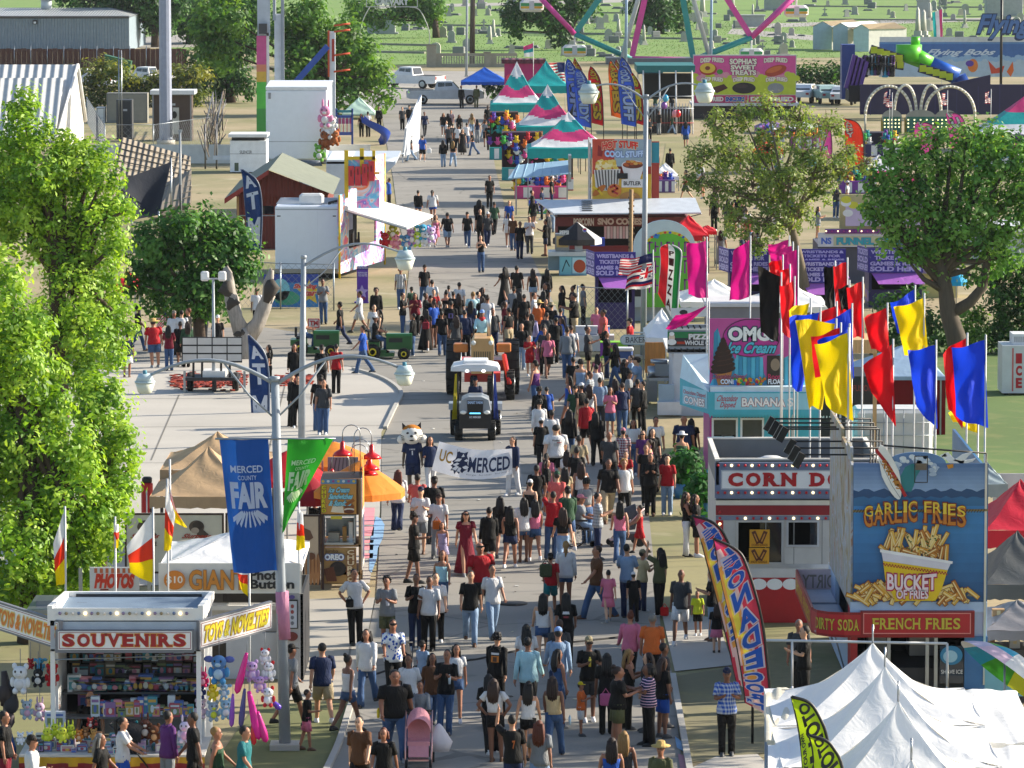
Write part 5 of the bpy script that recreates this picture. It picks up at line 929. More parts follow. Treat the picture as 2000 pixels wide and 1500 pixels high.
def sgn(x0,y0,x1,y1,draw):
 mb,f=SD(M('73757c',.5));f.box(x0,y0,x1,y1,-.14,-.02,None);g=PF(mb,Y,X0,-.145);g.pr(x0+4,y0+4,x1-4,y1-4,SIGNW,1);g.pf(x0+6,y0+6,x1-6,y1-6,.012,M('8a2030'),2);draw(g);ob('sign_board',mb,t)
SRD,SOR=M('a01820',.45),M('d99a3c',.45)
sgn(109,1229,379,1273,lambda g:g.ps('SOUVENIRS',121,1238,364,1263,SRD,3,bold=.05,gap=.15,out=SOR,ow=.14,sw=.36))
def wing(p0,p1,m,o,txt,y1_,tx):
 A,B=V(p0),V(p1);mb=MB(M('73757c',.5));d=(B-A);L_=d.length;ux=d.normalized();uy=V((0,0,1));h=.58
 mb.prism([A,A+ux*L_,A+ux*L_+uy*h,A+uy*h],-ux.cross(uy)*.08);g=Fr(mb,A,ux,uy);g.rect(.03,.04,L_-.03,h-.04,SIGNW,1);g.frame(.05,.06,L_-.05,h-.06,.012,M('8a2030'),2);g.text(txt,.12,.13,L_-.12,h-.13,m,3,bold=.04,out=o,outw=.06,shear=.04);ob('sign_board',mb,t)
z0=f.p(0,1268)[1];q=P(-60,1262,Y-2.0)
wing((f.p(-40,0)[0],1.5,z0+.18),(f.p(106,0)[0],-.10,z0-.0),M('d97a2a',.45),M('e8cf7a'),'TOYS & NOVELTIES',0,0)
wing((f.p(382,0)[0],-.10,z0-.0),(f.p(519,0)[0],1.4,z0+.18),M('d9c820',.45),M('b0801c'),'TOYS & NOVELTIES',0,0)
zc=f.p(0,1458)[1];mb,f=SD(M('8a1420',.6));u0,u1=f.p(34,0)[0],f.p(398,0)[0];n=40
mb.grid(lambda u,v:V((u0+(u1-u0)*u,-1.2+.04*math.sin(u*60),.02+(zc-.02)*v)),60,6,None,lambda u,v:M('c99a14',.6)if v>.62+.06*math.sin(u*38)else M('8a1420',.6));mb.box(u0,-1.2,zc,u1,.9,zc+.04,M('c9c4ba',.6));ob('counter',mb,t)
mb=MB(M('55575a',.5));mb.box(a,.9,zc+.4,b,1.3,zc+.44);mb.box(a,1.8,zc+.75,b,2.2,zc+.79);mb.box(b-1.9,2.4,zc+1.0,b-.1,2.8,zc+1.03);ob('shelf',mb,t)
mb=MB(STEEL);zz=zt-.18;mb.tube([(a,.3,zz-.08),(b,.3,zz+.02)],.015,6);ob('rail',mb,t)
BX=[M(c,.5)for c in('c9d4dc','b04a5a','4a6ab0','d9d2c4','8a6a9c','3f8a9a','d08a9a','7a8a5a','2c2c34','c9a04a')]
def boxtoy(loc,d,m,lab,g):
 mb=MB(m);mb.bbox((0,0,d[2]/2),d,None,.008);fr=Fr(mb,(-d[0]/2,-d[1]/2,0),(1,0,0),(0,0,1));fr.rect(d[0]*.12,d[2]*.15,d[0]*.88,d[2]*.6,rnd.choice(BX),1);fr.ell(d[0]*.5,d[2]*.4,d[0]*.18,d[2]*.2,rnd.choice(BX),2,10);fr.rect(d[0]*.1,d[2]*.72,d[0]*.9,d[2]*.86,rnd.choice(BX),1)
 one('toy_box',lab,'toy box',mb,loc,0,g)
for i in range(26):boxtoy((SX+a+.5+(b-a-1.0)*i/26*1.0+.3,SY+.95+rnd.uniform(0,.1),zc+.44),(rnd.uniform(.12,.22),.15,rnd.uniform(.15,.42)),BX[i%10],'small printed toy box lined up on the counter shelf of the souvenir stand','toy boxes along the counter shelf')
for i in range(24):boxtoy((SX+a+.3+(b-a-.6)*i/23,SY+1.9,zc+.79),(rnd.uniform(.2,.34),.2,rnd.uniform(.2,.36)),BX[(i*3)%10],'printed toy box stacked on the back shelf of the souvenir stand','toy boxes on the back shelf')
for i in range(75):boxtoy((SX+a+.25+(b-a-.5)*(i%15)/14+rnd.uniform(-.05,.05),SY+2.78,zc+.95+.30*(i//15)+rnd.uniform(-.03,.03)),(rnd.uniform(.16,.28),.05,rnd.uniform(.22,.32)),M(rnd.choice(['3a3c34','55523f','6a6458','4a4a52','7a7568','5a3a3a','39424a']),.4),'small packaged toy hanging on the dark back wall of the souvenir stand','packaged toys on the back wall')
for x,y,w,h,c,lab in((174,1365,44,40,'a0609a','large pink toy gun box hanging inside the souvenir stand'),(209,1385,30,34,'b05aa0','second pink toy box below the large pink one'),(295,1352,36,20,'6a8ab8','pale blue game box behind the counter'),(355,1385,30,24,'b08a2c','yellow and black toy truck box on the right shelf'),(108,1404,40,30,'b8c4d4','open white carton on the left of the counter')):
 q=P(x,y,SY+(2.5 if x!=108 else.4));k=mp(SY);boxtoy((q.x,q.y,q.z-h*k/2),(w*k,.15,h*k),M(c,.5),lab,None)
def plush(px,py,y,h,body,lab,limb=None,belly=None,ear=None,kind=0,hang=False,group=None):
 q=P(px,py,Y+y);k=mp(Y+y)*h/1.0;s=k;mb=MB(M(body,.85));L2=M(limb or body,.85);B2=M(belly or body,.85);E2=M(ear or body,.85)
 mb.ell((0,0,-.18*s),(.24*s,.19*s,.25*s),None,12,7);mb.ell((0,-.05*s,.2*s),(.25*s,.21*s,.22*s),None,12,7);mb.ell((0,-.13*s,-.18*s),(.16*s,.1*s,.17*s),B2,10,6);mb.ell((0,-.2*s,.14*s),(.11*s,.08*s,.08*s),B2,8,5)
 for sx in(-1,1):
  mb.ell((sx*.26*s,-.04*s,-.12*s),(.09*s,.09*s,.17*s),L2,8,5);mb.ell((sx*.14*s,-.12*s,-.4*s),(.1*s,.13*s,.11*s),L2,8,5);mb.ell((sx*.1*s,-.23*s,.25*s),(.035*s,.03*s,.045*s),BLACK,6,4)
  if kind==0:mb.ell((sx*.2*s,0,.4*s),(.09*s,.05*s,.11*s),E2,8,5)
  elif kind==1:mb.ell((sx*.13*s,0,.52*s),(.05*s,.04*s,.2*s),E2,8,5)
  else:mb.ell((sx*.33*s,.02*s,.28*s),(.17*s,.05*s,.11*s),E2,8,5)
 if hang:mb.tube([(0,0,.4*s),(0,0,.4*s+.35)],.008,4,GREY)
 t_=one('plush_toy',lab,'plush toy',mb,q,rnd.uniform(-.3,.3),group);return t_
for a_ in((428,1305,-1.6,62,'4f7fb5','big blue plush with wide ears hanging under the right sign','3f8ac0','a8c4d8','5a6ab0',2,True),(40,1325,-1.5,60,'d8dade','white plush bird in a plastic bag hanging under the left sign','d8dade','c9c9cc',None,0,True),(75,1322,-1.2,40,'1c1c20','black plush with a white face hanging at the left',None,'d8d8d8',None,1,True),(102,1318,-1.2,44,'b81c24','red plush hat toy with long arms hanging at the left',None,'b81c24',None,0,True),(102,1300,-1.0,30,'d9c81c','yellow plush hat toy above the red one',None,None,None,1,True),(78,1297,-1.0,30,'4fa0c8','light blue plush hat toy beside the yellow one',None,None,None,2,True),(60,1296,-1.0,22,'a81c24','small dark red plush hat tucked behind the white bird',None,None,None,0,True),(397,1325,-1.4,34,'d02a6a','hot pink plush hat toy hanging on the right',None,'e8a0b8',None,1,True),(391,1348,-1.3,34,'1c2a6a','dark blue plush hat toy below the hot pink one',None,'d8d8d8',None,2,True),(416,1350,-1.3,36,'d9c81c','yellow plush hat toy on the right rail',None,'e0d050',None,1,True),(438,1348,-1.3,32,'8ab4d4','pale blue plush hat toy at the end of the right rail',None,'c8d8e4',None,2,True),(52,1385,-1.2,40,'b8c8d4','pale bagged plush hanging low at the left',None,'d8a8c0',None,0,True),(78,1388,-1.2,40,'c9a8c0','pink and white bagged plush hanging low at the left',None,'dcdce0',None,1,True),(392,1384,-1.25,40,'c8b4c4','pink bagged plush, left of the row of three',None,None,None,0,True),(416,1388,-1.25,42,'9fb4c8','blue grey bagged plush, middle of the row of three',None,'c8d43a',None,0,True),(440,1384,-1.25,42,'8fb8d4','blue bagged plush, right of the row of three',None,'d8d8e0',None,0,True),(215,1330,1.6,30,'d0a890','round beige faced toy backpack hanging inside the stand',None,'d8b8a0',None,0,True),(205,1312,2.0,26,'8aa0c0','blue toy backpack behind the beige one',None,None,None,0,True),(108,1376,-.6,30,'b89080','beige faced toy purse hanging by the left post',None,None,None,0,True),(347,1370,1.9,24,'b07a3a','small tan toy dog on the right shelf',None,None,None,0,False),(92,1436,-.7,34,'c9d43a','yellow green plush, left of the pile on the counter',None,None,None,1,False),(108,1426,-.5,32,'bccb30','yellow green plush at the back of the counter pile',None,None,None,1,False),(122,1434,-.8,34,'d0d840','yellow green plush in front of the counter pile',None,None,None,1,False),(138,1428,-.5,32,'c4d034','yellow green plush, right of the counter pile',None,None,None,1,False),(40,1442,-.8,26,'d8dce4','white plush kitten at the left end of the counter',None,None,None,0,False),(58,1440,-.7,24,'c8d0dc','white plush kitten, second from the left end',None,None,None,0,False),(155,1436,-.7,26,'c97a2a','orange plush bear on the counter',None,'d9b08a',None,0,False),(168,1430,-.6,24,'8a5a2c','brown plush bear beside the orange one',None,'d0a070',None,0,False),(183,1434,-.8,24,'b88a4a','tan plush bear beside the brown one',None,None,None,0,False),(176,1412,-.2,22,'b02a24','small red plush at the back of the counter',None,'e0d0c8',None,0,False),(188,1410,-.2,22,'2a2022','small black plush at the back of the counter',None,'a03030',None,0,False),(283,1422,-.8,44,'5a2c1a','large brown and white plush on the counter',None,'e0d8d0',None,1,False),(302,1432,-.9,40,'6a3a1c','large brown plush leaning right on the counter',None,'d0a070',None,0,False),(260,1424,-.6,34,'2f8a8a','teal and lime plush on the counter',None,'b8d43a',None,0,False),(362,1428,-.8,46,'d8c8dc','white and pink unicorn plush at the right end of the counter',None,'e0a8c8',None,1,False),(525,1310,-1.9,40,'dcd8e0','inflatable white dog in a red hat, upper one by the lamp post','e0e0e4','e4e4e8','c81c24',0,True),(518,1282,-1.9,34,'d8d4dc','inflatable white toy with a red cap at the top of the bunch',None,None,'c81c24',0,True),(524,1360,-2.0,42,'dcdce4','inflatable white dog in a red hat, lower one by the lamp post','c02a34','e4e4e8','c81c24',0,True),(492,1310,-1.8,44,'c0a0d4','lilac inflatable toy in the hanging bunch',None,'d8c0e0',None,0,True),(508,1335,-2.0,36,'b890c8','purple inflatable toy in the middle of the bunch',None,'d0a8c0',None,2,True)):plush(a_[0],a_[1],a_[2]+(1.75 if a_[10]else 0),a_[3],a_[4],a_[5],a_[6],a_[7],a_[8],a_[9],a_[10])
for x0,y0,x1,y1,w,c,lab in((482,1275,462,1355,13,'d81c88','hot pink inflatable bat tilted at the left of the bunch'),(486,1350,506,1445,15,'e01c9a','long magenta inflatable hammer hanging low'),(478,1345,470,1420,10,'4a4a88','dark patterned inflatable sword beside the pink hammer'),(503,1390,520,1450,13,'d82a90','pink inflatable shape at the bottom of the bunch'),(530,1368,548,1385,10,'5a3ab0','violet inflatable hammer head by the lamp post'),(494,1400,496,1455,10,'d8283c','red inflatable tip hanging at the bottom of the bunch'),(455,1355,452,1420,9,'8a4ab8','purple inflatable sword behind the shoppers')):
 p,q=P(x0,y0,SY-.2),P(x1,y1,SY-.2);d=q-p;mb=MB(M(c,.25));k=w*mp(SY);mb.tube([d*t_ for t_ in(0,.1,.4,.7,.92,1)],[k*.25,k*.35,k*.5,k*.62,k*.5,k*.1],10);mb.tube([(0,0,0),(0,0,.25)],.006,4,GREY);one('inflatable_toy',lab,'inflatable toy',mb,p)
for i,(x,y,c)in enumerate(((20,1360,'2a2a30'),(8,1340,'332a2a'),(12,1390,'3a3036'),(15,1450,'1f4a8a'))):
 q=P(x,y,SY+.4);mb=MB(M(c,.7));mb.tube([(0,0,.3),(.05,0,-.1),(-.03,0,-.4)],[.06,.12,.05],8);mb.ell((.02,-.05,-.15),(.16,.1,.2),None,8,5);one('hanging_bag',['dark toy bag hanging at the far left, middle one','dark toy bag hanging at the far left, upper one','dark toy bag hanging at the far left, lower one','blue toy bag at the far left edge by the counter'][i],'bag',mb,q)
for i in range(70):
 x,yv=rnd.uniform(u0+.2,u1-.2),rnd.uniform(-1.05,.1)
 boxtoy((SX+x,SY+yv,zc+.042),(rnd.uniform(.1,.3),rnd.uniform(.08,.2),rnd.uniform(.06,.26)),M(rnd.choice(['c8d0da','9a8aa8','b8a0b0','6a7aa8','d0ccc0','a84a5a','4a8a9a','8a6a50','3a3a44','c0b06a']),.5),'small toy or box laid out on the front counter of the souvenir stand','toys laid out on the front counter')
Y=Yg(1330);X0=X_(450,Y);t=T('photo_stand','white topped photo button stand with a big orange and black sign','stand',(X0,Y,0));mb=MB(M('6a6660',.6));f=PF(mb,Y,X0);a,zt=f.p(316,1160);b,_=f.p(592,1160)
mb.box(a,0,.02,a+.06,3,zt);mb.box(b-.06,0,.02,b,3,zt,M('242428'));mb.box(a,3,.02,b,3.05,zt);f.box(392,1185,560,1240,.5,.6,M('b5b2ae',.5));f.box(405,1187,545,1196,.3,.5,M('c9c6c2'));f.box(430,1165,486,1188,1.0,1.05,M('2a2422'));f.box(440,1240,592,1330,.3,.4,M('b9bcc0',.5));ob('body',mb,t)
mb=MB(M('3a3a3e',.6));f=PF(mb,Y,X0,-.02);f.box(542,1160,592,1330,0,.04,M('a8a4a0'));f.pr(550,1171,582,1228,BLACK,2);f.pr(552,1174,580,1226,M('b8bcc4'),3)
for i in range(4):
 for j in range(2):f.pe(560+j*11,1184+i*11,3.4,4,M('8a3a3a' if i<2 else '6a6a72'),4,10)
f.pe(570,1243,12,9,M('6a2a22'),2);f.pe(556,1166,6,4,M('b07a3a'),4);f.pe(570,1166,6,4,M('5a4a8a'),4);ob('menu_board',mb,t)
mb=MB(M('d6d4ce',.5));f=PF(mb,Y,X0,-.08);f.box(309,1101,586,1160,0,.05,None);f.pe(341,1133,21,19,M('c97a2a'),1,24);f.pt_('$10',325,1125,357,1141,M('e4dcd0'),2,bold=.02);f.pt_('GIANT',369,1113,481,1152,M('c9822c'),2,bold=.03,out=M('6a4a24'),outw=.02);f.pt_('Photo',488,1113,556,1133,M('1c1c1e'),2,bold=.04);f.pt_('Button',488,1132,575,1150,M('1c1c1e'),2,bold=.04);ob('sign_board',mb,t)
canopy('white canopy roof over the photo button stand',312,590,1104,1037,Y+.05,4,m=WT,val=.12,hs=1.25)
Y2=Y+1.5;mb=MB(M('d8d4ce',.5));f=PF(mb,Y2,X_(222,Y2));f.box(175,1108,272,1154,0,.05,None);f.pt_('PHOTOS',186,1120,262,1149,M('d83a1c'),2,bold=.06,out=M('e8b0a0'),outw=.03,shear=.06);
for i in range(8):f.pr(184+i*11,1110,190+i*11,1119,M('c9683c'),1)
mb.box(-.8,.01,0,-.72,.05,f.p(0,1110)[1],STEEL);mb.box(.72,.01,0,.8,.05,f.p(0,1110)[1],STEEL);f.pr(196,1150,212,1153,M('8a3a2a'),2);one('photo_sign','white board lettered photos in red behind the souvenir stand','sign',mb,(f.X0,Y2,0))
mb=MB(M('b5a98c',.6));f=PF(mb,SY+7);f.X0=X_(110,SY+7);f.box(55,1196,100,1300,0,2,M('a89c80',.7));f.box(52,1190,104,1198,-.1,2.1,M('8f9498',.4,'metal'));f.box(66,1180,98,1190,.5,1.2,M('7f868c',.4,'metal'));one('utility_trailer','beige utility trailer top left behind the souvenir stand','trailer',mb,(f.X0,SY+7,0))
Y=Yg(1150);X0=X_(665,Y);t=T('churro_stand','narrow wooden churro stand with a glass case and two posters','food stand',(X0,Y,0));mb=MB(M('8a6a44',.6,'wood'));f=PF(mb,Y,X0);a,zt=f.p(626,936);b,_=f.p(704,936)
for x in(a,b-.05):
 for y in(0,1.6):mb.box(x,y,0,x+.05,y+.05,zt)
mb.box(a,0,.35,b,1.65,.42);mb.box(a,0,f.p(0,1068)[1],b,1.65,f.p(0,1064)[1]);mb.box(a,.05,f.p(0,1006)[1],b,1.65,zt,M('6a4a2a'));ob('frame',mb,t)
mb=MB(M('c9883c',.5));f=PF(mb,Y,X0,-.04);f.box(626,936,696,1004,0,.04,M('a8702c'));f.pr(626,936,696,945,M('5a8ab0'),1)
for i in range(7):f.pe(631+i*10,940,3,2.6,M(['d9b43c','d8d8d8','a04a8a'][i%3]),2,8)
f.pr(627,945,696,1004,M('c68a3e',.5),1)
for i,ch in enumerate('CHURRO'):f.pt_(ch,628,948+i*9,637,956+i*9,M('d9c81c'),3,bold=.06,out=M('5a2a0c'),outw=.05)
for tx,y,w in(('Ice Cream',950,40),('Sandwiches',963,46),('& Sundaes',976,44)):f.pt_(tx,643,y+1,643+w,y+12,M('8ac8d8'),4,bold=.05,out=M('2a4a50'),outw=.06,shear=.1)
f.pp([(646,1000),(650,988),(660,982),(670,990),(672,1002)],M('e4d4bc'),3);f.pe(682,990,10,7,M('8a4a22'),3);f.pe(682,995,10,3,M('e0d0c0'),4);f.pe(682,999,10,4,M('6a3418'),5);f.pp([(672,984),(690,974),(694,978),(678,988)],M('a05a24'),6);ob('poster',mb,t)
mb=MB(M('a8824c',.5));f=PF(mb,Y,X0,-.04);f.box(630,1070,696,1140,0,.04,None);f.pt_('Jumbo',635,1073,660,1081,M('3a2414'),2);f.pt_('OREO',634,1082,672,1094,M('e0e4ec'),3,bold=.06,out=M('2a5aa8'),outw=.08);f.pe(660,1111,16,14.5,M('1a1414'),2,24);f.pe(660,1111,13,11.5,M('2a2222'),3,20);f.pe(660,1111,8,7,M('1a1414'),4,16)
for i in range(5):f.pk([(634+i*4,1112-i),(640+i*4,1134)],.05,M('5a2c18'),3+i*.1)
for i,ch in enumerate('CHURRO'):f.pt_(ch,678,1074+i*10.5,692,1083+i*10.5,M('d9c4a0'),3,bold=.05,out=M('7a2a1c'),outw=.05)
ob('poster',mb,t)
mb=MB(M('aab2b8',.3,'metal'));f=PF(mb,Y,X0);
for q in((630,1006,694,1009),(630,1009,633,1064),(691,1009,694,1064),(630,1060,694,1064)):f.box(*q,.0,.9,None)
f.box(634,1020,690,1056,.85,.9,M('8f979c',.3,'metal'));f.box(640,1044,662,1060,.3,.7,M('b8a890'));f.box(668,1032,676,1060,.3,.5,M('b8803c'));f.box(680,1024,688,1060,.4,.6,M('c9ccd0',.3,'metal'));f.pr(646,1008,668,1014,M('d9c43c'),3);ob('display_case',mb,t)
mb=MB(M('d8d4cc',.5));mb.box(b+.01,.1,.45,b+.04,1.6,zt);g=Fr(mb,(b+.045,.1,.45),(0,1,0),(0,0,1));g.rect(.1,.2,1.4,1.3,M('4a4a6a'),1);g.rect(.1,1.5,1.4,2.8,M('c98a3a'),1);ob('side_panel',mb,t)
def umb(label,px,py,Yq,rpx,drop,m,base=True,n=8,cat='umbrella',group=None,name='patio_umbrella',tilt=0):
 q=P(px,py,Yq);r=rpx*mp(Yq);t_=T(name,label,cat,(q.x,Yq,0),.3,group);mb=MB(m);tm=Matrix.Rotation(tilt,3,'Y')
 for i in range(n):
  a0,a1=2*math.pi*i/n,2*math.pi*(i+1)/n;mb.grid(lambda u,v:V((0,0,q.z))+tm@V((r*v*math.cos(a0+(a1-a0)*u)*(1-.06*math.sin(math.pi*u)*v),r*v*math.sin(a0+(a1-a0)*u)*(1-.06*math.sin(math.pi*u)*v),-drop*v**1.2)),5,5,m)
  mb.grid(lambda u,v:V((0,0,q.z))+tm@V((r*math.cos(a0+(a1-a0)*u)*(1-.06*math.sin(math.pi*u)),r*math.sin(a0+(a1-a0)*u)*(1-.06*math.sin(math.pi*u)),-drop-.16*v)),5,1,m)
 ob('canopy',mb,t_);mb=MB(STEEL);mb.tube([(0,0,0),(0,0,q.z)],.025,6);ob('pole',mb,t_);return t_
ORG=M('e08a34',.6,'canopy')
umb('orange patio umbrella right of the churro stand',702,900,Yg(1120),92,.75,ORG,group=None)
umb('orange patio umbrella behind the green county banner',652,862,Yg(1060),92,.55,ORG)
umb('red patio umbrella with white lettering left of the green banner',560,880,Yg(1080),84,.7,M('c0202c',.6,'canopy'))
umb('dark red patio umbrella low behind the green banner',600,925,Yg(1110),60,.6,M('8a1424',.6,'canopy'))
mb=MB(M('77777c',.5));f=PF(mb,Yg(1075));f.X0=X_(665,f.Y);f.box(640,893,700,938,0,.05,None)
for i in range(7):f.pk([(650+i*7,895),(640+i*9,936)],.03,M('4a4a4e'),2)
mb.box(-.5,0,0,-.45,.05,f.p(0,900)[1],STEEL);one('grill_board','grey lattice panel below the orange umbrella behind the churro stand','panel',mb,(f.X0,f.Y,0))
for i,(x,y,s)in enumerate(((669,874,-1),(726,880,1),(722,902,1),(719,912,1),(648,928,-1))):
 Yq=Yg(1140)+i*.35;q=P(x,y,Yq);t_=T('heat_lamp',['red barn style lamp behind the first orange umbrella','red barn style lamp, highest of the right pair','red barn style lamp, lowest wide shade on the right','red barn style lamp, left of the right cluster','red barn style lamp just above the churro poster'][i],'lamp',(q.x,Yq,q.z));mb=MB(M('c0141c',.3));mb.rings([(0,0,-.2,.26,.26),(0,0,-.12,.2,.2),(0,0,-.04,.07,.07),(0,0,.12,.06,.06),(0,0,.16,.03,.03)],14);ob('shade',mb,t_)
 mb=MB(STEEL);pts=[(0,0,.16)]+[(s*(-.22+.22*math.cos(an)),0,.35+.22*math.sin(an))for an in[math.pi*j/8 for j in range(9)]]+[(s*-.44,0,P(0,938,Yq).z-q.z)];mb.tube(pts,.013,5);ob('arm',mb,t_)
Y=Yg(1152);mb=MB();
for i,(x0,x1,y0,y1,lab)in enumerate(((243,438,1002,1120,'white fabric fence panel printed with a bulldog style emblem, left one'),(440,505,1002,1120,'white fabric fence panel right of the emblem panel'),(590,626,1005,1142,'beige churro picture panel left of the churro stand'))):
 mb=MB(M('c9c4bc' if i<2 else 'c0aa94',.6));f=PF(mb,Y);f.X0=X_((x0+x1)/2,Y);f.box(x0,y0,x1,y1,0,.03,None);f.pf(x0,y0,x1,y1,.05,M('3a2624'),2)
 if i==0:
  for cx in(283,384):
   f.pe(cx,1029,15,13,M('5a4a44'),3);f.pe(cx+3,1026,11,8,M('3a302e'),4);f.pe(cx-3,1036,8,6,M('a89890'),5);f.pp([(cx+8,1030),(cx+24,1044),(cx+10,1050),(cx,1044)],M('4a403c'),4);f.pt_('Slurpees',cx-27,1042,cx+27,1054,M('a8382a'),6,bold=.03,shear=.2);f.pt_('COFFEE',cx-10,1058,cx+24,1066,M('3a3434'),6)
 elif i==2:
  for j in range(4):f.pe(600+j*7,1112,4,32,M('a8764c'),3+j*.3,12);f.pe(600+j*7,1100,1.2,22,M('7a4c2c'),4+j*.3,8)
  f.pe(608,1086,8,7,M('6a4430'),6);f.pp([(592,1030),(606,1036),(612,1050),(598,1060)],M('6a4a3a'),3)
 for x in(x0,x1):u=f.p(x,0)[0];mb.box(u-.03,.03,0,u+.03,.08,f.p(0,y0)[1],M('3a2624'))
 one('fence_panel',lab,'fence panel',mb,(f.X0,Y,0))
BG=M('b59a78',.6,'canopy')
canopy('beige peaked canopy nearest the banner fence',292,505,970,872,Yg(1125)+1,4.2,m=BG,val=.3,group='beige peaked canopies',hs=1.5,legm=M('2a2626'))
canopy('beige peaked canopy behind, with a slightly higher peak',312,520,918,843,Yg(1075),4.2,m=BG,val=.35,group='beige peaked canopies',hs=1.5,legm=M('2a2626'))
q=G(288,1050);mb=MB(M('b81c20',.5));mb.bbox((0,0,.75),(.3,.3,1.5),None,.05);mb.bbox((0,0,1.55),(.26,.26,.18),BLACK,.05);mb.tube([(0,-.16,.2),(0,-.16,1.3)],.02,5,M('e0e0e0'));one('rolled_sign','red rolled sign cover leaning beside the beige canopy','cover',mb,q,0)
Y=Yg(768);X0=X_(415,Y);t=T('light_tower','black trailer with solar panels and a tall floodlight mast','light tower',(X0,Y,0));mb=MB(M('232326',.5));f=PF(mb,Y,X0)
f.box(362,738,466,744,0,1.4,None);f.box(395,726,440,740,.2,1.2,WHITE);f.box(413,744,421,768,.3,.5,None);ob('chassis',mb,t)
for x in(369,458):mb=MB(RUBBER);u,z=f.p(x,758);mb.wheel((u,.7,.33),.33,.2,'x');ob('wheel',mb,t)
for x in(355,473):mb=MB(STEEL);u,_=f.p(x,0);mb.box(u-.04,.1,0,u+.04,.18,.75);ob('stabiliser',mb,t)
mb=MB(BLACK);f=PF(mb,Y+.3,X0);f.mb=mb;f.box(355,658,473,708,.25,.3,None)
for i in range(4):
 for j in range(3):f.pr(357+i*29.2,660+j*16,384+i*29.2,674+j*16,M('d0ccc8',.4),-70)
g=PF(mb,Y,X0,.24);
for i in range(4):
 for j in range(3):g.pr(357+i*29.2,660+j*16,384+i*29.2,673+j*16,M('c4c0bc',.35),1)
for x in(378,395,432,449):f.pk([(x,708),(x,738)],.08,BLACK,-60)
ob('solar_panel',mb,t)
mb=MB(GALV);u,zt=f.p(416,545);mb.tube([(u,.4,.5),(u,.4,zt*.55),(u,.4,zt)],[.07,.06,.045],8);mb.tube([(u-.25,.4,zt),(u+.3,.4,zt)],.03,6);ob('mast',mb,t)
for dx in(-.28,.32):mb=MB(WHITE);mb.bbox((u+dx,.3,zt+.1),(.28,.2,.34),None,.05);mb.box(u+dx-.1,.19,zt,u+dx+.1,.2,zt+.2,M('e8e8e8'));ob('floodlight',mb,t)
mb=MB(M('8a2a1c',.9));n=0
for i in range(420):
 x,y=rnd.uniform(335,480),rnd.gauss(746,7);q=G(x,y);mb.obox((q.x,q.y,.03+rnd.random()*.06),(.22,.1,.04),rnd.random()*3,M(rnd.choice(['8a2a1c','9c3a24','6a2018']),.9))
for i in range(160):q=G(rnd.uniform(540,610),rnd.gauss(745,4));mb.obox((q.x,q.y,.03+rnd.random()*.06),(.2,.1,.04),rnd.random()*3,M(rnd.choice(['8a2a1c','9c3a24']),.9))
tag(ob('wood_mulch',mb),kind='stuff')
Y=Yg(700);X0=X_(478,Y);t=T('dead_tree','bleached forked dead trunk with dark animal carvings on both limbs','tree',(X0,Y,0));mb=MB(M('9a938a',.9,'wood'))
def px2(x,y):q=P(x,y,Y);return V((q.x-X0,0,q.z))
mb.tube([px2(480,706),px2(480,680),px2(478,655),px2(480,640)],[.5,.42,.4,.3],10);mb.tube([px2(476,655),px2(462,620),px2(452,585),px2(449,568),px2(446,550),px2(444,537),px2(441,522)],[.36,.25,.29,.22,.2,.21,.06],11);mb.tube([px2(484,655),px2(502,630),px2(516,600),px2(521,582),px2(524,565),px2(526,548),px2(530,526)],[.34,.26,.29,.21,.2,.19,.07],11);mb.tube([px2(452,590),px2(444,580),px2(440,566)],[.14,.1,.05],6);mb.tube([px2(518,596),px2(528,590),px2(534,578)],[.14,.1,.04],6);mb.tube([px2(480,700),px2(470,712),px2(460,714)],[.25,.18,.08],6);mb.v=[(x+rnd.gauss(0,.028),y+rnd.gauss(0,.028),z+rnd.gauss(0,.04))for x,y,z in mb.v];ob('trunk',mb,t)
mb=MB(M('26221f',.8))
for pts,r in(([px2(446,548),px2(440,565),px2(452,580)],[.12,.3,.1]),([px2(450,575),px2(456,590),px2(447,605)],[.1,.28,.08]),([px2(528,545),px2(532,560),px2(520,590)],[.12,.32,.12]),([px2(476,640),px2(470,650),px2(480,662)],[.1,.3,.1])):mb=MB(M('3a342e',.8));mb.tube([p+V((0,-.15,0))for p in pts],r,8);ob('carving',mb,t)
chain_fence('chain link fence before the shooting star banner',[(450,598),(548,604),(652,606)],1.9,None,.3)
Y=Yg(604)+.8;mb=MB(M('23409a',.5));f=PF(mb,Y);f.X0=X_(575,Y);f.box(515,536,622,600,0,.05,None);f.pr(516,552,622,600,M('2f7ab8'),1);f.pe(548,566,18,22,M('7ac0d0'),2);f.pe(560,582,26,14,M('3f9a7a'),2);f.star(f.p(604,572)[0],f.p(604,572)[1],.55,M('d9b82c'),3);f.pt_('Shooting',574,554,618,566,M('c83a34'),4,bold=.05,out=M('e8d0c0'),outw=.04,shear=.1);f.pt_('Star',588,566,618,578,M('c83a34'),4,bold=.05,out=M('e8d0c0'),outw=.04,shear=.1);mb.box(-1,.05,0,-.9,.1,1.6,BLACK);one('ride_banner','blue banner with a yellow star and red lettering behind the chain link fence','banner',mb,(f.X0,Y,0))
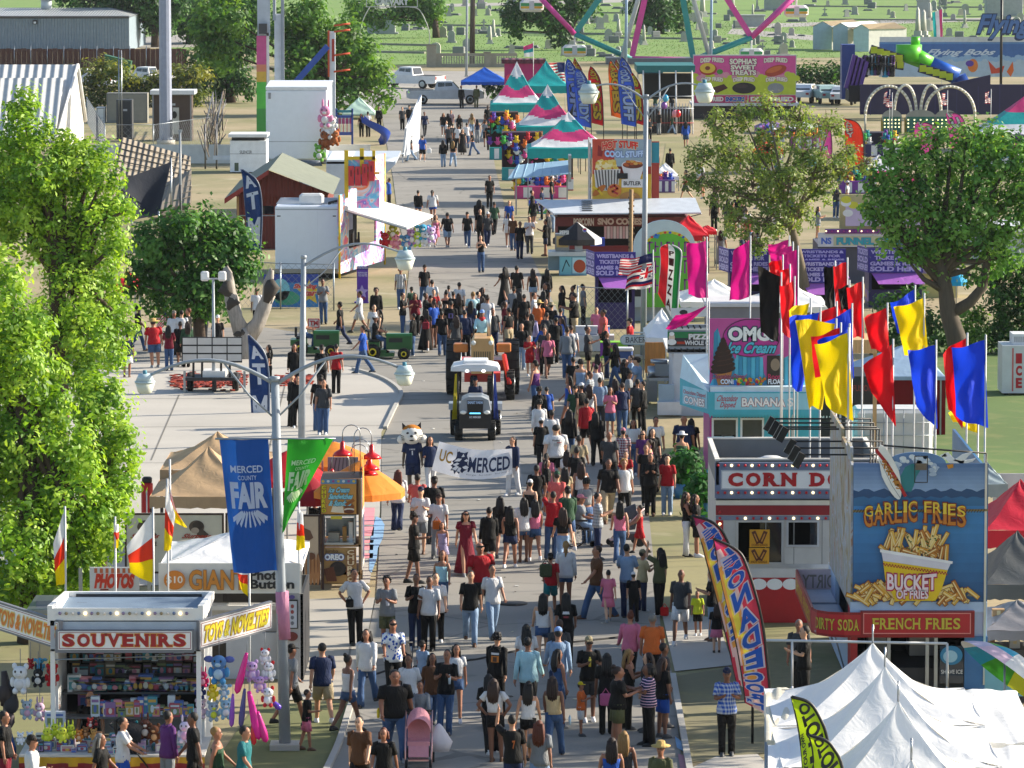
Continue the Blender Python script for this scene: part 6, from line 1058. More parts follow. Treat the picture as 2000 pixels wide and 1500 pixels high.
Y=Yg(545);X0=X_(600,Y);t=T('game_trailer','plain white box trailer with a colourful painted game front and white awning','trailer',(X0,Y,0));mb=MB(M('e4eaf2',.45,'',.03));f=PF(mb,Y,X0);a,zt=f.p(537,402);b,zb=f.p(662,534);mb.bbox(((a+b)/2,3,(zt+zb)/2),(b-a,6,zt-zb),None,.06);f.pr(538,525,661,533,M('a89c8a',.5),2);[f.pr(x,412,x+.6,524,M('b4bcc6'),1)for x in(578,620)];f.pr(538,408,661,410,M('a4acb6'),2);f.box(537,534,662,545,.6,5,M('1a1a1c',.8));f.pr(541,421,548,423,BLACK,2);f.pr(650,421,656,423,BLACK,2)
for i in range(9):mb.box(a,1.2+i*.5,zt,b,1.25+i*.5,zt+.04,M('a8adb4',.5))
mb.bbox((a+1.6,.9,zt+.25),(1.1,.6,.5),WHITE,.1);ob('body',mb,t)
mb=MB(M('c0707a',.5,'mural'));u0=f.p(663,0)[0];A,B=V((u0,-1.0,0)),V((f.p(742,0)[0],7.2,0));ux=(B-A).normalized();L_=(B-A).length;zz=P(665,378,Y).z;z1=P(744,300,Y+7).z
mb.prism([A+V((0,0,.3)),A+ux*L_*.20+V((0,0,.3)),A+ux*L_*.20+V((0,0,zz)),A+V((0,0,zz))],ux.cross(V((0,0,1)))*-.08);mb.prism([A+ux*L_*.8+V((0,0,.3)),A+ux*L_+V((0,0,.3)),A+ux*L_+V((0,0,z1)),A+ux*L_*.8+V((0,0,z1))],ux.cross(V((0,0,1)))*-.08);mb.prism([A+ux*L_*.2+V((0,0,.3)),A+ux*L_*.8+V((0,0,.3)),A+ux*L_*.8+V((0,0,1.3)),A+ux*L_*.2+V((0,0,1.3))],ux.cross(V((0,0,1)))*-.08);mb.prism([A+ux*L_*.2+V((0,0,3.3)),A+ux*L_*.8+V((0,0,3.3)),A+ux*L_*.8+V((0,0,z1)),A+ux*L_*.2+V((0,0,zz))],ux.cross(V((0,0,1)))*-.08)
for s in(0,L_):p=A+ux*s;mb.tube([p+V((0,0,.1)),p+V((0,0,zz if s==0 else z1))],.055,6,M('d9b81c',.5))
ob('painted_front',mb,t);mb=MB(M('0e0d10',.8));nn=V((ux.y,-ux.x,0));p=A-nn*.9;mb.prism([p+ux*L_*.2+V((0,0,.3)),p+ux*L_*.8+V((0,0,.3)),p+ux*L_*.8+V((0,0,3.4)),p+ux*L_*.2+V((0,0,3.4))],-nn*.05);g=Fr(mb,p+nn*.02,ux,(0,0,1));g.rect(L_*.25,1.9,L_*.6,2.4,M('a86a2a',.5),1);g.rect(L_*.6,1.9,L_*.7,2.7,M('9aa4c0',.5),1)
for i in range(9):mb.tube([p+nn*.4+ux*L_*(.25+.05*i)+V((0,0,.3)),p+nn*.4+ux*L_*(.25+.05*i)+V((0,0,1.2+.3*(i%3)))],[.12,.05],6,M(['2a2a2e','4a3a30'][i%2]))
ob('booth_interior',mb,t)
mb=MB(M('e4e4e2',.5));c0,c1=A+ux*L_*.12+V((0,0,P(683,414,Y-.5).z)),A+ux*L_*.88+V((0,0,P(735,396,Y+6).z));o1=V((P(846,422,Y+5).x-X0,5.0,P(846,424,Y+5).z));o0=V((P(795,448,Y-1).x-X0,-1.4,P(795,447,Y-1).z));mb.prism([c0,c1,o1,o0],(0,0,.10));mb.tube([c0,o0],.03,5,STEEL);mb.tube([c0+V((0,0,.12)),c1+V((0,0,.12))],.14,8);ob('awning',mb,t)
mb=MB(M('d9b81c',.5));Yb=Y+2.5;f=PF(mb,Yb,X0);f.box(676,288,684,380,0,.2,None);f.box(706,284,714,330,0,.2,None);f.box(684,300,736,306,0,.15,None);f.box(730,288,736,330,0,.15,None);f.box(700,330,744,334,0,.15,None);f.box(680,306,736,362,.08,.12,M('c98a9a',.5,'mural'));[(f.box(684+i*13,318-i*3+(i*5%3)*2,695+i*13,356-i*3+(i*7%3)*3,-.12,.06,M('c8303a',.5)),f.pr(688+i*13,326-i*3,691+i*13,338-i*3,M('7a1620'),32))for i in range(4)];f.box(700,345,744,400,.1,.14,M('6fa0c0',.5,'mural'));ob('sign_board',mb,t)
for px,py,c,kd in((752,468,'b01c2a',0),(772,470,'d88aa0',0),(768,452,'9a9a1c',1),(795,472,'4f8fc8',2),(803,462,'b080b8',0),(815,466,'b8d43a',1),(826,452,'3fa0c8',2),(832,466,'d8dade',0),(842,458,'c0a0d0',0)):
 Yp=Y+2;k={};q=P(px,py,Yp);Y_s,Y=Y,Yp;plush(px,py,0,34,c,{'b01c2a':'red strawberry like plush hanging from the white awning','d88aa0':'pink round plush hanging beside the strawberry one','9a9a1c':'olive plush hanging behind the pink one','4f8fc8':'sky blue plush at the awning corner','b080b8':'mauve plush at the awning corner','b8d43a':'lime plush under the awning edge','3fa0c8':'turquoise plush at the far awning end','d8dade':'white plush at the far awning end','c0a0d0':'lilac plush, rightmost under the awning'}[c],None,'d8d8d8' if c not in('b01c2a','d88aa0')else None,None,kd,True);Y=Y_s
Yq=Yg(592);mb=MB(M('5a2aa0',.5));f=PF(mb,Yq);f.X0=X_(707,Yq);f.box(697,520,719,594,0,.06,None);f.pr(697,520,719,527,M('2a1c6a'),1);f.pt_('WRISTBANDS',698,521,718,525,M('d8d0e8'),2);f.pt_('TICKETS SOLD HERE',699,531,717,540,M('d8d0e8'),2);f.star(f.p(707,570)[0],f.p(707,570)[1],.3,M('b09ad8'),2);f.pe(708,583,6,4,M('8a3a5a'),2);mb.box(-.3,.06,0,.3,.3,.05);one('upright_banner','tall narrow purple ticket banner before the painted game front','banner',mb,(f.X0,Yq,0))
Yq=Yg(662);mb=MB(M('d8d4d0',.5));f=PF(mb,Yq);f.X0=X_(613,Yq);f.box(601,622,624,640,0,.04,None);f.pf(601,622,624,640,.04,M('b02028'),1);f.pt_('TM',605,626,621,636,M('b02028'),2,bold=.05);mb.box(f.p(623,0)[0]-.03,.04,0,f.p(623,0)[0],.07,f.p(0,624)[1],STEEL);mb.box(f.p(602,0)[0],.04,0,f.p(602,0)[0]+.03,.07,f.p(0,624)[1],STEEL);one('atm_sign','small white sign with red letters behind the mower riders','sign',mb,(f.X0,Yq,0))
Y=Yg(425);X0=X_(640,Y);mb=MB(M('e2e8f0',.45,'',.03));f=PF(mb,Y,X0);f.box(638,312,684,425,0,9,None);t=T('game_trailer','white trailer with a ribbed roof behind the balloon game sign','trailer',(X0,Y,0));a,zt=f.p(575,370);mb.box(a,.5,.4,f.p(640,0)[0],8,zt)
for i in range(8):mb.box(a,1+i*.8,zt,f.p(640,0)[0],1.06+i*.8,zt+.05,M('9fa6ae'))
ob('body',mb,t);mb=MB(M('bcc4ce',.4));p=[P(636,318,Y+2),P(770,308,Y+2),P(790,286,Y+10),P(640,282,Y+10)];z=P(636,316,Y+2).z;pp=[(P(636,0,Y).x-X0,0,z),(P(772,0,Y).x-X0,0,z),(P(782,0,Y+8).x-X0,9,z+.1),(P(640,0,Y+8).x-X0,9,z+.1)];mb.prism(pp,(0,0,.12));mb.prism([pp[0],pp[1],(pp[1][0]-1.6,0,z-1.6),(pp[0][0],-.01,z-1.6)],(0,-.06,0))
for i in range(8):mb.tube([(pp[0][0]+2.2+i*.25,.1+i*1.1,z+.13),(pp[1][0]-.1+i*.03,.1+i*1.1,z+.13)],.05,4,M('dfe4ea',.4))
ob('awning',mb,t);mb=MB(M('7b8088',.5));u,z0=f.p(600,370);mb.tube([(u-.5,2,z0+.1),(u-.2,2,z0+.8),(u+.3,2,z0+1.3)],.12,6);mb.cyl((u+.2,1.9,z0+1.2),.1,.2,8);mb.rings([(u+.1,1.8,z0+1.15,.65,.25),(u+.1,1.8,z0+1.45,.5,.2)],14,M('5f656c',.5));ob('floodlight',mb,t)
mb=MB(M('c8ced6',.4,'corr'));Yq=Yg(330);p=G(785,318);mb.prism([(0,0,.4),(.9,3.2,.6),(1.1,3.2,4.2),(.2,0,2.2)],(.12,0,0));mb.box(0,0,0,.08,.08,.5);mb.box(.9,3.1,0,1.0,3.2,.6);one('side_shutter','white ribbed shutter leaning out over the street beyond the balloon sign','shutter',mb,p)
Y=Yg(322);X0=X_(580,Y);t=T('box_truck','tall white box truck body beside the stacked plush toys','truck',(X0,Y,0));mb=MB(M('e4eaf2',.4,'',.03));f=PF(mb,Y,X0);a,zt=f.p(519,176);b,zb=f.p(640,312);mb.bbox(((a+b)/2,4,(zt+zb)/2),(b-a,8,zt-zb),None,.08);f.pr(520,276,638,277,M('9a9ea6'),2);mb.box(a,0,zt,b,8,zt+.15,M('dfe1e4'));mb.prism([(a,0,zt+.15),(b,0,zt+.15),(b+.3,1.6,zt+.5),(a+.2,1.6,zt+.5)],(0,0,.06));f.box(524,181,529,193,-.06,0,M('8a8e96',.4,'metal'));ob('box',mb,t)
for x in(a+.5,b-.5):mb=MB(RUBBER);mb.wheel((x,1,.45),.45,.3,'x');ob('wheel',mb,t)
for i,(x,y,h,c,k_,lab)in enumerate(((636,226,46,'d88ab0',1,'tall pink and white striped plush on top of the plush pile'),(640,252,40,'c9c9cc',0,'spotted white plush in the middle of the pile'),(636,272,42,'8a4a22',0,'brown plush at the lower left of the pile'),(654,268,34,'a05a2a',0,'tan plush at the right of the pile'),(624,298,36,'6aa83a',0,'green plush at the bottom of the pile'),(650,242,28,'dadada',0,'white plush paw shape beside the pile'))):
 Y_s,Y=Y,Y-.8;plush(x,y,0,h,c,lab,None,'dcdcdc' if i in(0,1,4)else None,None,k_,True);Y=Y_s
Yq=Yg(338);mb=MB(M('dde3ea',.45));f=PF(mb,Yq);f.X0=X_(483,Yq);f.box(449,275,520,336,0,3,None);f.box(446,262,522,268,-.2,3,M('d4d7db'));f.box(452,268,516,275,.3,2.8,M('2a2c30'));f.pt_('SILENCER',468,294,492,300,M('4a4c50'),2);f.pr(458,318,466,334,M('4a5a4a'),2);f.pr(449,300,520,301,M('9a9ea4'),2);f.box(414,306,450,314,1,1.2,M('d8dade'));one('generator','white silenced generator box beside the metal truss fence','generator',mb,(f.X0,Yq,0))
Y=Yg(498);X0=X_(540,Y);t=T('barn','small red barn with a grey green ribbed roof behind the white trailers','barn',(X0,Y+4,0));Y+=4;mb=MB(M('6a2a22',.8,'rib'));f=PF(mb,Y,X0);a,z=f.p(462,382);b,_=f.p(640,382);mb.box(a,0,0,b,8,z);f.pr(512,402,535,418,M('1a1818',.3,'glass'),2);f.pr(462,420,640,422,M('8f9094'),2);f.box(463,384,467,430,-.05,0,M('b08a5a'));m=(a+b)/2-.6;mb.prism([(a,-.3,z-.02),(b,-.3,z-.02),(b,-.3,z+.15),(m,-.3,z+1.22),(a,-.3,z+.28)],(0,.1,0));ob('wall',mb,t)
mb=MB(M('757a6c',.8));u=f.p(438,0)[0];mb.add([(u,-.8,z-.1),(m,-.8,z+1.3),(m+.2,9,z+1.6),(u+.2,9,z+.2)],[(0,1,2,3)]);mb.add([(m,-.8,z+1.3),(b+.3,-.8,z+.1),(b+.3,9,z+.3),(m+.2,9,z+1.6)],[(0,1,2,3)]);mb.prism([(u,-.8,z-.1),(m,-.8,z+1.3),(m,-.8,z+1.08),(u,-.8,z-.35)],(0,.06,0),M('8a2c24'));ob('roof',mb,t)
Y=Yg(282);q=G(324,282);t=T('cell_tower','tall thick pale grey steel pole rising out of the picture at the left','tower',q);mb=MB(M('8a93a8',.45));k=mp(Y);mb.tube([(0,0,.3),(0,0,3),(0,0,22)],[13*k,12.5*k,10.5*k],12,None,True,True);ob('pole',mb,t);mb=MB(GREY);mb.cyl((0,0,0),18*k,.3,12,CONC);mb.bbox((.42,-.3,1.1),(.2,.15,1.2),None);
for i in range(10):a=i*.628;mb.cyl((14.5*k*math.cos(a),14.5*k*math.sin(a),.3),.05,.1,6)
ob('base',mb,t)
Y=Yg(100);X0=X_(120,Y);t=T('metal_building','long grey ribbed metal building with a pale roof and a round vent','building',(X0,Y,0));mb=MB(M('7f8f9c',.6,'rib'));f=PF(mb,Y,X0);a,z=f.p(-60,33);b,_=f.p(252,33);mb.box(a,0,0,b,24,z);f.pr(-60,31,252,36,M('26282c'),3);ob('wall',mb,t)
mb=MB(M('9a9ea0',.5,'rib'));zr=P(0,15,Y+12).z;mb.add([(a,-.3,z),(b+.2,-.3,z),(b-3,12,zr),(a,12,zr)],[(0,1,2,3)]);mb.add([(b+.2,-.3,z),(b+.2,24,z),(b-3,12,zr)],[(0,1,2)]);ob('roof',mb,t);mb=MB(M('b0b8bc',.4));u=X_(99,Y+10)-X0;mb.cyl((u,10,zr-.3),.6,1.3,14);mb.cyl((u,10,zr+.9),.85,.8,14);ob('roof_vent',mb,t);mb=MB(BLACK);f=PF(mb,Y,X0);f.box(64,39,73,47,-.3,0,None);f.pr(66,42,71,46,M('d8dce0'),80);ob('wall_lamp',mb,t)
mb=MB(M('55382f',.9,'wood'));Yq=Yg(136);u0,u1=X_(-60,Yq),X_(372,Yq)
for i in range(int((u1-u0)/.5)):mb.box(u0+i*.5,0,0,u0+i*.5+.485,.06,2.0+.03*(i*37%3))
for i in range(12):mb.tube([(u0+i*1.6,-.08,0),(u0+i*1.6,-.08,2.3)],.04,5,STEEL)
one('wooden_fence','weathered brown board fence below the grey metal building','fence',mb,(0,Yq,0))
Y=Yg(320);t=T('barn','white gabled barn with a bright corrugated roof at the left edge','barn',(0,Y,0));mb=MB(M('c8c8c6',.6,'corr'));e0,e1=P(105,280,Y),P(-140,285,Y);r0,r1=P(152,126,Y+7),P(-140,126,Y+7);dy=V((0,Y,0));mb.add([e1-dy,e0-dy,r0-dy,r1-dy],[(0,1,2,3)]);g0=P(168,236,Y+11);mb.add([r1-dy,r0-dy,g0-dy,V((r1.x,12,g0.z))],[(0,1,2,3)]);p1,p2=P(124,157,Y+4.5),P(-140,157,Y+4.5);
mb.prism([P(-140,158,Y+4.6)-dy+V((0,0,.05)),p1-dy+V((0,0,.05)),P(108,278,Y)-dy+V((0,-.3,.05)),P(-140,284,Y)-dy+V((0,-.3,.05))],(0,0,.12));ob('roof',mb,t)
mb=MB(M('d0cfca',.7));mb.prism([r0-dy+V((-.1,0,-.05)),e0-dy+V((-.1,.1,-.05)),V((e0.x-.1,.1,0)),V((g0.x-.15,11,0)),g0-dy+V((-.15,0,-.1))],(-.1,0,0));mb.box(-9,.5,0,e0.x-.2,.6,e0.z-.1);mb.tube([r0-dy,g0-dy],.12,4,WHITE);mb.tube([r0-dy,e0-dy],.12,4,WHITE);ob('wall',mb,t)
Y=Yg(430);TI=M('8a8072',.9,'rib')
for lab,q4,Yq in(('weathered tiled hut roof, upper one, beside the leaning tarp',[(214,340),(374,368),(372,310),(240,272)],262),('weathered tiled hut roof, lower one, behind the dark tarp',[(300,418),(372,400),(374,335),(312,368)],256)):
 c=[P(*q4[0],Yq),P(*q4[1],Yq),P(*q4[2],Yq+5),P(*q4[3],Yq+5)];O=V((c[0].x,Yq,0));t=T('hut',lab,'hut',O);mb=MB(TI);mb.prism([p-O for p in c],(0,0,.12))
 for i in range(1,6):mb.tube([(c[0].lerp(c[3],i/6))-O+V((0,0,.14)),(c[1].lerp(c[2],i/6))-O+V((0,0,.14))],.04,4,M('6f675c',.9))
 ob('roof',mb,t);mb=MB(M('5f574a',.9));mb.box(.3,.3,0,c[1].x-O.x-.3,4.5,min(p.z for p in c)-.1);ob('wall',mb,t)
Yq=252;c=[P(235,352,Yq),P(258,430,Yq-3),P(310,420,Yq-2),P(334,316,Yq+2)];O=V((c[1].x,Yq,0));mb=MB(M('1c222e',.7,'canopy'));mb.grid(lambda u,v:c[0].lerp(c[1],u).lerp(c[3].lerp(c[2],u),v)-O+V((0,0,-.7*math.sin(math.pi*u)*math.sin(math.pi*v))),10,10);t=T('shade_sail','dark shade tarp sagging between poles in front of the tiled roofs','tarp',O);ob('cloth',mb,t)
for p in c:mb=MB(STEEL);mb.tube([(p.x-O.x,p.y-O.y,0),p-O+V((0,0,.2))],.05,6);ob('pole',mb,t)
for lab,x0,x1,y0,yb,c,trim in(('dark electrical cabinet between thin conduits',227,258,195,272,'30343a',1),('weathered grey concrete block shed',208,288,182,240,'7d7c74',0),('brown equipment cabinet with a white canopy beside the steel pole',298,375,184,275,'4a3a32',2),('white meter box on the left of the cabinets',188,205,210,240,'c8ccce',0)):
 Yq=Yg(yb);X0=X_((x0+x1)/2,Yq);t=T('utility_cabinet',lab,'cabinet',(X0,Yq,0));mb=MB(M(c,.6));f=PF(mb,Yq,X0);f.box(x0,y0,x1,yb,0,1.5,None);f.pf(x0+1,y0+1,x1-1,yb-3,.05,M('5f6468',.5),1);f.pr((x0+x1)/2-2,y0+18,(x0+x1)/2+6,y0+22,M('b8bcc0'),2);ob('body',mb,t)
 if trim==2:mb=MB(M('d4d6d8',.5));f=PF(mb,Yq,X0);f.box(294,176,381,184,-.6,2.2,None);f.box(338,210,350,262,-.2,0,M('b8b8b4'));f.pe(341,224,5,7,BLACK,60);[mb.box(f.p(x,0)[0]-.04,-.5,0,f.p(x,0)[0]+.04,-.42,f.p(0,184)[1],M('8a8c90'))for x in(298,372)];ob('canopy',mb,t)
 if trim==1:mb=MB(STEEL);f=PF(mb,Yq,X0,-.3);[mb.tube([(f.p(x,0)[0],-.3,0),(f.p(x,0)[0],-.3,f.p(0,98)[1])],.045,6)for x in(231,236)];ob('conduit',mb,t)
mb=MB(M('1f5a3a',.5));Yq=Yg(160);f=PF(mb,Yq);f.X0=X_(228,Yq);a,z0=f.p(204,133);b,z1=f.p(256,107);mb.prism([(a,0,.1),(b-.4,0,.1),(b,0,z1-.6),(a,0,z1)],(0,1.6,0));mb.box(a,-.03,z1-.5,b,0,z1-.42,M('184a30'));one('dumpster','green dumpster with a sloping lid behind the hedge','dumpster',mb,(f.X0,Yq,0))
chain_fence('chain link fence around the utility cabinets',[(170,240),(205,300),(300,300),(420,282)],1.9,None,.4)
mb=MB(M('6a6a6c',.5,'metal'));O=G(412,330);r_=random.Random(5);fr0=G(425,255);
for i in range(60):
 u=r_.random();b0=V((0,0,0)).lerp(fr0-O,u)+V((r_.uniform(-.35,.35),0,0));mb.tube([b0+V((0,0,r_.uniform(0,1.2))),b0+V((r_.uniform(-.6,.6),r_.uniform(-1,1),r_.uniform(1.2,3.2)))],.035,4,r_.choice([None,M('8a7a6a',.6),M('4a4a4c',.6)]))
for s in(-.35,.35):mb.tube([(s,0,2.6),fr0-O+V((s,0,2.6))],.05,5);mb.tube([(s,0,0),(s,0,2.8)],.06,5);mb.tube([fr0-O+V((s,0,0)),fr0-O+V((s,0,2.8))],.06,5)
one('truss_stack','tangled stack of steel trusses and posts left of the generator','truss',mb,O)
mb=MB(GALV);q=G(353,445);z=P(353,258,q.y).z;mb.tube([(0,0,0),(0,0,z)],.06,8,M('8f969c',.4));mb.cyl((0,0,0),.07,z*.45,8,M('4a4c50'));mb.box(-.1,-.08,z,.1,.08,z+.12);one('pole','thin grey pole standing by the tiled hut roofs','pole',mb,q)
def pickup(lab,px,py,rz,c,L_=5.9,loc=None,group=None):
 t=T('pickup_truck',lab,'pickup truck',loc or G(px,py),rz,group);P_=M(c,.25);h=L_/2;mb=MB(P_)
 prof=[(-h,.55),(-h,1.12),(-h*.28,1.15),(-h*.22,1.85),(h*.16,1.88),(h*.36,1.22),(h*.92,1.12),(h,.95),(h,.5),(h*.8,.42),(-h*.9,.45)]
 n=len(prof);W_=.96;rows=[(-W_,.0),(-W_*.98,0),(W_*.98,0),(W_,0)]
 def pt(i,s):x,z=prof[i];return(x,s*(W_-(.16 if z>1.5 else 0)),z)
 mb.add([pt(i,-1)for i in range(n)]+[pt(i,1)for i in range(n)],[tuple(range(n)),tuple(range(2*n-1,n-1,-1))]+[(i,n+i,n+(i+1)%n,(i+1)%n)for i in range(n)]);mb.box(-h*.96,-W_*.86,1.13,-h*.32,W_*.86,1.16,M('16171a'));ob('body',mb,t)
 G_=M('11161a',.08,'glass')
 for s in(-1,1):
  for x0,x1 in((-h*.19,-h*.02),(0,h*.17)):mb=MB(G_);mb.prism([(x0,s*(W_-.07),1.25),(x1+(.12 if x1>.1 else 0),s*(W_-.07),1.25),(x1,s*(W_-.13),1.76),(x0,s*(W_-.13),1.76)],(0,s*.03,0));ob('window',mb,t)
  mb=MB(M('e0dccc',.2));mb.box(h-.06,s*.6-.2,.8,h+.02,s*.6+.2,1.0);ob('headlight',mb,t);mb=MB(M('a01420',.3));mb.box(-h-.02,s*.82-.1,.8,-h+.05,s*.82+.1,1.08);ob('taillight',mb,t)
  for x in(-h*.58,h*.64):
   mb=MB(RUBBER);mb.wheel((x,s*.84,.4),.4,.28,'y');w=ob('wheel',mb,t);mb=MB(STEEL);mb.wheel((x,s*.99,.4),.25,.02,'y',None,12);ob('rim',mb,w)
 for y in(1,):mb=MB(G_);mb.prism([(h*.18,-.7,1.82),(h*.18,.7,1.82),(h*.35,.78,1.25),(h*.35,-.78,1.25)],(.03,0,.02));ob('windscreen',mb,t);mb=MB(G_);mb.prism([(-h*.225,-.7,1.78),(-h*.225,.7,1.78),(-h*.285,.72,1.25),(-h*.285,-.72,1.25)],(-.03,0,.01));ob('rear_window',mb,t)
 return t
pickup('white crew cab pickup parked side on beyond the street',870,203,0,'c6c8ca',6.3)
pickup('white pickup truck parked at an angle behind the side on one',800,172,R(152),'d4d6d8',6.2)
pickup('pale pickup behind the hedge by the brown fence',160,176,R(170),'c0c6cc',5.6)
pickup('white vehicle behind the hedge, next to the green dumpster',285,172,R(160),'d0d2d4',5.4)
def car(lab,px,py,rz,c):
 t=T('parked_car',lab,'car',G(px,py),rz);mb=MB(M(c,.25));prof=[(-2.2,.5),(-2.25,.95),(-1.7,1.05),(-1.2,1.5),(.3,1.52),(1.1,1.02),(2.1,.88),(2.25,.5)];n=len(prof)
 mb.add([(x,-.88+(.12 if z>1.3 else 0),z)for x,z in prof]+[(x,.88-(.12 if z>1.3 else 0),z)for x,z in prof],[tuple(range(n)),tuple(range(2*n-1,n-1,-1))]+[(i,n+i,n+(i+1)%n,(i+1)%n)for i in range(n)]);ob('body',mb,t)
 mb=MB(M('10151a',.08,'glass'));mb.prism([(-1.15,-.7,1.45),(-1.15,.7,1.45),(-1.62,.74,1.08),(-1.62,-.74,1.08)],(-.03,0,.03));ob('rear_window',mb,t)
 for s in(-1,1):
  mb=MB(M('10151a',.08,'glass'));mb.prism([(-1.2,s*.83,1.05),(.9,s*.83,1.05),(.3,s*.78,1.44),(-1.05,s*.78,1.44)],(0,s*.03,0));ob('window',mb,t)
  for x in(-1.35,1.35):mb=MB(RUBBER);mb.wheel((x,s*.78,.33),.33,.2,'y');ob('wheel',mb,t)
  mb=MB(M('a01420',.3));mb.box(-2.27,s*.65-.12,.72,-2.2,s*.65+.12,.88);ob('taillight',mb,t)
car('white car parked right of the sweet treats sign',1572,200,R(75),'d0d4d8');car('pale green painted car behind the sparse tree',1612,202,R(100),'9ab4b0');car('white car near the purple ride behind the sparse tree',1648,204,R(80),'c8ccd0')
Y=Yg(131);CW=M('9a9484',.8)
t=T('lattice_wall','beige cemetery wall with pierced lattice panels and square pillars','wall',(0,Y,0));mb=MB(CW);f=PF(mb,Y)
for x0,x1 in((851,946),(958,1010)):
 f.box(x0,104,x1,110,0,.2,None);f.box(x0,124,x1,131,0,.2,None);f.box(x0,110,x0+10,124,0,.2,None)
 n=int((x1-x0-10)/5)
 for i in range(n+1):f.box(x0+10+i*5,110,x0+10+i*5+2,124,0,.15,None)
 for j in range(3):f.box(x0+10,112.5+j*4,x1,114+j*4,.02,.13,None)
ob('panel',mb,t)
for x0,x1,y0 in((833,852,88),(945,958,103)):mb=MB(CW);f=PF(mb,Y);f.box(x0,y0,x1,131,-.15,.6,None);f.box(x0-1,y0-1.5,x1+1,y0,-.25,.7,M('6f6a60'));ob('pillar',mb,t)
t=T('cemetery_sign','arched metal gate sign lettered calvary over the cemetery entrance','sign',(0,Y,0));mb=MB(M('b8bcb4',.5));f=PF(mb,Y)
f.pf(715,-10,816,14,.08,None,1);f.pt_('CALVARY',732,-4,799,10,M('c8ccc8'),2,bold=.05)
for a_ in([(838,88),(838,60),(820,20),(800,14)],[(700,130),(706,50),(722,14)]):mb.tube([V((f.p(*p)[0],0,f.p(*p)[1]))for p in smooth_pts(a_,4)],.05,6)
mb.tube([(f.p(700,0)[0],0,0),(f.p(700,0)[0],0,f.p(0,128)[1])],.06,6);ob('arch',mb,t)
for lab,x,yt,yb,r,c in(('brown wooden utility pole in front of the cemetery lawn',922,-60,128,.3,'4f4438'),('pale metal pole beside the wooden utility pole',911,-60,150,.13,'9aa2a8'),('pale blue steel pole beside the ferris wheel, left one',1222,-60,130,.16,'8aa4c0'),('pale blue steel pole right of the ferris wheel pylon',1388,-60,128,.16,'8aa4c0')):
 q=G(x,yb);z=P(x,yt,q.y).z;mb=MB(M(c,.7));mb.tube([(0,0,0),(.1,0,z)],[r,r*.8],8);mb.box(-r*1.3,-r*1.3,0,r*1.3,r*1.3,.15,CONC);one('utility_pole',lab,'pole',mb,q)
for lab,x0,x1,xr,yt,yb,ye in(('pale blue mausoleum vault, left of three, with a gabled top',1588,1625,1690,42,97,52),('pale blue mausoleum vault with a white roof, middle of three',1627,1656,1730,45,99,53),('long pale mausoleum vault, right of three, with a rusty roof',1667,1697,1775,48,101,57)):
 Yq=Yg(yb);X0=X_(x0,Yq);mb=MB(M('a9c0cc',.7));f=PF(mb,Yq,X0);a=f.p(x0,ye);b=f.p(x1,ye);m_=f.p((x0+x1)/2,yt);c=f.p(xr,ye);t=T('mausoleum',lab,'mausoleum',(X0,Yq,0))
 mb.add([(a[0],0,0),(b[0],0,0),(b[0],0,b[1]),(m_[0],0,m_[1]),(a[0],0,a[1])],[(0,1,2,3,4)]);mb.add([(b[0],0,0),(c[0],3,0),(c[0],3,b[1]),(b[0],0,b[1])],[(0,1,2,3)],M('c4c4be',.7));mb.add([(a[0],0,0),(a[0],6,0),(c[0],6,0),(c[0],3,0)],[(0,1,2,3)]);ob('vault',mb,t)
 mb=MB(M('8a7a5c' if 'rusty' in lab or 'left' in lab else 'd8dadc',.7));mb.add([(b[0]+.1,-.1,b[1]),(c[0]+.1,2.9,b[1]),((m_[0]+c[0])/2+1.4,5,m_[1]+.1),(m_[0],-.1,m_[1]+.03)],[(0,1,2,3)]);mb.add([(a[0]-.1,-.1,a[1]),(m_[0],-.1,m_[1]+.03),((m_[0]+c[0])/2+1.4,5,m_[1]+.1),(a[0],5,a[1])],[(0,1,2,3)]);ob('roof',mb,t)
def hs_mesh(k):
 mb=MB(M(['9a9c98','b0b0aa','7c7f80','a8a49a','8d908e','6f7274'][k],.8));mb.box(-.45,-.25,0,.45,.25,.14)
 if k in(0,3):mb.prism([(-.33,-.1,.14),(.33,-.1,.14),(.33,-.1,.8),(.2,-.1,.98),(0,-.1,1.04),(-.2,-.1,.98),(-.33,-.1,.8)],(0,.2,0))
 elif k==1:mb.bbox((0,0,.3),(.6,.4,.32),None,.02);mb.rings([(0,0,.46,.24,.24),(0,0,1.9,.15,.15),(0,0,2.1,.02,.02)],4)
 elif k==2:mb.bbox((0,0,.42),(.95,.35,.56),None,.05)
 elif k==4:mb.box(-.3,-.2,.14,.3,.2,.45);mb.box(-.08,-.07,.45,.08,.07,1.35);mb.box(-.3,-.06,.9,-.08,.06,1.06);mb.box(.08,-.06,.9,.3,.06,1.06)
 else:mb.box(-.7,-.45,.0,.7,.45,.1);mb.bbox((0,0,.17),(1.1,.7,.16),None,.03)
 return mb.mesh('headstone')
HS=[hs_mesh(k)for k in range(6)];HL=['round topped grey headstone on the cemetery lawn','obelisk monument on the cemetery lawn','low wide block headstone on the cemetery lawn','rounded tan headstone on the cemetery lawn','cross headstone on a square base in the cemetery','flat slab grave marker on the cemetery lawn']
rh=random.Random(3);n=0
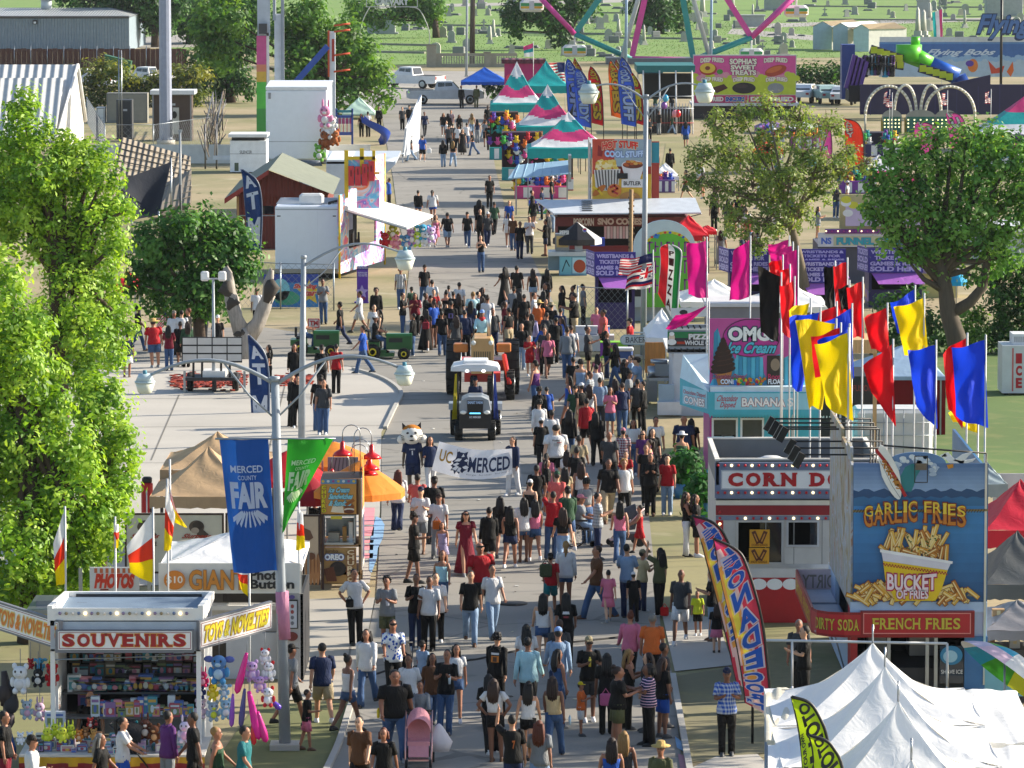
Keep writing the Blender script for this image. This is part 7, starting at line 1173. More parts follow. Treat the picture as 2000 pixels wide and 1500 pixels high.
while n<250:
 y=rh.choice([8,20,32,44,58,70,84,96,108])+rh.uniform(-4,4);x=rh.uniform(690,2010)
 if(1570<x<1790 and y>35)or(x<850 and y>70)or(x>1640 and y>78)or(1240<x<1420 and y>95):continue
 k=rh.choices(range(6),[5,1.2,4,3,1,5])[0];s=rh.uniform(.75,1.5)*(1.15 if k==1 else 1)
 o=bpy.data.objects.new('headstone',HS[k]);col.objects.link(o);o.location=G(x,y);o.rotation_euler=(0,0,rh.uniform(-.5,.5));o.scale=(s*rh.uniform(.8,1.1),s,s);tag(o,HL[k],'headstone',HL[k].replace(' headstone',' headstones').replace('monument','monuments').replace('marker','markers'));n+=1
for lab,x,y,w,d,h in(('large grey box tomb on the cemetery lawn near the path',1468,52,3.2,2,1.5),('grey stone mausoleum block left of the gate tree',745,66,3.4,2,2.0),('wide pale tomb with a capped lid at the top right',1520,20,4,2.4,2.2),('tall pale monument at the right below the ride sign',1803,42,1.6,1.4,3.0),('pale stone vault at the top right corner',1960,32,5,3,4.6)):
 q=G(x,y);mb=MB(M('9a9f9c',.8));mb.bbox((0,0,h*.45),(w,d,h*.9),None,.05);mb.bbox((0,0,h*.95),(w*1.1,d*1.1,h*.14),None,.04);mb.box(-w*.6,-d*.6,0,w*.6,d*.6,.2);one('tomb',lab,'tomb',mb,q)
mb=MB(M('8f8c80',.8))
for y,x0,x1 in((103,700,830),(88,700,840),(66,980,1200),(76,1180,1420),(50,740,1000),(26,980,1400),(40,1600,2000),(14,1500,2000)):
 a,b=G(x0,y-1),G(x1,y+2);d=(b-a).normalized();q=V((-d.y,d.x,0))*.15;mb.prism([a-q,b-q,b+q,a+q],(0,0,.22))
tag(ob('grave_kerbs',mb),kind='stuff')
Y=Yg(128)+6;q=P(1300,128,Y);X0=q.x;PKW,TLW=M('cf3f96',.4),M('1a8f8c',.4);t=T('ferris_wheel','pink and teal ferris wheel, only its lower part in view','ferris wheel',(X0,Y,0));hub=P(1305,-190,Y);hub=V((0,0,hub.z));Rw=(hub-V((0,0,P(1305,122,Y).z))).length;w2=1.0
for i in range(16):
 a=2*math.pi*(i+.5)/16-.02;d=V((math.sin(a),0,-math.cos(a)))
 for sy in(-1,1):mb=MB(PKW if i%2 else TLW);mb.obox(hub+d*Rw*.5+V((0,sy*w2,0)),(.52,.14,Rw),0,None,ry=-a);ob('spoke',mb,t)
mb=MB(PKW)
for i in range(16):
 a0,a1=2*math.pi*(i+.5)/16-.02,2*math.pi*(i+1.5)/16-.02;p,q_=hub+V((math.sin(a0),0,-math.cos(a0)))*Rw,hub+V((math.sin(a1),0,-math.cos(a1)))*Rw
 for sy in(-1,1):mb.tube([p+V((0,sy*w2,0)),q_+V((0,sy*w2,0))],.34,4,PKW if i%2 else TLW)
 mb.tube([p-V((0,w2,0)),p+V((0,w2,0))],.08,6,STEEL)
ob('rim',mb,t)
for i in(0,1,2,13,14,15):
 a=2*math.pi*(i+.5)/16-.02;p=hub+V((math.sin(a),0,-math.cos(a)))*Rw;mb=MB(M('d8dada',.4));mb.bbox((p.x,p.y,p.z-1.7),(2.4,1.3,1.2),None,.25);mb.box(p.x-1.1,p.y-.66,p.z-1.7,p.x+1.1,p.y-.655,p.z-1.4,M('3f9a5a'));mb.box(p.x-1.1,p.y-.665,p.z-1.95,p.x+1.1,p.y-.66,p.z-1.72,M('d9a82c'));mb.tube([(p.x,p.y,p.z),(p.x,p.y,p.z-1.2)],.1,6);mb.box(p.x-.25,p.y-.7,p.z-2.1,p.x+.25,p.y-.665,p.z-1.2,M('c4c6ca'));ob('gondola',mb,t)
for s in(-1,1):
 for sy in(-1.6,1.6):mb=MB(M('b8c0c4',.4));mb.tube([(s*4.6,sy,0),hub+V((0,sy,0))],.2,8);ob('pylon',mb,t)
mb=MB(M('b8c0c4',.4));mb.tube([hub-V((0,2,0)),hub+V((0,2,0))],.4,10);ob('hub',mb,t);mb=MB(M('6a6c70',.5));mb.box(-6,-2.5,0,6,2.5,.6);ob('platform',mb,t)
Y=Yg(232);X0=X_(1455,Y);t=T('food_stand','fried sweets stand under a wide pink and yellow picture sign','food stand',(X0,Y,0));mb=MB(M('d0a83a',.5));f=PF(mb,Y,X0);f.box(1354,107,1555,202,0,.3,M('b8b8bc'));PKS,LMS=M('cf4a90',.5),M('b8c22c',.5);f.pr(1355,109,1554,150,PKS,1);f.pr(1355,150,1554,185,LMS,1)
for i in range(24):f.pe(1358+i*8.6,149+4*math.sin(i*1.7),7,6,rnd.choice([LMS,M('cf8a9a')]),2+i*.1,10)
f.pr(1356,186,1460,201,M('c0285a'),2);f.pr(1462,186,1554,201,M('c0285a'),2)
W1,O1=M('e4dccc'),M('7a1c4a')
f.pt_('DEEP FRIED',1368,114,1414,123,W1,5,bold=.05,out=O1,arc=.2);f.pt_("SOPHIA'S",1425,114,1478,126,W1,5,bold=.05,out=O1,outw=.07);f.pt_('SWEET',1427,127,1476,136,W1,5,bold=.05,out=O1,outw=.07);f.pt_('TREATS',1427,137,1477,147,W1,5,bold=.05,out=O1,outw=.07);f.pt_('DEEP FRIED',1492,114,1538,123,W1,5,bold=.05,out=O1,arc=.2)
f.pt_('DEEP FRIED',1370,152,1412,160,W1,5,bold=.05,out=O1,arc=.2);f.pt_('DEEP FRIED',1432,152,1474,160,W1,5,bold=.05,out=O1,arc=.2);f.pt_('DEEP FRIED',1496,152,1538,160,W1,5,bold=.05,out=O1,arc=.2);f.pt_('DEEP FRIED',1362,189,1413,198,W1,5,bold=.05);f.pt_('SNICKERS',1417,189,1454,198,M('2a4a9a'),5,bold=.06,out=W1,outw=.06);f.pt_('DEEP FRIED',1466,189,1550,198,W1,5,bold=.05)
f.pe(1383,135,17,12,M('a8321c'),4);f.pe(1382,133,15,10,M('d9b43c'),5);f.pe(1382,133,5,4,M('7a2a14'),6);f.pe(1406,140,6,5,M('3a8a2a'),4);f.pe(1515,138,22,10,M('a83a1c'),4,20,.3);f.pe(1512,136,16,5,M('c8642c'),5,20,.3);f.pp([(1388,172),(1414,164),(1422,172),(1400,182)],M('4a2014'),4);f.pe(1453,172,23,11,M('241818'),4);f.pe(1449,168,12,4,M('3a2a2a'),5);f.pe(1515,172,16,10,M('8a8a8c'),4);ob('sign_board',mb,t)
mb=MB(M('3a3438',.7));f=PF(mb,Y,X0);f.box(1354,206,1555,232,.1,4,None);f.box(1350,201,1560,206,-.8,4,M('c9c9cc'));ob('body',mb,t)
Y=Yg(262);X0=X_(1310,Y);t=T('ride_shelter','dark ride shelter with railings and balloons behind the tall lamp','shelter',(X0,Y,0));mb=MB(M('17181a',.8));f=PF(mb,Y,X0);f.box(1262,150,1356,200,6,7,None);f.box(1265,214,1350,262,1.2,5,M('242022',.8));f.box(1245,130,1360,143,2,9,M('1d6a6a',.6));ob('shell',mb,t);mb=MB(STEEL);f=PF(mb,Y,X0)
for i in range(16):u=f.p(1262+i*6,0)[0];mb.tube([(u,0,.6),(u,0,2.2)],.03,4)
for y in(188,212,240):z=f.p(0,y)[1];mb.tube([(f.p(1258,0)[0],0,z),(f.p(1356,0)[0],0,z)],.035,4,M('a8222a')if y==240 else None)
for x in(1258,1290,1322,1354):mb.tube([(f.p(x,0)[0],0,0),(f.p(x,0)[0],2,f.p(0,140)[1])],.06,5,WHITE)
ob('railing',mb,t)
for i,(x,y,c)in enumerate(((1300,192,'3a9ac0'),(1318,222,'d88a94'),(1324,222,'c8202a'),(1297,206,'7a4a9a'))):q=P(x,y,Y-1);mb=MB(M(c,.25));mb.ell((0,0,0),(.22,.22,.28),None,10,6);mb.tube([(0,0,-.28),(.05,0,-q.z)],.006,3,GREY);one('balloon',['sky blue balloon over the ride railings','pink balloon beside the red one','red balloon over the ride railings','violet balloon below the blue one'][i],'balloon',mb,q)
Y=Yg(234);X0=X_(1830,Y);NV=M('1c1440',.5);mb=MB(NV);f=PF(mb,Y,X0);
a,z=f.p(1680,160);b,_=f.p(2040,150);mb.box(a,0,.4,b,.3,f.p(0,165)[1]);f.box(1655,92,1680,200,6,8,M('1f3a80',.5));f.box(1660,168,1682,200,1,5,M('121016',.8))
mb.prism([(f.p(1850,0)[0],-.02,f.p(0,165)[1]),(f.p(1936,0)[0],-.02,f.p(0,146)[1]),(f.p(1936,0)[0],-.02,f.p(0,165)[1])],(0,.3,0));
for i in range(8):f.pr(1700+i*42,168,1701+i*42,225,M('2e2a58'),2)
t=T('thrill_ride','navy fenced spinning ride with a lime and blue arm and black harness seats','ride',(X0,Y,0));ob('fence',mb,t)
mb=MB(M('55b81c',.35));f=PF(mb,Y+4,X0);p1=P(1775,105,Y+4);p2=P(1870,150,Y+4);O=V((X0,Y,0));u1,v1=p1-O,p2-O;mb.cyl((u1.x,4,u1.z-.6),1.0,1.3,16);mb.cyl((u1.x+.5,4,u1.z+.6),.35,.7,12);mid=u1.lerp(v1,.45);mb.tube([u1,mid],[.8,.62],8);mb.tube([mid,v1],[.62,.7],8,M('1a5ab8',.35));mb.tube([v1,v1+V((1.2,0,-2.4))],[.7,.8],8,M('163f8a',.35));ob('arm',mb,t)
for(x0,y0),(x1,y1)in(((1690,118),(1765,128)),((1700,96),(1762,116)),((1795,132),(1860,152))):
 mb=MB(NV);a_,b_=P(x0,y0,Y+3)-O,P(x1,y1,Y+3)-O;mb.tube([a_,b_],.5,4,None,True,True)
 for i in range(5):c_=a_.lerp(b_,(i+.5)/5);mb.obox(c_+V((0,-.42,.02)),(.5,.1,.5),0,M('b8c41c',.5))
 ob('beam',mb,t)
for i in range(18):
 x,y=1690+i%9*6.5,122+(i//9)*16+rnd.uniform(-2,2);p=P(x,y,Y+2)-O;mb=MB(BLACK);mb.tube([p+V((-.15,0,0)),p+V((-.15,-.3,.5)),p+V((.15,-.3,.5)),p+V((.15,0,0))],.07,6);mb.bbox(p+V((0,.2,0)),(.5,.3,.9),M(['5a2a7a','1a1a1e','d8d8dc','3a9ac0'][i%4],.5),.08);ob('seat',mb,t)
for i in range(4):mb=MB(M('4a1f80',.4));p=P(1662+i*7,140+i*4,Y+1.5)-O;mb.obox(p,(.42,.5,2.6),0,None,ry=.25);ob('seat_back',mb,t)
Y=Yg(262);X0=X_(1800,Y);t=T('kiddie_ride','kiddie ride with white bulb studded hoops and green light panels','ride',(X0,Y,0));O=V((X0,Y,0))
for x0,x1,yt in((1690,1780,168),(1746,1790,166),(1798,1838,166),(1806,1904,169)):
 a_,b_=P(x0,225,Y)-O,P(x1,225,Y)-O;zt=P(0,yt,Y).z;mb=MB(M('b8b4a0',.5));pts=[V(((a_.x+b_.x)/2-(b_.x-a_.x)/2*math.cos(an),0,a_.z+(zt-a_.z)*math.sin(an)))for an in[math.pi*i/20 for i in range(21)]];mb.tube(pts,.12,6)
 for p in pts[::1]:mb.ell(p+V((0,-.12,0)),.09,M('e0dcd0',.4),6,3)
 mb.tube([pts[0],V((pts[0].x,0,0))],.08,5);mb.tube([pts[-1],V((pts[-1].x,0,0))],.08,5);ob('hoop',mb,t)
for x,r,y in((1742,20,236),(1798,30,236),(1848,22,236)):
 mb=MB(M('8a8878',.5));f=PF(mb,Y-.5,X0);f.mb=mb;g=PF(mb,Y,X0,-.5);g.box(x-r,y-6,x+r,262,0,.3,M('b09a3a'));g.pe(x,y-6,r,16,M('8f8f86'),1);g.pr(x-r+3,y-8,x+r-3,258,M('2a6a5a'),2)
 for i in range(5):
  for j in range(3):g.pe(x-r+6+i*(2*r-12)/4,y-2+j*7,1.6,1.6,M('e4dc9a',.4,'em'),3,6)
 ob('light_panel',mb,t)
Y=Yg(215)+8;X0=X_(1880,Y);t=T('thrill_ride','blue and white snowy backdrop ride with script lettering and a tall sign','ride',(X0,Y,0));mb=MB(M('5a86b8',.5));f=PF(mb,Y,X0);f.box(1718,82,2060,150,0,.4,None);f.pr(1718,114,2060,150,M('a9bccc',.5),1);f.pr(1718,86,2060,112,M('3f6aa8',.5),1);f.pr(1718,72,2060,82,M('c9ced0',.5),1)
for i in range(30):f.pe(1725+i*11,114+3*math.sin(i*2),8,5,M('8fb0d0'),2+i*.02,8)
f.pt_('Flying Bobs',1812,96,1942,111,M('c8d4e0'),4,bold=.03,shear=.12);f.pp([(1930,118),(1945,134),(1962,128),(1958,142),(1936,144)],M('c8421c'),4);f.pe(1900,128,10,13,M('d97a2a'),4);f.pe(1894,124,8,6,M('5a3a9a'),5);f.pp([(1966,140),(1978,120),(1980,138),(1974,150)],M('d8641c'),4);ob('backdrop',mb,t)
mb=MB(M('5a80b8',.4));f=PF(mb,Y-3,X0,0);f=PF(mb,Y,X0,-3);f.pt_('Flying',1912,28,2010,76,M('4a6fa8',.4),30,bold=.03,shear=.15,out=M('22365c',.5),outw=.04);f.pt_('Flying',1910,32,2008,80,M('22365c',.4),22,bold=.05,shear=.15);u=f.p(1957,0)[0];mb.tube([(u,-2.8,0),(u,-2.8,f.p(0,-40)[1])],.12,6,BLACK);f.box(1908,76,2010,79,0,.2,None);ob('sign',mb,t)
Y=Yg(316)+6;q=P(512,250,Y);X0=q.x;t=T('ride_tower','rainbow painted ride column with white steel masts beside the box truck','ride',(X0,Y,0));mb=MB(M('c03a78',.5));f=PF(mb,Y,X0);
for y0,y1,c in((70,126,'bb4a80'),(126,140,'c87a5a'),(140,160,'c9a03a'),(160,212,'4fae3c'),(212,290,'3a8a3a')):f.box(501,y0,520,y1,0,.9,M(c,.5))
f.box(520,64,526,290,.1,.6,WHITE);f.box(502,-40,527,70,.1,.8,M('aeb6c0'));f.box(506,46,522,66,-.3,.1,M('3a3a3e'));ob('column',mb,t)
for x0,x1 in((535,553),):mb=MB(M('c4cad2',.4));f=PF(mb,Y,X0);f.box(x0,28,x1,160,.4,1.2,None);f.box(532,-40,538,40,.3,.9,M('9aa2ac'));f.box(548,-40,555,160,.2,.4,M('8a929c'));f.mb.box(f.p(538,0)[0],.5,0,f.p(552,0)[0],1.1,f.p(0,160)[1]);ob('mast',mb,t)
Y=Yg(283)+10;X0=X_(640,Y);t=T('slide_ride','white swing ride mast with a blue brace and orange trim behind the box truck','ride',(X0,Y,0));O=V((X0,Y,0));mb=MB(M('ccd4de',.4));f=PF(mb,Y,X0);f.box(643,62,655,240,0,.6,None);f.box(648,76,653,120,-.02,0,M('a83a2a'));f.box(640,60,644,150,-.1,.1,M('c0502a'));ob('mast',mb,t);mb=MB(M('1f4aa0',.4));mb.tube([P(640,90,Y)-O,P(578,160,Y)-O],.3,4,None,True,True);ob('brace',mb,t);mb=MB(M('c84a24',.5));[mb.tube([P(652,y,Y)-O,P(684,y-4,Y)-O],.09,4)for y in(50,62,108,140)];ob('prong',mb,t)
Yq=Yg(285);t=T('fun_slide','blue spiral slide with a striped play tower beside the stacked plush','slide',(X_(690,Yq),Yq,0));f=PF(MB(M('2a4a9a',.4)),Yq,X_(690,Yq));mb=f.mb;u,z=f.p(690,215);O=V((f.X0,Yq,0));
for x in(657,688):f.box(x-2,212,x+2,285,0,.15,None)
f.box(657,225,688,230,0,.1,None);f.box(657,258,688,264,0,.1,None);f.box(657,215,688,220,0,.1,M('1f7a8a'))
for i in range(8):f.box(659+i*3.6,230,660.6+i*3.6,258,.02,.08,M('b04a8a' if i%2 else 'c8d0d8'))
f.box(657,232,688,242,.1,.13,M('c0507a'));ob('tower',mb,t);mb=MB(M('1a44a8',.3));mb.grid(lambda a,b:V((u+1.0+1.5*math.cos(1.9-a*2.6)*(.55+.45*b),1.2-1.6*math.sin(1.9-a*2.6)*(.55+.45*b),z-.9-a*1.7+(.5*(2*b-1)**2))),16,6);ob('chute',mb,t)
Y=Yg(560)+2;X0=X_(1690,Y);t=T('food_stand','funnel cake stand with purple bulb trim behind the ticket booths','food stand',(X0,Y,0));mb=MB(M('b8b4c0',.5));f=PF(mb,Y,X0);f.box(1598,478,1800,560,.2,4,M('4a4a58',.7));f.box(1598,455,1800,482,0,.2,M('c9c8d4'));f.pt_('NS',1604,464,1624,477,M('4a6ac0'),3,bold=.05);f.pr(1628,461,1800,480,M('bdbc9c'),2);f.pt_('FUNNEL CAKES',1634,464,1770,478,M('2f9aac'),4,bold=.05,out=M('6a5a9a'),outw=.03);f.box(1612,448,1800,456,-.1,.3,M('6a2a7a'));ob('body',mb,t);z=f.p(0,451)[1];bulbs(t,[(f.p(1616,0)[0]+i*.26,-.16,z)for i in range(22)],.04,[BULB_W,M('b02a8a',.4)])
mb=MB(M('b0a878',.5));f=PF(mb,Y+.5,X0);f.box(1640,380,1800,448,.5,.6,None);f.pr(1650,395,1800,440,M('b8a8c8'),1)
for i in range(12):f.pe(rnd.uniform(1650,1780),rnd.uniform(388,440),10,7,M(rnd.choice(['c8c43a','a05aa8','d8d8dc']),.5),2+i*.1)
ob('sign_board',mb,t)
Y=Yg(772);X0=X_(1990,Y);t=T('ice_freezer','white ice storage box with red vertical lettering on the lawn','ice freezer',(X0,Y,0));mb=MB(M('c4c8cc',.4));f=PF(mb,Y,X0);f.box(1958,675,2040,768,0,1.6,None);f.box(1980,654,2040,675,.3,1.4,M('d4d6d8'));[f.pr(1983+i*4,659,1985+i*4,670,M('8a8e92'),-74)for i in range(5)];
for i,ch in enumerate('ICE'):f.pt_(ch,1984,690+i*24,1996,710+i*24,M('b01c28'),3,bold=.06)
f.pr(1977,680,1979,764,M('c05a5a'),2);f.box(1962,768,1970,772,.1,.3,RUBBER);ob('body',mb,t)
umb('small turquoise umbrella beside the tall hedge',1868,526,Yg(600),24,.5,M('1a9ac8',.55,'canopy'));umb('teal umbrella in the sparse tree gap',1586,302,285,14,.5,M('1a8a9a',.55,'canopy'))
mb=MB(M('b8b070',.5));Y=Yg(585)+1;f=PF(mb,Y);f.X0=X_(1822,Y);f.box(1790,532,1870,585,0,1.5,None);f.pt_('Lemonade',1800,540,1866,556,M('b03a4a'),3,bold=.03,shear=.1);f.box(1786,526,1874,533,-.3,1.6,M('8a7a9a'));one('drink_stand','yellowish drink stand with pink script behind the forked tree trunk','stand',mb,(f.X0,Y,0))
mb=MB(M('3a3434',.8));Y=Yg(560)+14;f=PF(mb,Y);f.X0=X_(1930,Y);f.box(1840,452,2060,560,0,4,M('a9b0b8',.5));f.box(1840,440,2060,452,-.5,4,M('c8ccd0'));one('storage_trailer','pale trailer behind the hedge at the right edge','trailer',mb,(f.X0,Y,0))
mb=MB(M('c0a070',.9,'wood'));Y=130;f=PF(mb,Y);f.X0=X_(1685,Y);f.box(1664,664,1712,690,0,2,None);f.mb.box(-.4,.5,0,-.3,.6,f.p(0,690)[1]);f.mb.box(.3,.5,0,.4,.6,f.p(0,690)[1]);one('thatch_roof','straw thatch roof edge under the red flags','roof',mb,(f.X0,Y,0))
rg=np.random.default_rng(4)
def leaves(name,C,Rr,per,size,mats,parent,flat=.5,wts=None):
 C=np.array(C);Rr=np.array(Rr);cs=[]
 for c,r in zip(C,Rr):
  k=max(6,int(per*r*r*4));d=rg.normal(size=(k,3));d/=np.linalg.norm(d,axis=1)[:,None];rad=r*rg.uniform(.25,1.08,(k,1))**.6;cs.append(np.hstack([c+d*rad,d]))
 cs=np.vstack(cs);m=26;n=len(cs)*m;base=np.repeat(cs,m,0);off=rg.normal(size=(n,3))*size*1.55;p=base[:,:3]+off
 nn=base[:,3:]*.7+off/(size*2)*.6+np.array([0,0,.55])+rg.normal(size=(n,3))*flat;nn/=np.linalg.norm(nn,axis=1)[:,None]
 t=np.cross(nn,rg.normal(size=(n,3)));t/=np.linalg.norm(t,axis=1)[:,None]+1e-9;b=np.cross(nn,t);s=size*rg.uniform(.6,1.25,(n,1))
 v=np.stack([p-t*s,p+b*s*.5+nn*s*.12,p+t*s,p-b*s*.5+nn*s*.12],1).reshape(-1,3)
 me=bpy.data.meshes.new(name);me.vertices.add(4*n);me.loops.add(4*n);me.polygons.add(n);me.vertices.foreach_set('co',v.astype(np.float32).ravel());me.loops.foreach_set('vertex_index',np.arange(4*n,dtype=np.int32));me.polygons.foreach_set('loop_start',np.arange(0,4*n,4,dtype=np.int32))
 for q in mats:me.materials.append(q)
 me.polygons.foreach_set('material_index',np.repeat(rg.choice(len(mats),len(cs),p=wts),m).astype(np.int32));me.update(calc_edges=True);me.validate();return ob(name,me,parent)
def leafm(*cs):return[M(c,.5,'leaf')for c in cs]
def tree(label,Y,blobs,size,per,mats,trunk=(),dep=.8,group=None,name='tree',cat='tree',twigs=0,br='4a3c30',tr=.16,flat=.5):
 bx=sum(b[0]for b in blobs)/len(blobs)if not trunk else trunk[0][0];O=V((X_(bx,Y),Y,0));t=T(name,label,cat,O,0,group);C,Rr=[],[]
 for x,y,r in blobs:
  rw=r*mp(Y);p=P(x,y,Y+rg.uniform(-1,1)*dep*rw)-O
  if p.z<rw*.6:p.z=rw*.6
  C.append(p);Rr.append(rw)
 leaves('crown',C,Rr,per,size,mats,t,flat)
 if trunk:
  mb=MB(M(br,.9,'wood'));pts=[P(x,y,Y)-O for x,y in trunk];pts[0].z=0;n=len(pts);mb.tube(pts,[tr*(1.25-.8*i/n)for i in range(n)],8)
  top=pts[-1];mid=pts[len(pts)//2]
  for c in C:a=mid.lerp(top,rg.uniform(.3,1));e=V(c);m_=a.lerp(e,.5)+V((rg.normal()*.1,rg.normal()*.1,-.15));mb.tube([a,m_,e],[tr*.42,tr*.28,tr*.1],5)
  for i in range(twigs):
   c=V(C[i%len(C)]);r=Rr[i%len(C)];d=V(rg.normal(size=3));d.z=abs(d.z)*.8;d.normalize();e=c+d*r*rg.uniform(.7,1.35);mb.tube([c-d*r*.2,c+d*r*.4+V(rg.normal(size=3))*.08,e],[.03,.02,.008],4)
  ob('trunk',mb,t)
 return t
LG=leafm('92b438','7ca430','a6c44a','5c842a');DG=leafm('2f5526','3d6630','254820','4a7438');MG_=leafm('4f7a30','5f8838','3d6428','71953f');HG=leafm('54662e','6b7836','3d4f26','8a8c3c');SG=leafm('77904a','93a35a','5f7838')
tree('tall bright green tree at the left, farther one with a spired top',140,[(42,205,34),(52,255,48),(10,300,60),(70,330,66),(128,285,36),(150,330,52),(190,300,32),(200,350,40),(120,400,76),(40,420,80),(215,400,28),(185,440,56),(232,470,24),(120,480,70),(195,520,52),(150,580,68),(215,610,46),(254,640,20),(170,660,66),(210,690,40),(110,660,60),(160,730,50),(-10,380,70),(250,410,16)],.085,22,LG,[(110,1080),(112,900),(116,700),(110,500),(90,380)],tr=.3)
tree('tall bright green tree at the left edge, nearest and fullest',112,[(14,540,50),(20,620,66),(70,640,38),(40,710,70),(90,720,40),(10,790,80),(76,800,60),(110,790,36),(30,880,90),(118,880,60),(160,900,40),(50,980,96),(140,980,70),(190,990,50),(230,985,30),(40,1070,90),(130,1070,72),(196,1060,46),(30,1150,66),(96,1140,60),(165,1110,40),(-30,700,80),(-30,900,90)],.085,22,LG,[(60,1340),(62,1150),(58,950),(40,750)],tr=.26)
tree('bright green tree between the two tall ones and the beige canopy',118,[(190,760,40),(170,800,44),(215,800,46),(195,850,56),(240,860,34),(210,910,54),(262,905,22),(180,930,50),(235,960,36),(200,990,44)],.085,22,LG,[(190,1260),(195,1050),(200,900)],tr=.2)
tree('round dark green tree behind the flag group',184,[(300,470,44),(350,440,42),(400,440,44),(445,470,44),(485,510,28),(470,470,30),(280,520,40),(335,505,56),(410,510,60),(455,540,38),(380,570,52),(310,570,42),(420,585,36),(350,600,30),(268,555,22)],.13,11,leafm('4a7a30','3d6c2a','2f5a22','5f8c3c'),[(390,672),(388,620),(385,560)],tr=.22)
tree('large round leafed tree with a forked trunk at the right',172,[(1750,335,44),(1800,300,40),(1860,290,46),(1925,285,46),(1985,300,50),(1722,385,36),(1780,380,56),(1850,360,62),(1930,360,62),(1995,380,54),(1755,430,42),(1820,440,58),(1890,440,60),(1960,440,56),(1800,490,36),(1860,500,40),(1930,505,36),(2030,340,60),(2020,430,50),(1975,500,24),(1706,360,20),(1714,430,22),(1745,300,22),(1775,280,20),(1830,262,20),(1890,262,22),(1955,268,20),(1735,470,22),(1770,505,22),(1835,535,20),(1905,540,18),(1700,405,14)],.115,9,leafm('5a8a38','6c9a44','447032','7fa552'),[(1886,720),(1868,660),(1852,610),(1846,560),(1830,480)],tr=.34,br='50473c')
o_=MB(M('50473c',.9,'wood'));q_=[P(1858,612,172),P(1895,590,172),P(1920,560,172),P(1928,510,172),P(1920,450,172)];o_.tube([p-V((X_(1886,172),172,0))for p in q_],[.22,.2,.17,.14,.08],8);ob('limb',o_,[o for o in col.objects if o.get('label','').startswith('large round leafed')][0])
tree('sparse twiggy tree with several stems behind the magenta flags',198,[(rg.uniform(1340,1680),0,0)for i in range(0)]+[(1400,250,34),(1450,225,30),(1500,215,34),(1560,235,34),(1620,250,30),(1660,300,26),(1370,310,32),(1430,300,42),(1500,290,46),(1570,300,42),(1630,330,32),(1400,370,36),(1470,360,46),(1540,360,46),(1600,370,36),(1440,430,36),(1500,430,42),(1560,420,36),(1480,480,26),(1350,350,20),(1690,320,18)],.09,12,SG,[(1575,622),(1572,560),(1560,500),(1540,420),(1520,330)],twigs=300,tr=.2,br='6f6352',dep=1.4)
tree('tall shade tree at the right beyond the white tents',103,[(2530+rg.uniform(-360,380),560+rg.uniform(-330,330),130)for i in range(24)],.16,2.0,MG_,[(2560,1380),(2550,1000),(2530,700)],tr=.3,dep=1.6)  # unseen tree added outside the view to cast shade over the lower road
for lab,Y,bl,sz,pr,mt,tk in(('big leafy tree behind the box truck and swing mast',Yg(225),[(400,60,40),(440,30,50),(430,100,44),(560,60,44),(600,30,46),(590,100,46),(640,90,44),(680,70,36),(630,150,46),(690,130,46),(720,165,36),(670,185,36),(745,150,26),(580,150,40),(710,100,30),(755,190,20)],.24,3.2,MG_,[(650,232),(648,190),(640,120)]),('dark leafy tree left of the rainbow ride column',Yg(200),[(400,110,34),(440,130,36),(470,100,36),(480,60,36),(430,170,34),(470,160,30),(405,160,28),(490,20,30)],.24,3.2,DG,[(450,205),(450,150)]),('dark evergreen tree above the end of the metal building',Yg(92),[(270,5,36),(250,40,22),(300,30,32),(290,-20,46),(325,50,18),(220,-5,34),(170,-8,30),(130,-12,26),(340,10,30)],.3,2.6,DG,[(303,92),(302,40)]),('dark evergreen tree beside the steel pole',Yg(86),[(370,10,38),(400,35,32),(360,45,26),(390,-20,44),(345,20,30),(385,60,22)],.3,2.6,DG,[(370,88),(372,40)]),('leaning dark evergreen tree behind the hedge',Yg(84),[(440,10,40),(470,35,30),(420,40,32),(450,-30,46),(490,5,34),(415,10,30)],.3,2.6,DG,[(424,86),(430,40)]),('tree behind the calvary gate sign',Yg(74),[(780,20,24),(820,25,24),(850,10,26),(800,-10,34),(845,35,16),(700,20,30),(730,35,22)],.28,2.6,MG_,[(852,74),(850,40)]),('dark cemetery tree left of the ferris wheel',Yg(98),[(1000,30,28),(1040,20,34),(1080,40,28),(1010,60,18),(1110,20,30),(1060,-20,40),(1095,70,20),(1140,10,24)],.28,2.6,DG,[(1118,106),(1116,60)]),('dark cemetery tree behind the ferris wheel spokes',Yg(66),[(1250,20,28),(1290,30,28),(1320,20,26),(1280,-20,40),(1260,46,16),(1330,48,12)],.28,2.6,DG,[(1290,66),(1288,30)])):tree(lab,Y,bl,sz,pr,mt,tk,tr=.4,group='background trees')
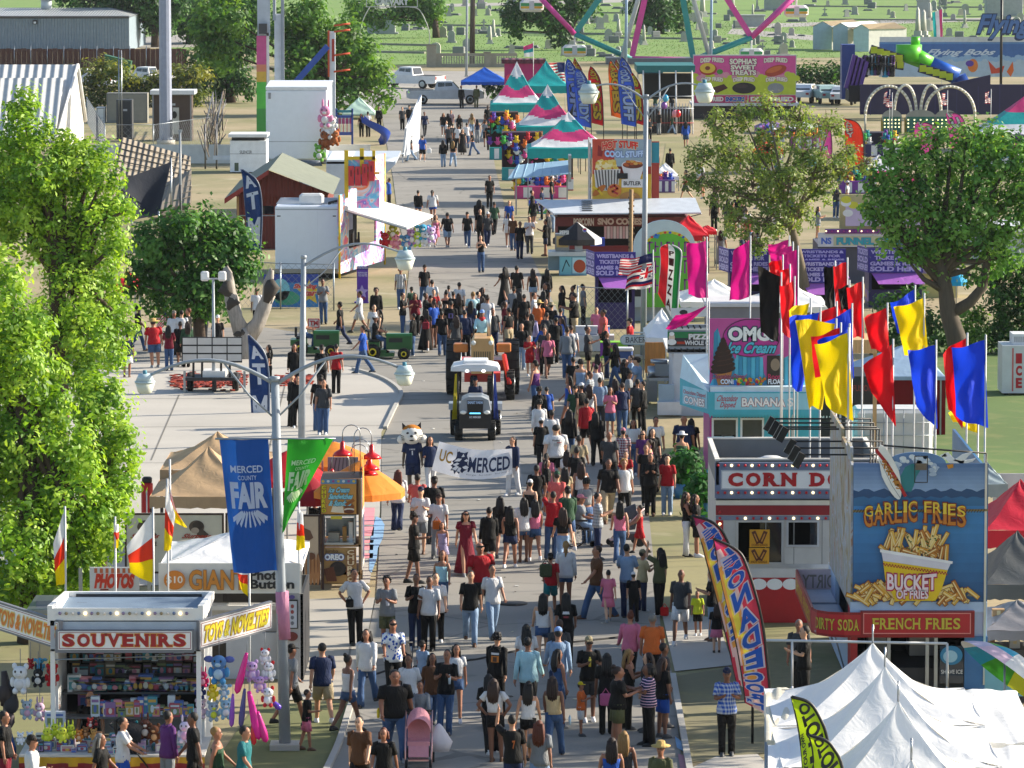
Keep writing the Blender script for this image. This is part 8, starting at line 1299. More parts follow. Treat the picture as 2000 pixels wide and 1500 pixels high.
for lab,Y,bl,sz,pr,mt in(('long shaggy hedge in front of the brown board fence',Yg(208),[(x,165+rg.uniform(-22,8),26)for x in range(170,400,16)]+[(x,190,24)for x in range(170,400,18)],.2,2.6,HG),('bushes between the sweet treats sign and the purple ride',Yg(166),[(x,145+rg.uniform(-6,6),16)for x in range(1558,1664,12)],.22,1.8,DG),('dark bush beside the open ticket booth',Yg(690),[(1730,600,26),(1760,590,28),(1800,580,26),(1740,640,34),(1790,630,36),(1825,620,22),(1760,670,30),(1810,670,30),(1720,670,24)],.11,9,DG),('small leafy bush right of the forked trunk',Yg(690),[(1890,610,20),(1915,620,18),(1895,645,24),(1920,655,18),(1900,675,20),(1850,670,24),(1868,640,16)],.11,9,MG_),('tall clipped dark hedge at the right edge',Yg(690),[(x,y,24)for x in(1950,1980,2010)for y in range(522,690,22)],.10,11,DG),('dark shrub at the base of the left trees',Yg(1215),[(130,1060,40),(160,1130,34),(120,1140,30),(100,1200,40),(150,1190,36)],.09,12,DG),('dark bushes at the far end of the street by the blue canopy',Yg(205),[(960,172,14),(980,176,14),(972,190,13)],.2,2,DG)):tree(lab,Y,bl,sz,pr,mt,(),name='hedge' if 'hedge' in lab else 'bush',cat='hedge' if 'hedge' in lab else 'bush')
for lab,Y,x,y0,y1,w in(('bushy potted bamboo in a blue planter by the ice cream stand',Yg(972),1336,888,972,24),('dark green potted bamboo left of the corn dog trailer',Yg(1010),1376,935,1012,22)):
 t=tree(lab,Y,[(x+rg.uniform(-w,w)*.7,y,w*.55)for y in np.linspace(y0+8,y1-22,9)],.10,7,leafm('2f6a2a','3f7a34','245020'),[(x,y1),(x,(y0+y1)/2)],name='potted_plant',cat='plant',tr=.05);mb=MB(M('3f7aa8',.5));mb.rings([(0,0,0,.26,.26),(0,0,.42,.34,.34)],14);ob('pot',mb,t)
def tufts(poly,n,h,cs):
 pts=[G(*p)for p in poly];x0,x1=min(p.x for p in pts),max(p.x for p in pts);y0,y1=min(p.y for p in pts),max(p.y for p in pts);mb=[];k=0;vs,fs,mi=[],[],[]
 def inside(x,y):
  c=False;j=len(pts)-1
  for i in range(len(pts)):
   if(pts[i].y>y)!=(pts[j].y>y)and x<(pts[j].x-pts[i].x)*(y-pts[i].y)/(pts[j].y-pts[i].y)+pts[i].x:c=not c
   j=i
  return c
 for i in range(n):
  x,y=rnd.uniform(x0,x1),rnd.uniform(y0,y1)
  if not inside(x,y):continue
  m=rnd.randrange(len(cs))
  for j in range(5):
   a=rnd.random()*6.3;s=h*rnd.uniform(.5,1.2);b=len(vs);vs+=[(x-.012,y,0),(x+.012,y,0),(x+math.cos(a)*s*.6,y+math.sin(a)*s*.6,s)];fs.append((b,b+1,b+2));mi.append(m)
 me=bpy.data.meshes.new('grass');me.from_pydata(vs,[],fs);[me.materials.append(M(c,.9))for c in cs];me.polygons.foreach_set('material_index',mi);tag(ob('grass',me),kind='stuff')
tufts([(700,128),(1640,114),(2000,100),(2000,40),(700,40)],9000,.16,('5a9a2c','4f8a2a','8a9440'))
def skel(pose):
 lL,lR,aL,aR=POSE[pose];J={}
 for s,(sw,kn),k in((-1,lL,'L'),(1,lR,'R')):
  h=V((s*.092,0,.92));kne=h+V((s*.015,-math.sin(R(sw)),-math.cos(R(sw))))*.43;an=kne+V((0,-math.sin(R(sw-kn)),-math.cos(R(sw-kn))))*.41;J['h'+k],J['k'+k],J['n'+k]=h,kne,an
 if pose=='si':dz=0
 else:dz=.085-min(J['nL'].z,J['nR'].z)
 J['dz']=dz
 for s,(a,b,e,b2),k in((-1,aL,'L'),(1,aR,'R')):
  sh=V((s*.185,0,1.42));d=V((s*math.sin(R(b)),-math.sin(R(a))*math.cos(R(b)),-math.cos(R(a))*math.cos(R(b))));el=sh+d*.28;d2=V((s*math.sin(R(b2)),-math.sin(R(a+e))*math.cos(R(b2)),-math.cos(R(a+e))*math.cos(R(b2))));J['s'+k],J['e'+k],J['w'+k],J['d'+k]=sh,el,el+d2*.25,d2
 for k in J:
  if k not in('dz','dL','dR'):J[k]=J[k]+V((0,0,dz))
 return J
A0=(2,9,8,6)
POSE={'st':((1,0),(-2,1),A0,(4,10,14,4)),'wa':((24,8),(-22,18),(-20,8,12,6),(24,8,22,4)),'wb':((-18,26),(20,4),(18,9,26,2),(-18,10,10,8)),'ph':((2,0),(-2,2),(22,10,88,-28),(26,12,84,-24)),'hp':((3,0),(-3,0),(-14,40,34,-36),(-14,40,34,-36)),'pu':((20,6),(-18,14),(34,4,30,2),(34,4,30,2)),'up':((4,0),(-4,2),A0,(120,22,60,-10)),'ho':((10,4),(-10,6),(10,8,86,4),(3,10,14,5)),'si':((78,80),(78,80),(30,12,50,-6),(30,12,50,-6))}
TOR=[(.84,.165,.118),(.94,.175,.125),(1.04,.152,.108),(1.14,.15,.105),(1.25,.168,.118),(1.35,.185,.12),(1.42,.168,.1),(1.465,.09,.075)]
_pm={};SKINM=M('8a5a42',.55);EYE=M('17110e',.4);LIP=M('7a3a34',.5)
def body_mesh(pose):
 J=skel(pose);dz=J['dz'];mb=MB(SKINM);mb.rings([(0,0,z+dz,rx,ry)for z,rx,ry in TOR],14);mb.tube([(0,.005,1.43+dz),(0,-.005,1.56+dz)],[.062,.055],10);mb.rings([(0,-.01+o,z+dz,rx,ry)for z,rx,ry,o in((1.515,.03,.035,-.03),(1.54,.056,.07,-.012),(1.58,.068,.085,0),(1.64,.076,.096,.004),(1.7,.070,.09,.008),(1.74,.045,.06,.012),(1.752,.01,.012,.012))],12)
 mb.tube([(0,-.09,1.645+dz),(0,-.118,1.605+dz)],[.010,.019],6)
 for s,k in((-1,'L'),(1,'R')):
  mb.tube([J['h'+k]+V((0,0,.05)),J['h'+k].lerp(J['k'+k],.35),J['k'+k],J['k'+k].lerp(J['n'+k],.3),J['n'+k]],[.092,.085,.058,.058,.038],10);f=J['n'+k];mb.ell(f+V((0,-.06,-.045)),(.042,.125,.035),None,10,6)
  mb.tube([J['s'+k]+V((-s*.04,0,0)),J['s'+k].lerp(J['e'+k],.4),J['e'+k],J['e'+k].lerp(J['w'+k],.35),J['w'+k]],[.062,.050,.040,.041,.028],9);mb.ell((s*.08,.0,1.635+dz),(.014,.024,.034),None,6,5)
  h=J['w'+k]+J['d'+k]*.05;mb.tube([J['w'+k]-J['d'+k]*.01,h,h+J['d'+k]*.035],[.026,.036,.030],8)
 o=ob('tmp',mb);md=o.modifiers.new('r','REMESH');md.mode='VOXEL';md.voxel_size=.019;md.use_smooth_shade=True;dg=bpy.context.evaluated_depsgraph_get();ev=o.evaluated_get(dg);me0=ev.to_mesh();out=MB(SKINM);out.idx(SKINM);out.add([v.co[:]for v in me0.vertices],[tuple(p.vertices)for p in me0.polygons],SKINM,True);ev.to_mesh_clear();md_=o.data;bpy.data.objects.remove(o);bpy.data.meshes.remove(md_)
 for s,k in((-1,'L'),(1,'R')):
  d=J['d'+k];h=J['w'+k]+d*.085;side=V((0,-1,0))if abs(d.y)<.7 else V((s,0,0));side=(side-d*side.dot(d)).normalized();inn=d.cross(side)*s
  for i in range(4):L_=(.062,.074,.070,.054)[i];b=h+side*(.024-.016*i)-d*.01;mb2=b+d*L_*.55+inn*.010;out.tube([b,mb2,mb2+d*L_*.42+inn*.022],[.0095,.009,.006],5,SKINM)
  b=J['w'+k]+d*.035+side*.026;out.tube([b,b+side*.026+d*.026,b+side*.03+d*.058+inn*.008],[.0115,.010,.007],5,SKINM);out.ell((s*.029,-.098,1.648+dz),(.013,.008,.008),EYE,6,4);out.tube([(s*.014,-.103,1.668+dz),(s*.048,-.094,1.667+dz)],.005,4,EYE)
 out.ell((0,-.098,1.567+dz),(.024,.009,.007),LIP,8,4);return out.mesh('body')
def tube_cl(mb,pts,r,ey=1.0):mb.tube(pts,r,10,None,True)
def cloth_mesh(kind,pose):
 J=skel(pose);dz=J['dz'];mb=MB(WHITE)
 def torso(z0,z1,g,flare=0,hem=None):
  r=[(0,0,z+dz,rx+g+(flare if z<1.1 else 0),ry+g+(flare if z<1.1 else 0))for z,rx,ry in TOR if z0-.03<=z<=z1]
  r=[(0,0,z0+dz,r[0][3]+.004,r[0][4]+.004)]+[q for q in r if q[2]>z0+dz+.01];mb.rings(r,16,None,True)
 def sleeve(u,g,full=False):
  for s,k in((-1,'L'),(1,'R')):
   a,e,w=J['s'+k],J['e'+k],J['w'+k]
   if not full:mb.tube([a+V((-s*.06,0,.012)),a+V((0,0,.006)),a.lerp(e,u*.5),a.lerp(e,u)],[.062+g,.066+g,.064+g,.070+g],10)
   else:mb.tube([a+V((-s*.06,0,.012)),a,e,w],[.062+g,.066+g,.052+g,.040+g],10)
 def legs(u,r0,r1,r2):
  for k in 'LR':
   h,n_,a=J['h'+k],J['k'+k],J['n'+k]
   if u<=1:mb.tube([h+V((0,0,.06)),h.lerp(n_,.4*u),h.lerp(n_,u)],[r0,r0*.98,r1],12)
   else:mb.tube([h+V((0,0,.06)),h.lerp(n_,.45),n_,n_.lerp(a,.5),a+V((0,0,-.045))],[r0,r0*.95,r1,(r1+r2)/2,r2],12)
  mb.rings([(0,0,z+dz,rx+.012,ry+.014)for z,rx,ry in((.80,.13,.10),(.86,.172,.122),(.93,.175,.125),(1.0,.158,.113))],14)
 if kind=='tee':torso(.86,1.47,.020,.016);sleeve(.76,.004)
 elif kind=='crop':torso(1.06,1.47,.014);sleeve(.5,.004)
 elif kind=='tank':torso(.96,1.38,.012);[mb.tube([(s*.09,-.085,1.36+dz),(s*.085,0,1.46+dz),(s*.09,.085,1.36+dz)],.02,5)for s in(-1,1)]
 elif kind in('long','hood','jkt'):
  torso(.85,1.47,.028,.014);sleeve(1,.004,True)
  if kind=='hood':mb.tube([(.08*math.cos(a),.03+.075*math.sin(a),1.475+dz-.02*math.sin(a))for a in[2*math.pi*i/10 for i in range(11)]],.032,6)
 elif kind=='pan':legs(2,.108,.078,.072)
 elif kind=='fla':legs(2,.102,.068,.098)
 elif kind=='sho':legs(.82,.112,.108,0)
 elif kind=='min':legs(.42,.106,.106,0)
 elif kind=='ski':mb.rings([(0,0,.58+dz,.25,.21),(0,0,.75+dz,.215,.17),(0,0,.92+dz,.19,.14),(0,0,1.02+dz,.165,.12)],18)
 elif kind=='dre':mb.rings([(0,0,.14+dz,.34,.30),(0,0,.5+dz,.27,.22),(0,0,.9+dz,.195,.145),(0,0,1.08+dz,.165,.12),(0,0,1.3+dz,.20,.135),(0,0,1.41+dz,.19,.12)],20);sleeve(.45,.015)
 return mb.mesh('cloth')
def shoe_mesh(pose,k):
 J=skel(pose);f=J['n'+k];mb=MB(WHITE);mb.rings([(f.x,f.y-.055,f.z-.085,.05,.14),(f.x,f.y-.055,f.z-.05,.05,.138),(f.x,f.y-.045,f.z-.02,.044,.115),(f.x,f.y-.005,f.z+.02,.045,.055)],12);return mb.mesh('shoe')
def hair_mesh(kind,pose):
 dz=skel(pose)['dz'];mb=MB(WHITE);c=lambda*a:(a[0],a[1],a[2]+dz)
 if kind in('sh','lo','bu','po','bo'):mb.ell(c(0,.026,1.672),(.086,.098,.098),None,12,8)
 if kind=='lo':
  for i in range(5):x=-.07+.035*i;mb.tube([c(x,.07,1.70),c(x*1.15,.115,1.58),c(x*1.35,.135,1.42),c(x*1.2,.13,1.24+.02*abs(i-2))],[.035,.04,.042,.018],6)
  [mb.tube([c(s*.075,.0,1.68),c(s*.092,.02,1.57),c(s*.11,.03,1.42)],[.022,.028,.012],6)for s in(-1,1)]
 if kind=='bo':[mb.tube([c(.085*math.sin(a),.03+.085*math.cos(a),1.67),c(.1*math.sin(a),.035+.095*math.cos(a),1.53)],[.035,.03],6)for a in(-1.8,-1.1,-.4,.4,1.1,1.8)]
 if kind=='bu':mb.ell(c(0,.09,1.76),.05,None,8,5)
 if kind=='po':mb.tube([c(0,.11,1.72),c(0,.16,1.66),c(0,.15,1.5),c(.01,.14,1.38)],[.025,.04,.04,.015],7)
 if kind=='cu':
  r_=random.Random(9);[mb.ell(c(.085*math.sin(a)*math.cos(b),.03+.09*math.cos(a)*math.cos(b),1.68+.085*math.sin(b)),r_.uniform(.035,.05),None,6,4)for a in(-2.2,-1.5,-.8,0,.8,1.5,2.2,3.14)for b in(-.4,.25,.9)if not(abs(a)>2 and b<.5)]
 if kind=='ca':mb.rings([(0,.012,z+dz,r,r*1.14)for z,r in((1.675,.086),(1.72,.086),(1.755,.07),(1.78,.035))],14);mb.prism([c(-.07,-.07,1.685),c(-.05,-.165,1.675),c(.05,-.165,1.675),c(.07,-.07,1.685)],(0,0,.012))
 if kind=='ha':mb.rings([(0,.01,z+dz,r,r*1.05)for z,r in((1.69,.20),(1.70,.205),(1.715,.1),(1.79,.085),(1.80,.06))],16)
 return mb.mesh('hair')
CW_={'k':('0b0b0d','black'),'w':('d0d0d2','white'),'n':('1c2a4c','navy'),'b':('1f4fa8','blue'),'j':('3a557c','denim blue'),'l':('7f97b4','pale'),'g':('7f8388','grey'),'d':('3a3c40','charcoal'),'r':('a81420','red'),'m':('701228','maroon'),'p':('d0708c','pink'),'o':('d0662c','orange'),'y':('c9d42c','neon yellow'),'e':('2a4a34','green'),'v':('55583a','olive'),'h':('a8987a','khaki'),'i':('5a3a24','brown'),'t':('1f6a70','teal'),'u':('5a2a6a','purple'),'a':('a8a0c4','lavender'),'c':('d0605c','coral'),'q':('a9d0d8','pale aqua'),'s':('c9b48a','beige')}
GAR={'tee':'t-shirt','crop':'crop top','tank':'tank top','long':'shirt','hood':'hoodie','jkt':'jacket','pan':'trousers','fla':'flared jeans','sho':'shorts','min':'short shorts','ski':'skirt','dre':'dress'}
HRN={'sh':'short hair','lo':'long hair','bo':'bobbed hair','bu':'hair bun','po':'ponytail','cu':'curly hair','ca':'cap','ha':'brimmed hat','ba':'shaved head'}
PW={'st':'facing','wa':'walking','wb':'walking','ph':'forearms raised, facing','hp':'hands on hips, facing','pu':'arms forward, facing','up':'arm raised, facing','ho':'arm bent, facing','si':'seated facing'}
FWD={'t':(0,'forward'),'a':(180,'away'),'r':(90,'right'),'l':(-90,'left'),'e':(130,'away rightward'),'z':(-130,'away leftward')}
HC={'k':('15110f','black'),'i':('33211a','brown'),'b':('8a6a3c','blond'),'g':('77726c','grey'),'d':('2a1a14','dark'),'r':('5a2a18','reddish'),'w':('d4d4d6','white'),'y':('c9b41c','yellow'),'n':('1c2440','navy'),'s':('b89a5c','straw'),'h':('8f8468','khaki'),'e':('1f4a34','green'),'p':('c07a8a','pink'),'l':('7a9ad0','blue'),'o':('b0501c','orange'),'x':('a01c20','red')}
SKN=[M(c,.55)for c in('a8755a','8f5e46','bd8a6c','754c38','c89a7c','9a684f')];rp=random.Random(21);PEOPLE=[]
def pget(kind,key,fn):
 k=(kind,key)
 if k not in _pm:_pm[k]=fn()
 return _pm[k]
def setm(o,m,slot=0):
 s=o.material_slots[slot];s.link='OBJECT';s.material=m
def gcol(c):
 return M(CW_[c[0]][0],.75,{'f':'floral','x':'plaid','z':'stripe','H':'hstripe','C':'camo','P':'print'}.get(c[1:],'cloth'),.1,6)
CAMP={'f':'floral ','x':'plaid ','z':'striped ','H':'striped ','C':'camouflage ','P':'printed '}
def person(hx,hy,h,fc,pose,top,bot,hair,w=1.0,at=None,rz=None,label=None,shoe=None):
 h=h/100;q=at or(lambda p:V((p.x,p.y,0)))(G(hx,hy,h));ang,fw=FWD[fc];rz=rz if rz is not None else R(ang+rp.uniform(-16,16));s=h/1.755;t=T('person',None,'person',q,rz);sx=s*w*rp.uniform(.88,.98);t.scale=(sx,sx,s);t.rotation_euler=(rp.gauss(0,.022),rp.gauss(0,.02),rz)
 b=ob('body',pget('body',pose,lambda:body_mesh(pose)),t);setm(b,rp.choice(SKN))
 for g,nm in((top,'shirt'),(bot,None)):
  if not g:continue
  k,c=g.split('.');nm=nm if nm and k!='dre' else{'pan':'trousers','fla':'trousers','sho':'shorts','min':'shorts','ski':'skirt','dre':'dress'}[k];o=ob(nm,pget(k,pose,lambda:cloth_mesh(k,pose)),t);setm(o,gcol(c))
 k,c=hair.split('.')
 if k in('ca','ha'):o=ob('hair',pget('sh',pose,lambda:hair_mesh('sh',pose)),t);setm(o,M('1c1512',.6));o.scale=(.985,.985,.992)
 if k!='ba':o=ob({'ca':'cap','ha':'hat'}.get(k,'hair'),pget(k,pose,lambda:hair_mesh(k,pose)),t);setm(o,M(HC[c][0],.7,'cloth' if k in('ca','ha')else '',.15,30))
 sm=M(CW_[shoe or rp.choice('kkwwgdi')][0],.6)
 for k2 in 'LR':o=ob('shoe',pget('shoe'+k2,pose,lambda:shoe_mesh(pose,k2)),t);setm(o,sm)
 def gname(g):k,c=g.split('.');return(CW_[c[0]][1]+' '+CAMP.get(c[1:],'')+GAR[k]).replace('denim blue trousers','blue jeans').replace('pale trousers','pale jeans').replace('navy trousers','dark jeans').replace('denim blue shorts','denim shorts').replace('denim blue short shorts','denim short shorts').replace('denim blue flared jeans','blue flared jeans')
 PEOPLE.append([t,hx,hy,gname(top),gname(bot)if bot else None,(HC[c][1]+' '+HRN[k])if k!='ba' else HRN[k],PW[pose],fw,label]);return t
LMK=[(920,900,'the white banner'),(820,1430,'the pink stroller'),(240,1350,'the souvenir stand'),(940,690,'the orange tractor'),(928,790,'the white roofed tractor'),(1130,1020,'the wheelchair'),(660,1040,'the churro stand'),(1450,960,'the corn dog trailer'),(1430,800,'the ice cream stand'),(1247,664,'the bakery sign'),(1160,690,'the sellers table'),(1190,560,'the ticket booth'),(1120,480,'the popcorn cart'),(760,420,'the white awning'),(690,660,'the green mowers'),(415,690,'the solar panels'),(560,1300,'the lamp post'),(980,290,'the prize stalls'),(870,180,'the silver pickup'),(1450,1250,'the lemonade banner'),(1300,1240,'the concrete path'),(690,580,'the purple banner'),(590,780,'the far lamp post'),(1000,1350,'mid road in front'),(1000,1120,'mid road'),(880,480,'the far lamp head')]
def label_people():
 from collections import Counter
 def full(p,mode):
  t,x,y,a,b,hr,po,fw,lb=p
  if lb:return 'person '+lb
  base='person in '+a+(' and '+b if b else '')
  l0=sorted(LMK,key=lambda q:(q[0]-x)**2+((q[1]-y)*1.3)**2)[0];dx=x-l0[0];side=('left of ' if dx<0 else 'right of ')if not l0[2].startswith('mid')else ''
  if mode==0:s=base+', '+hr+', '+po+' '+fw
  elif mode==1:s=base+', '+hr+', '+side+l0[2]
  elif mode==2:s=base+', '+po+' '+fw+', '+side+l0[2]
  else:
   n=sorted([q for q in PEOPLE if q is not p and q[3]!=a],key=lambda q:(q[1]-x)**2+(q[2]-y)**2)[0 if mode==3 else 1];s='person in '+a+', '+hr+', '+('left' if x<n[1]else 'right')+' of the '+n[3]+' wearer'
   if mode==5:s+=' near '+l0[2]
  w=s.split();return ' '.join(w[:16])
 mode={id(p):0 for p in PEOPLE}
 for m in range(1,6):
  c=Counter(full(p,mode[id(p)])for p in PEOPLE)
  for p in PEOPLE:
   if c[full(p,mode[id(p)])]>1:mode[id(p)]=m
 c=Counter(full(p,mode[id(p)])for p in PEOPLE)
 for p in PEOPLE:
  l=full(p,mode[id(p)]);p[0]['label']=l;p[0]['group']='people in the fair crowd'
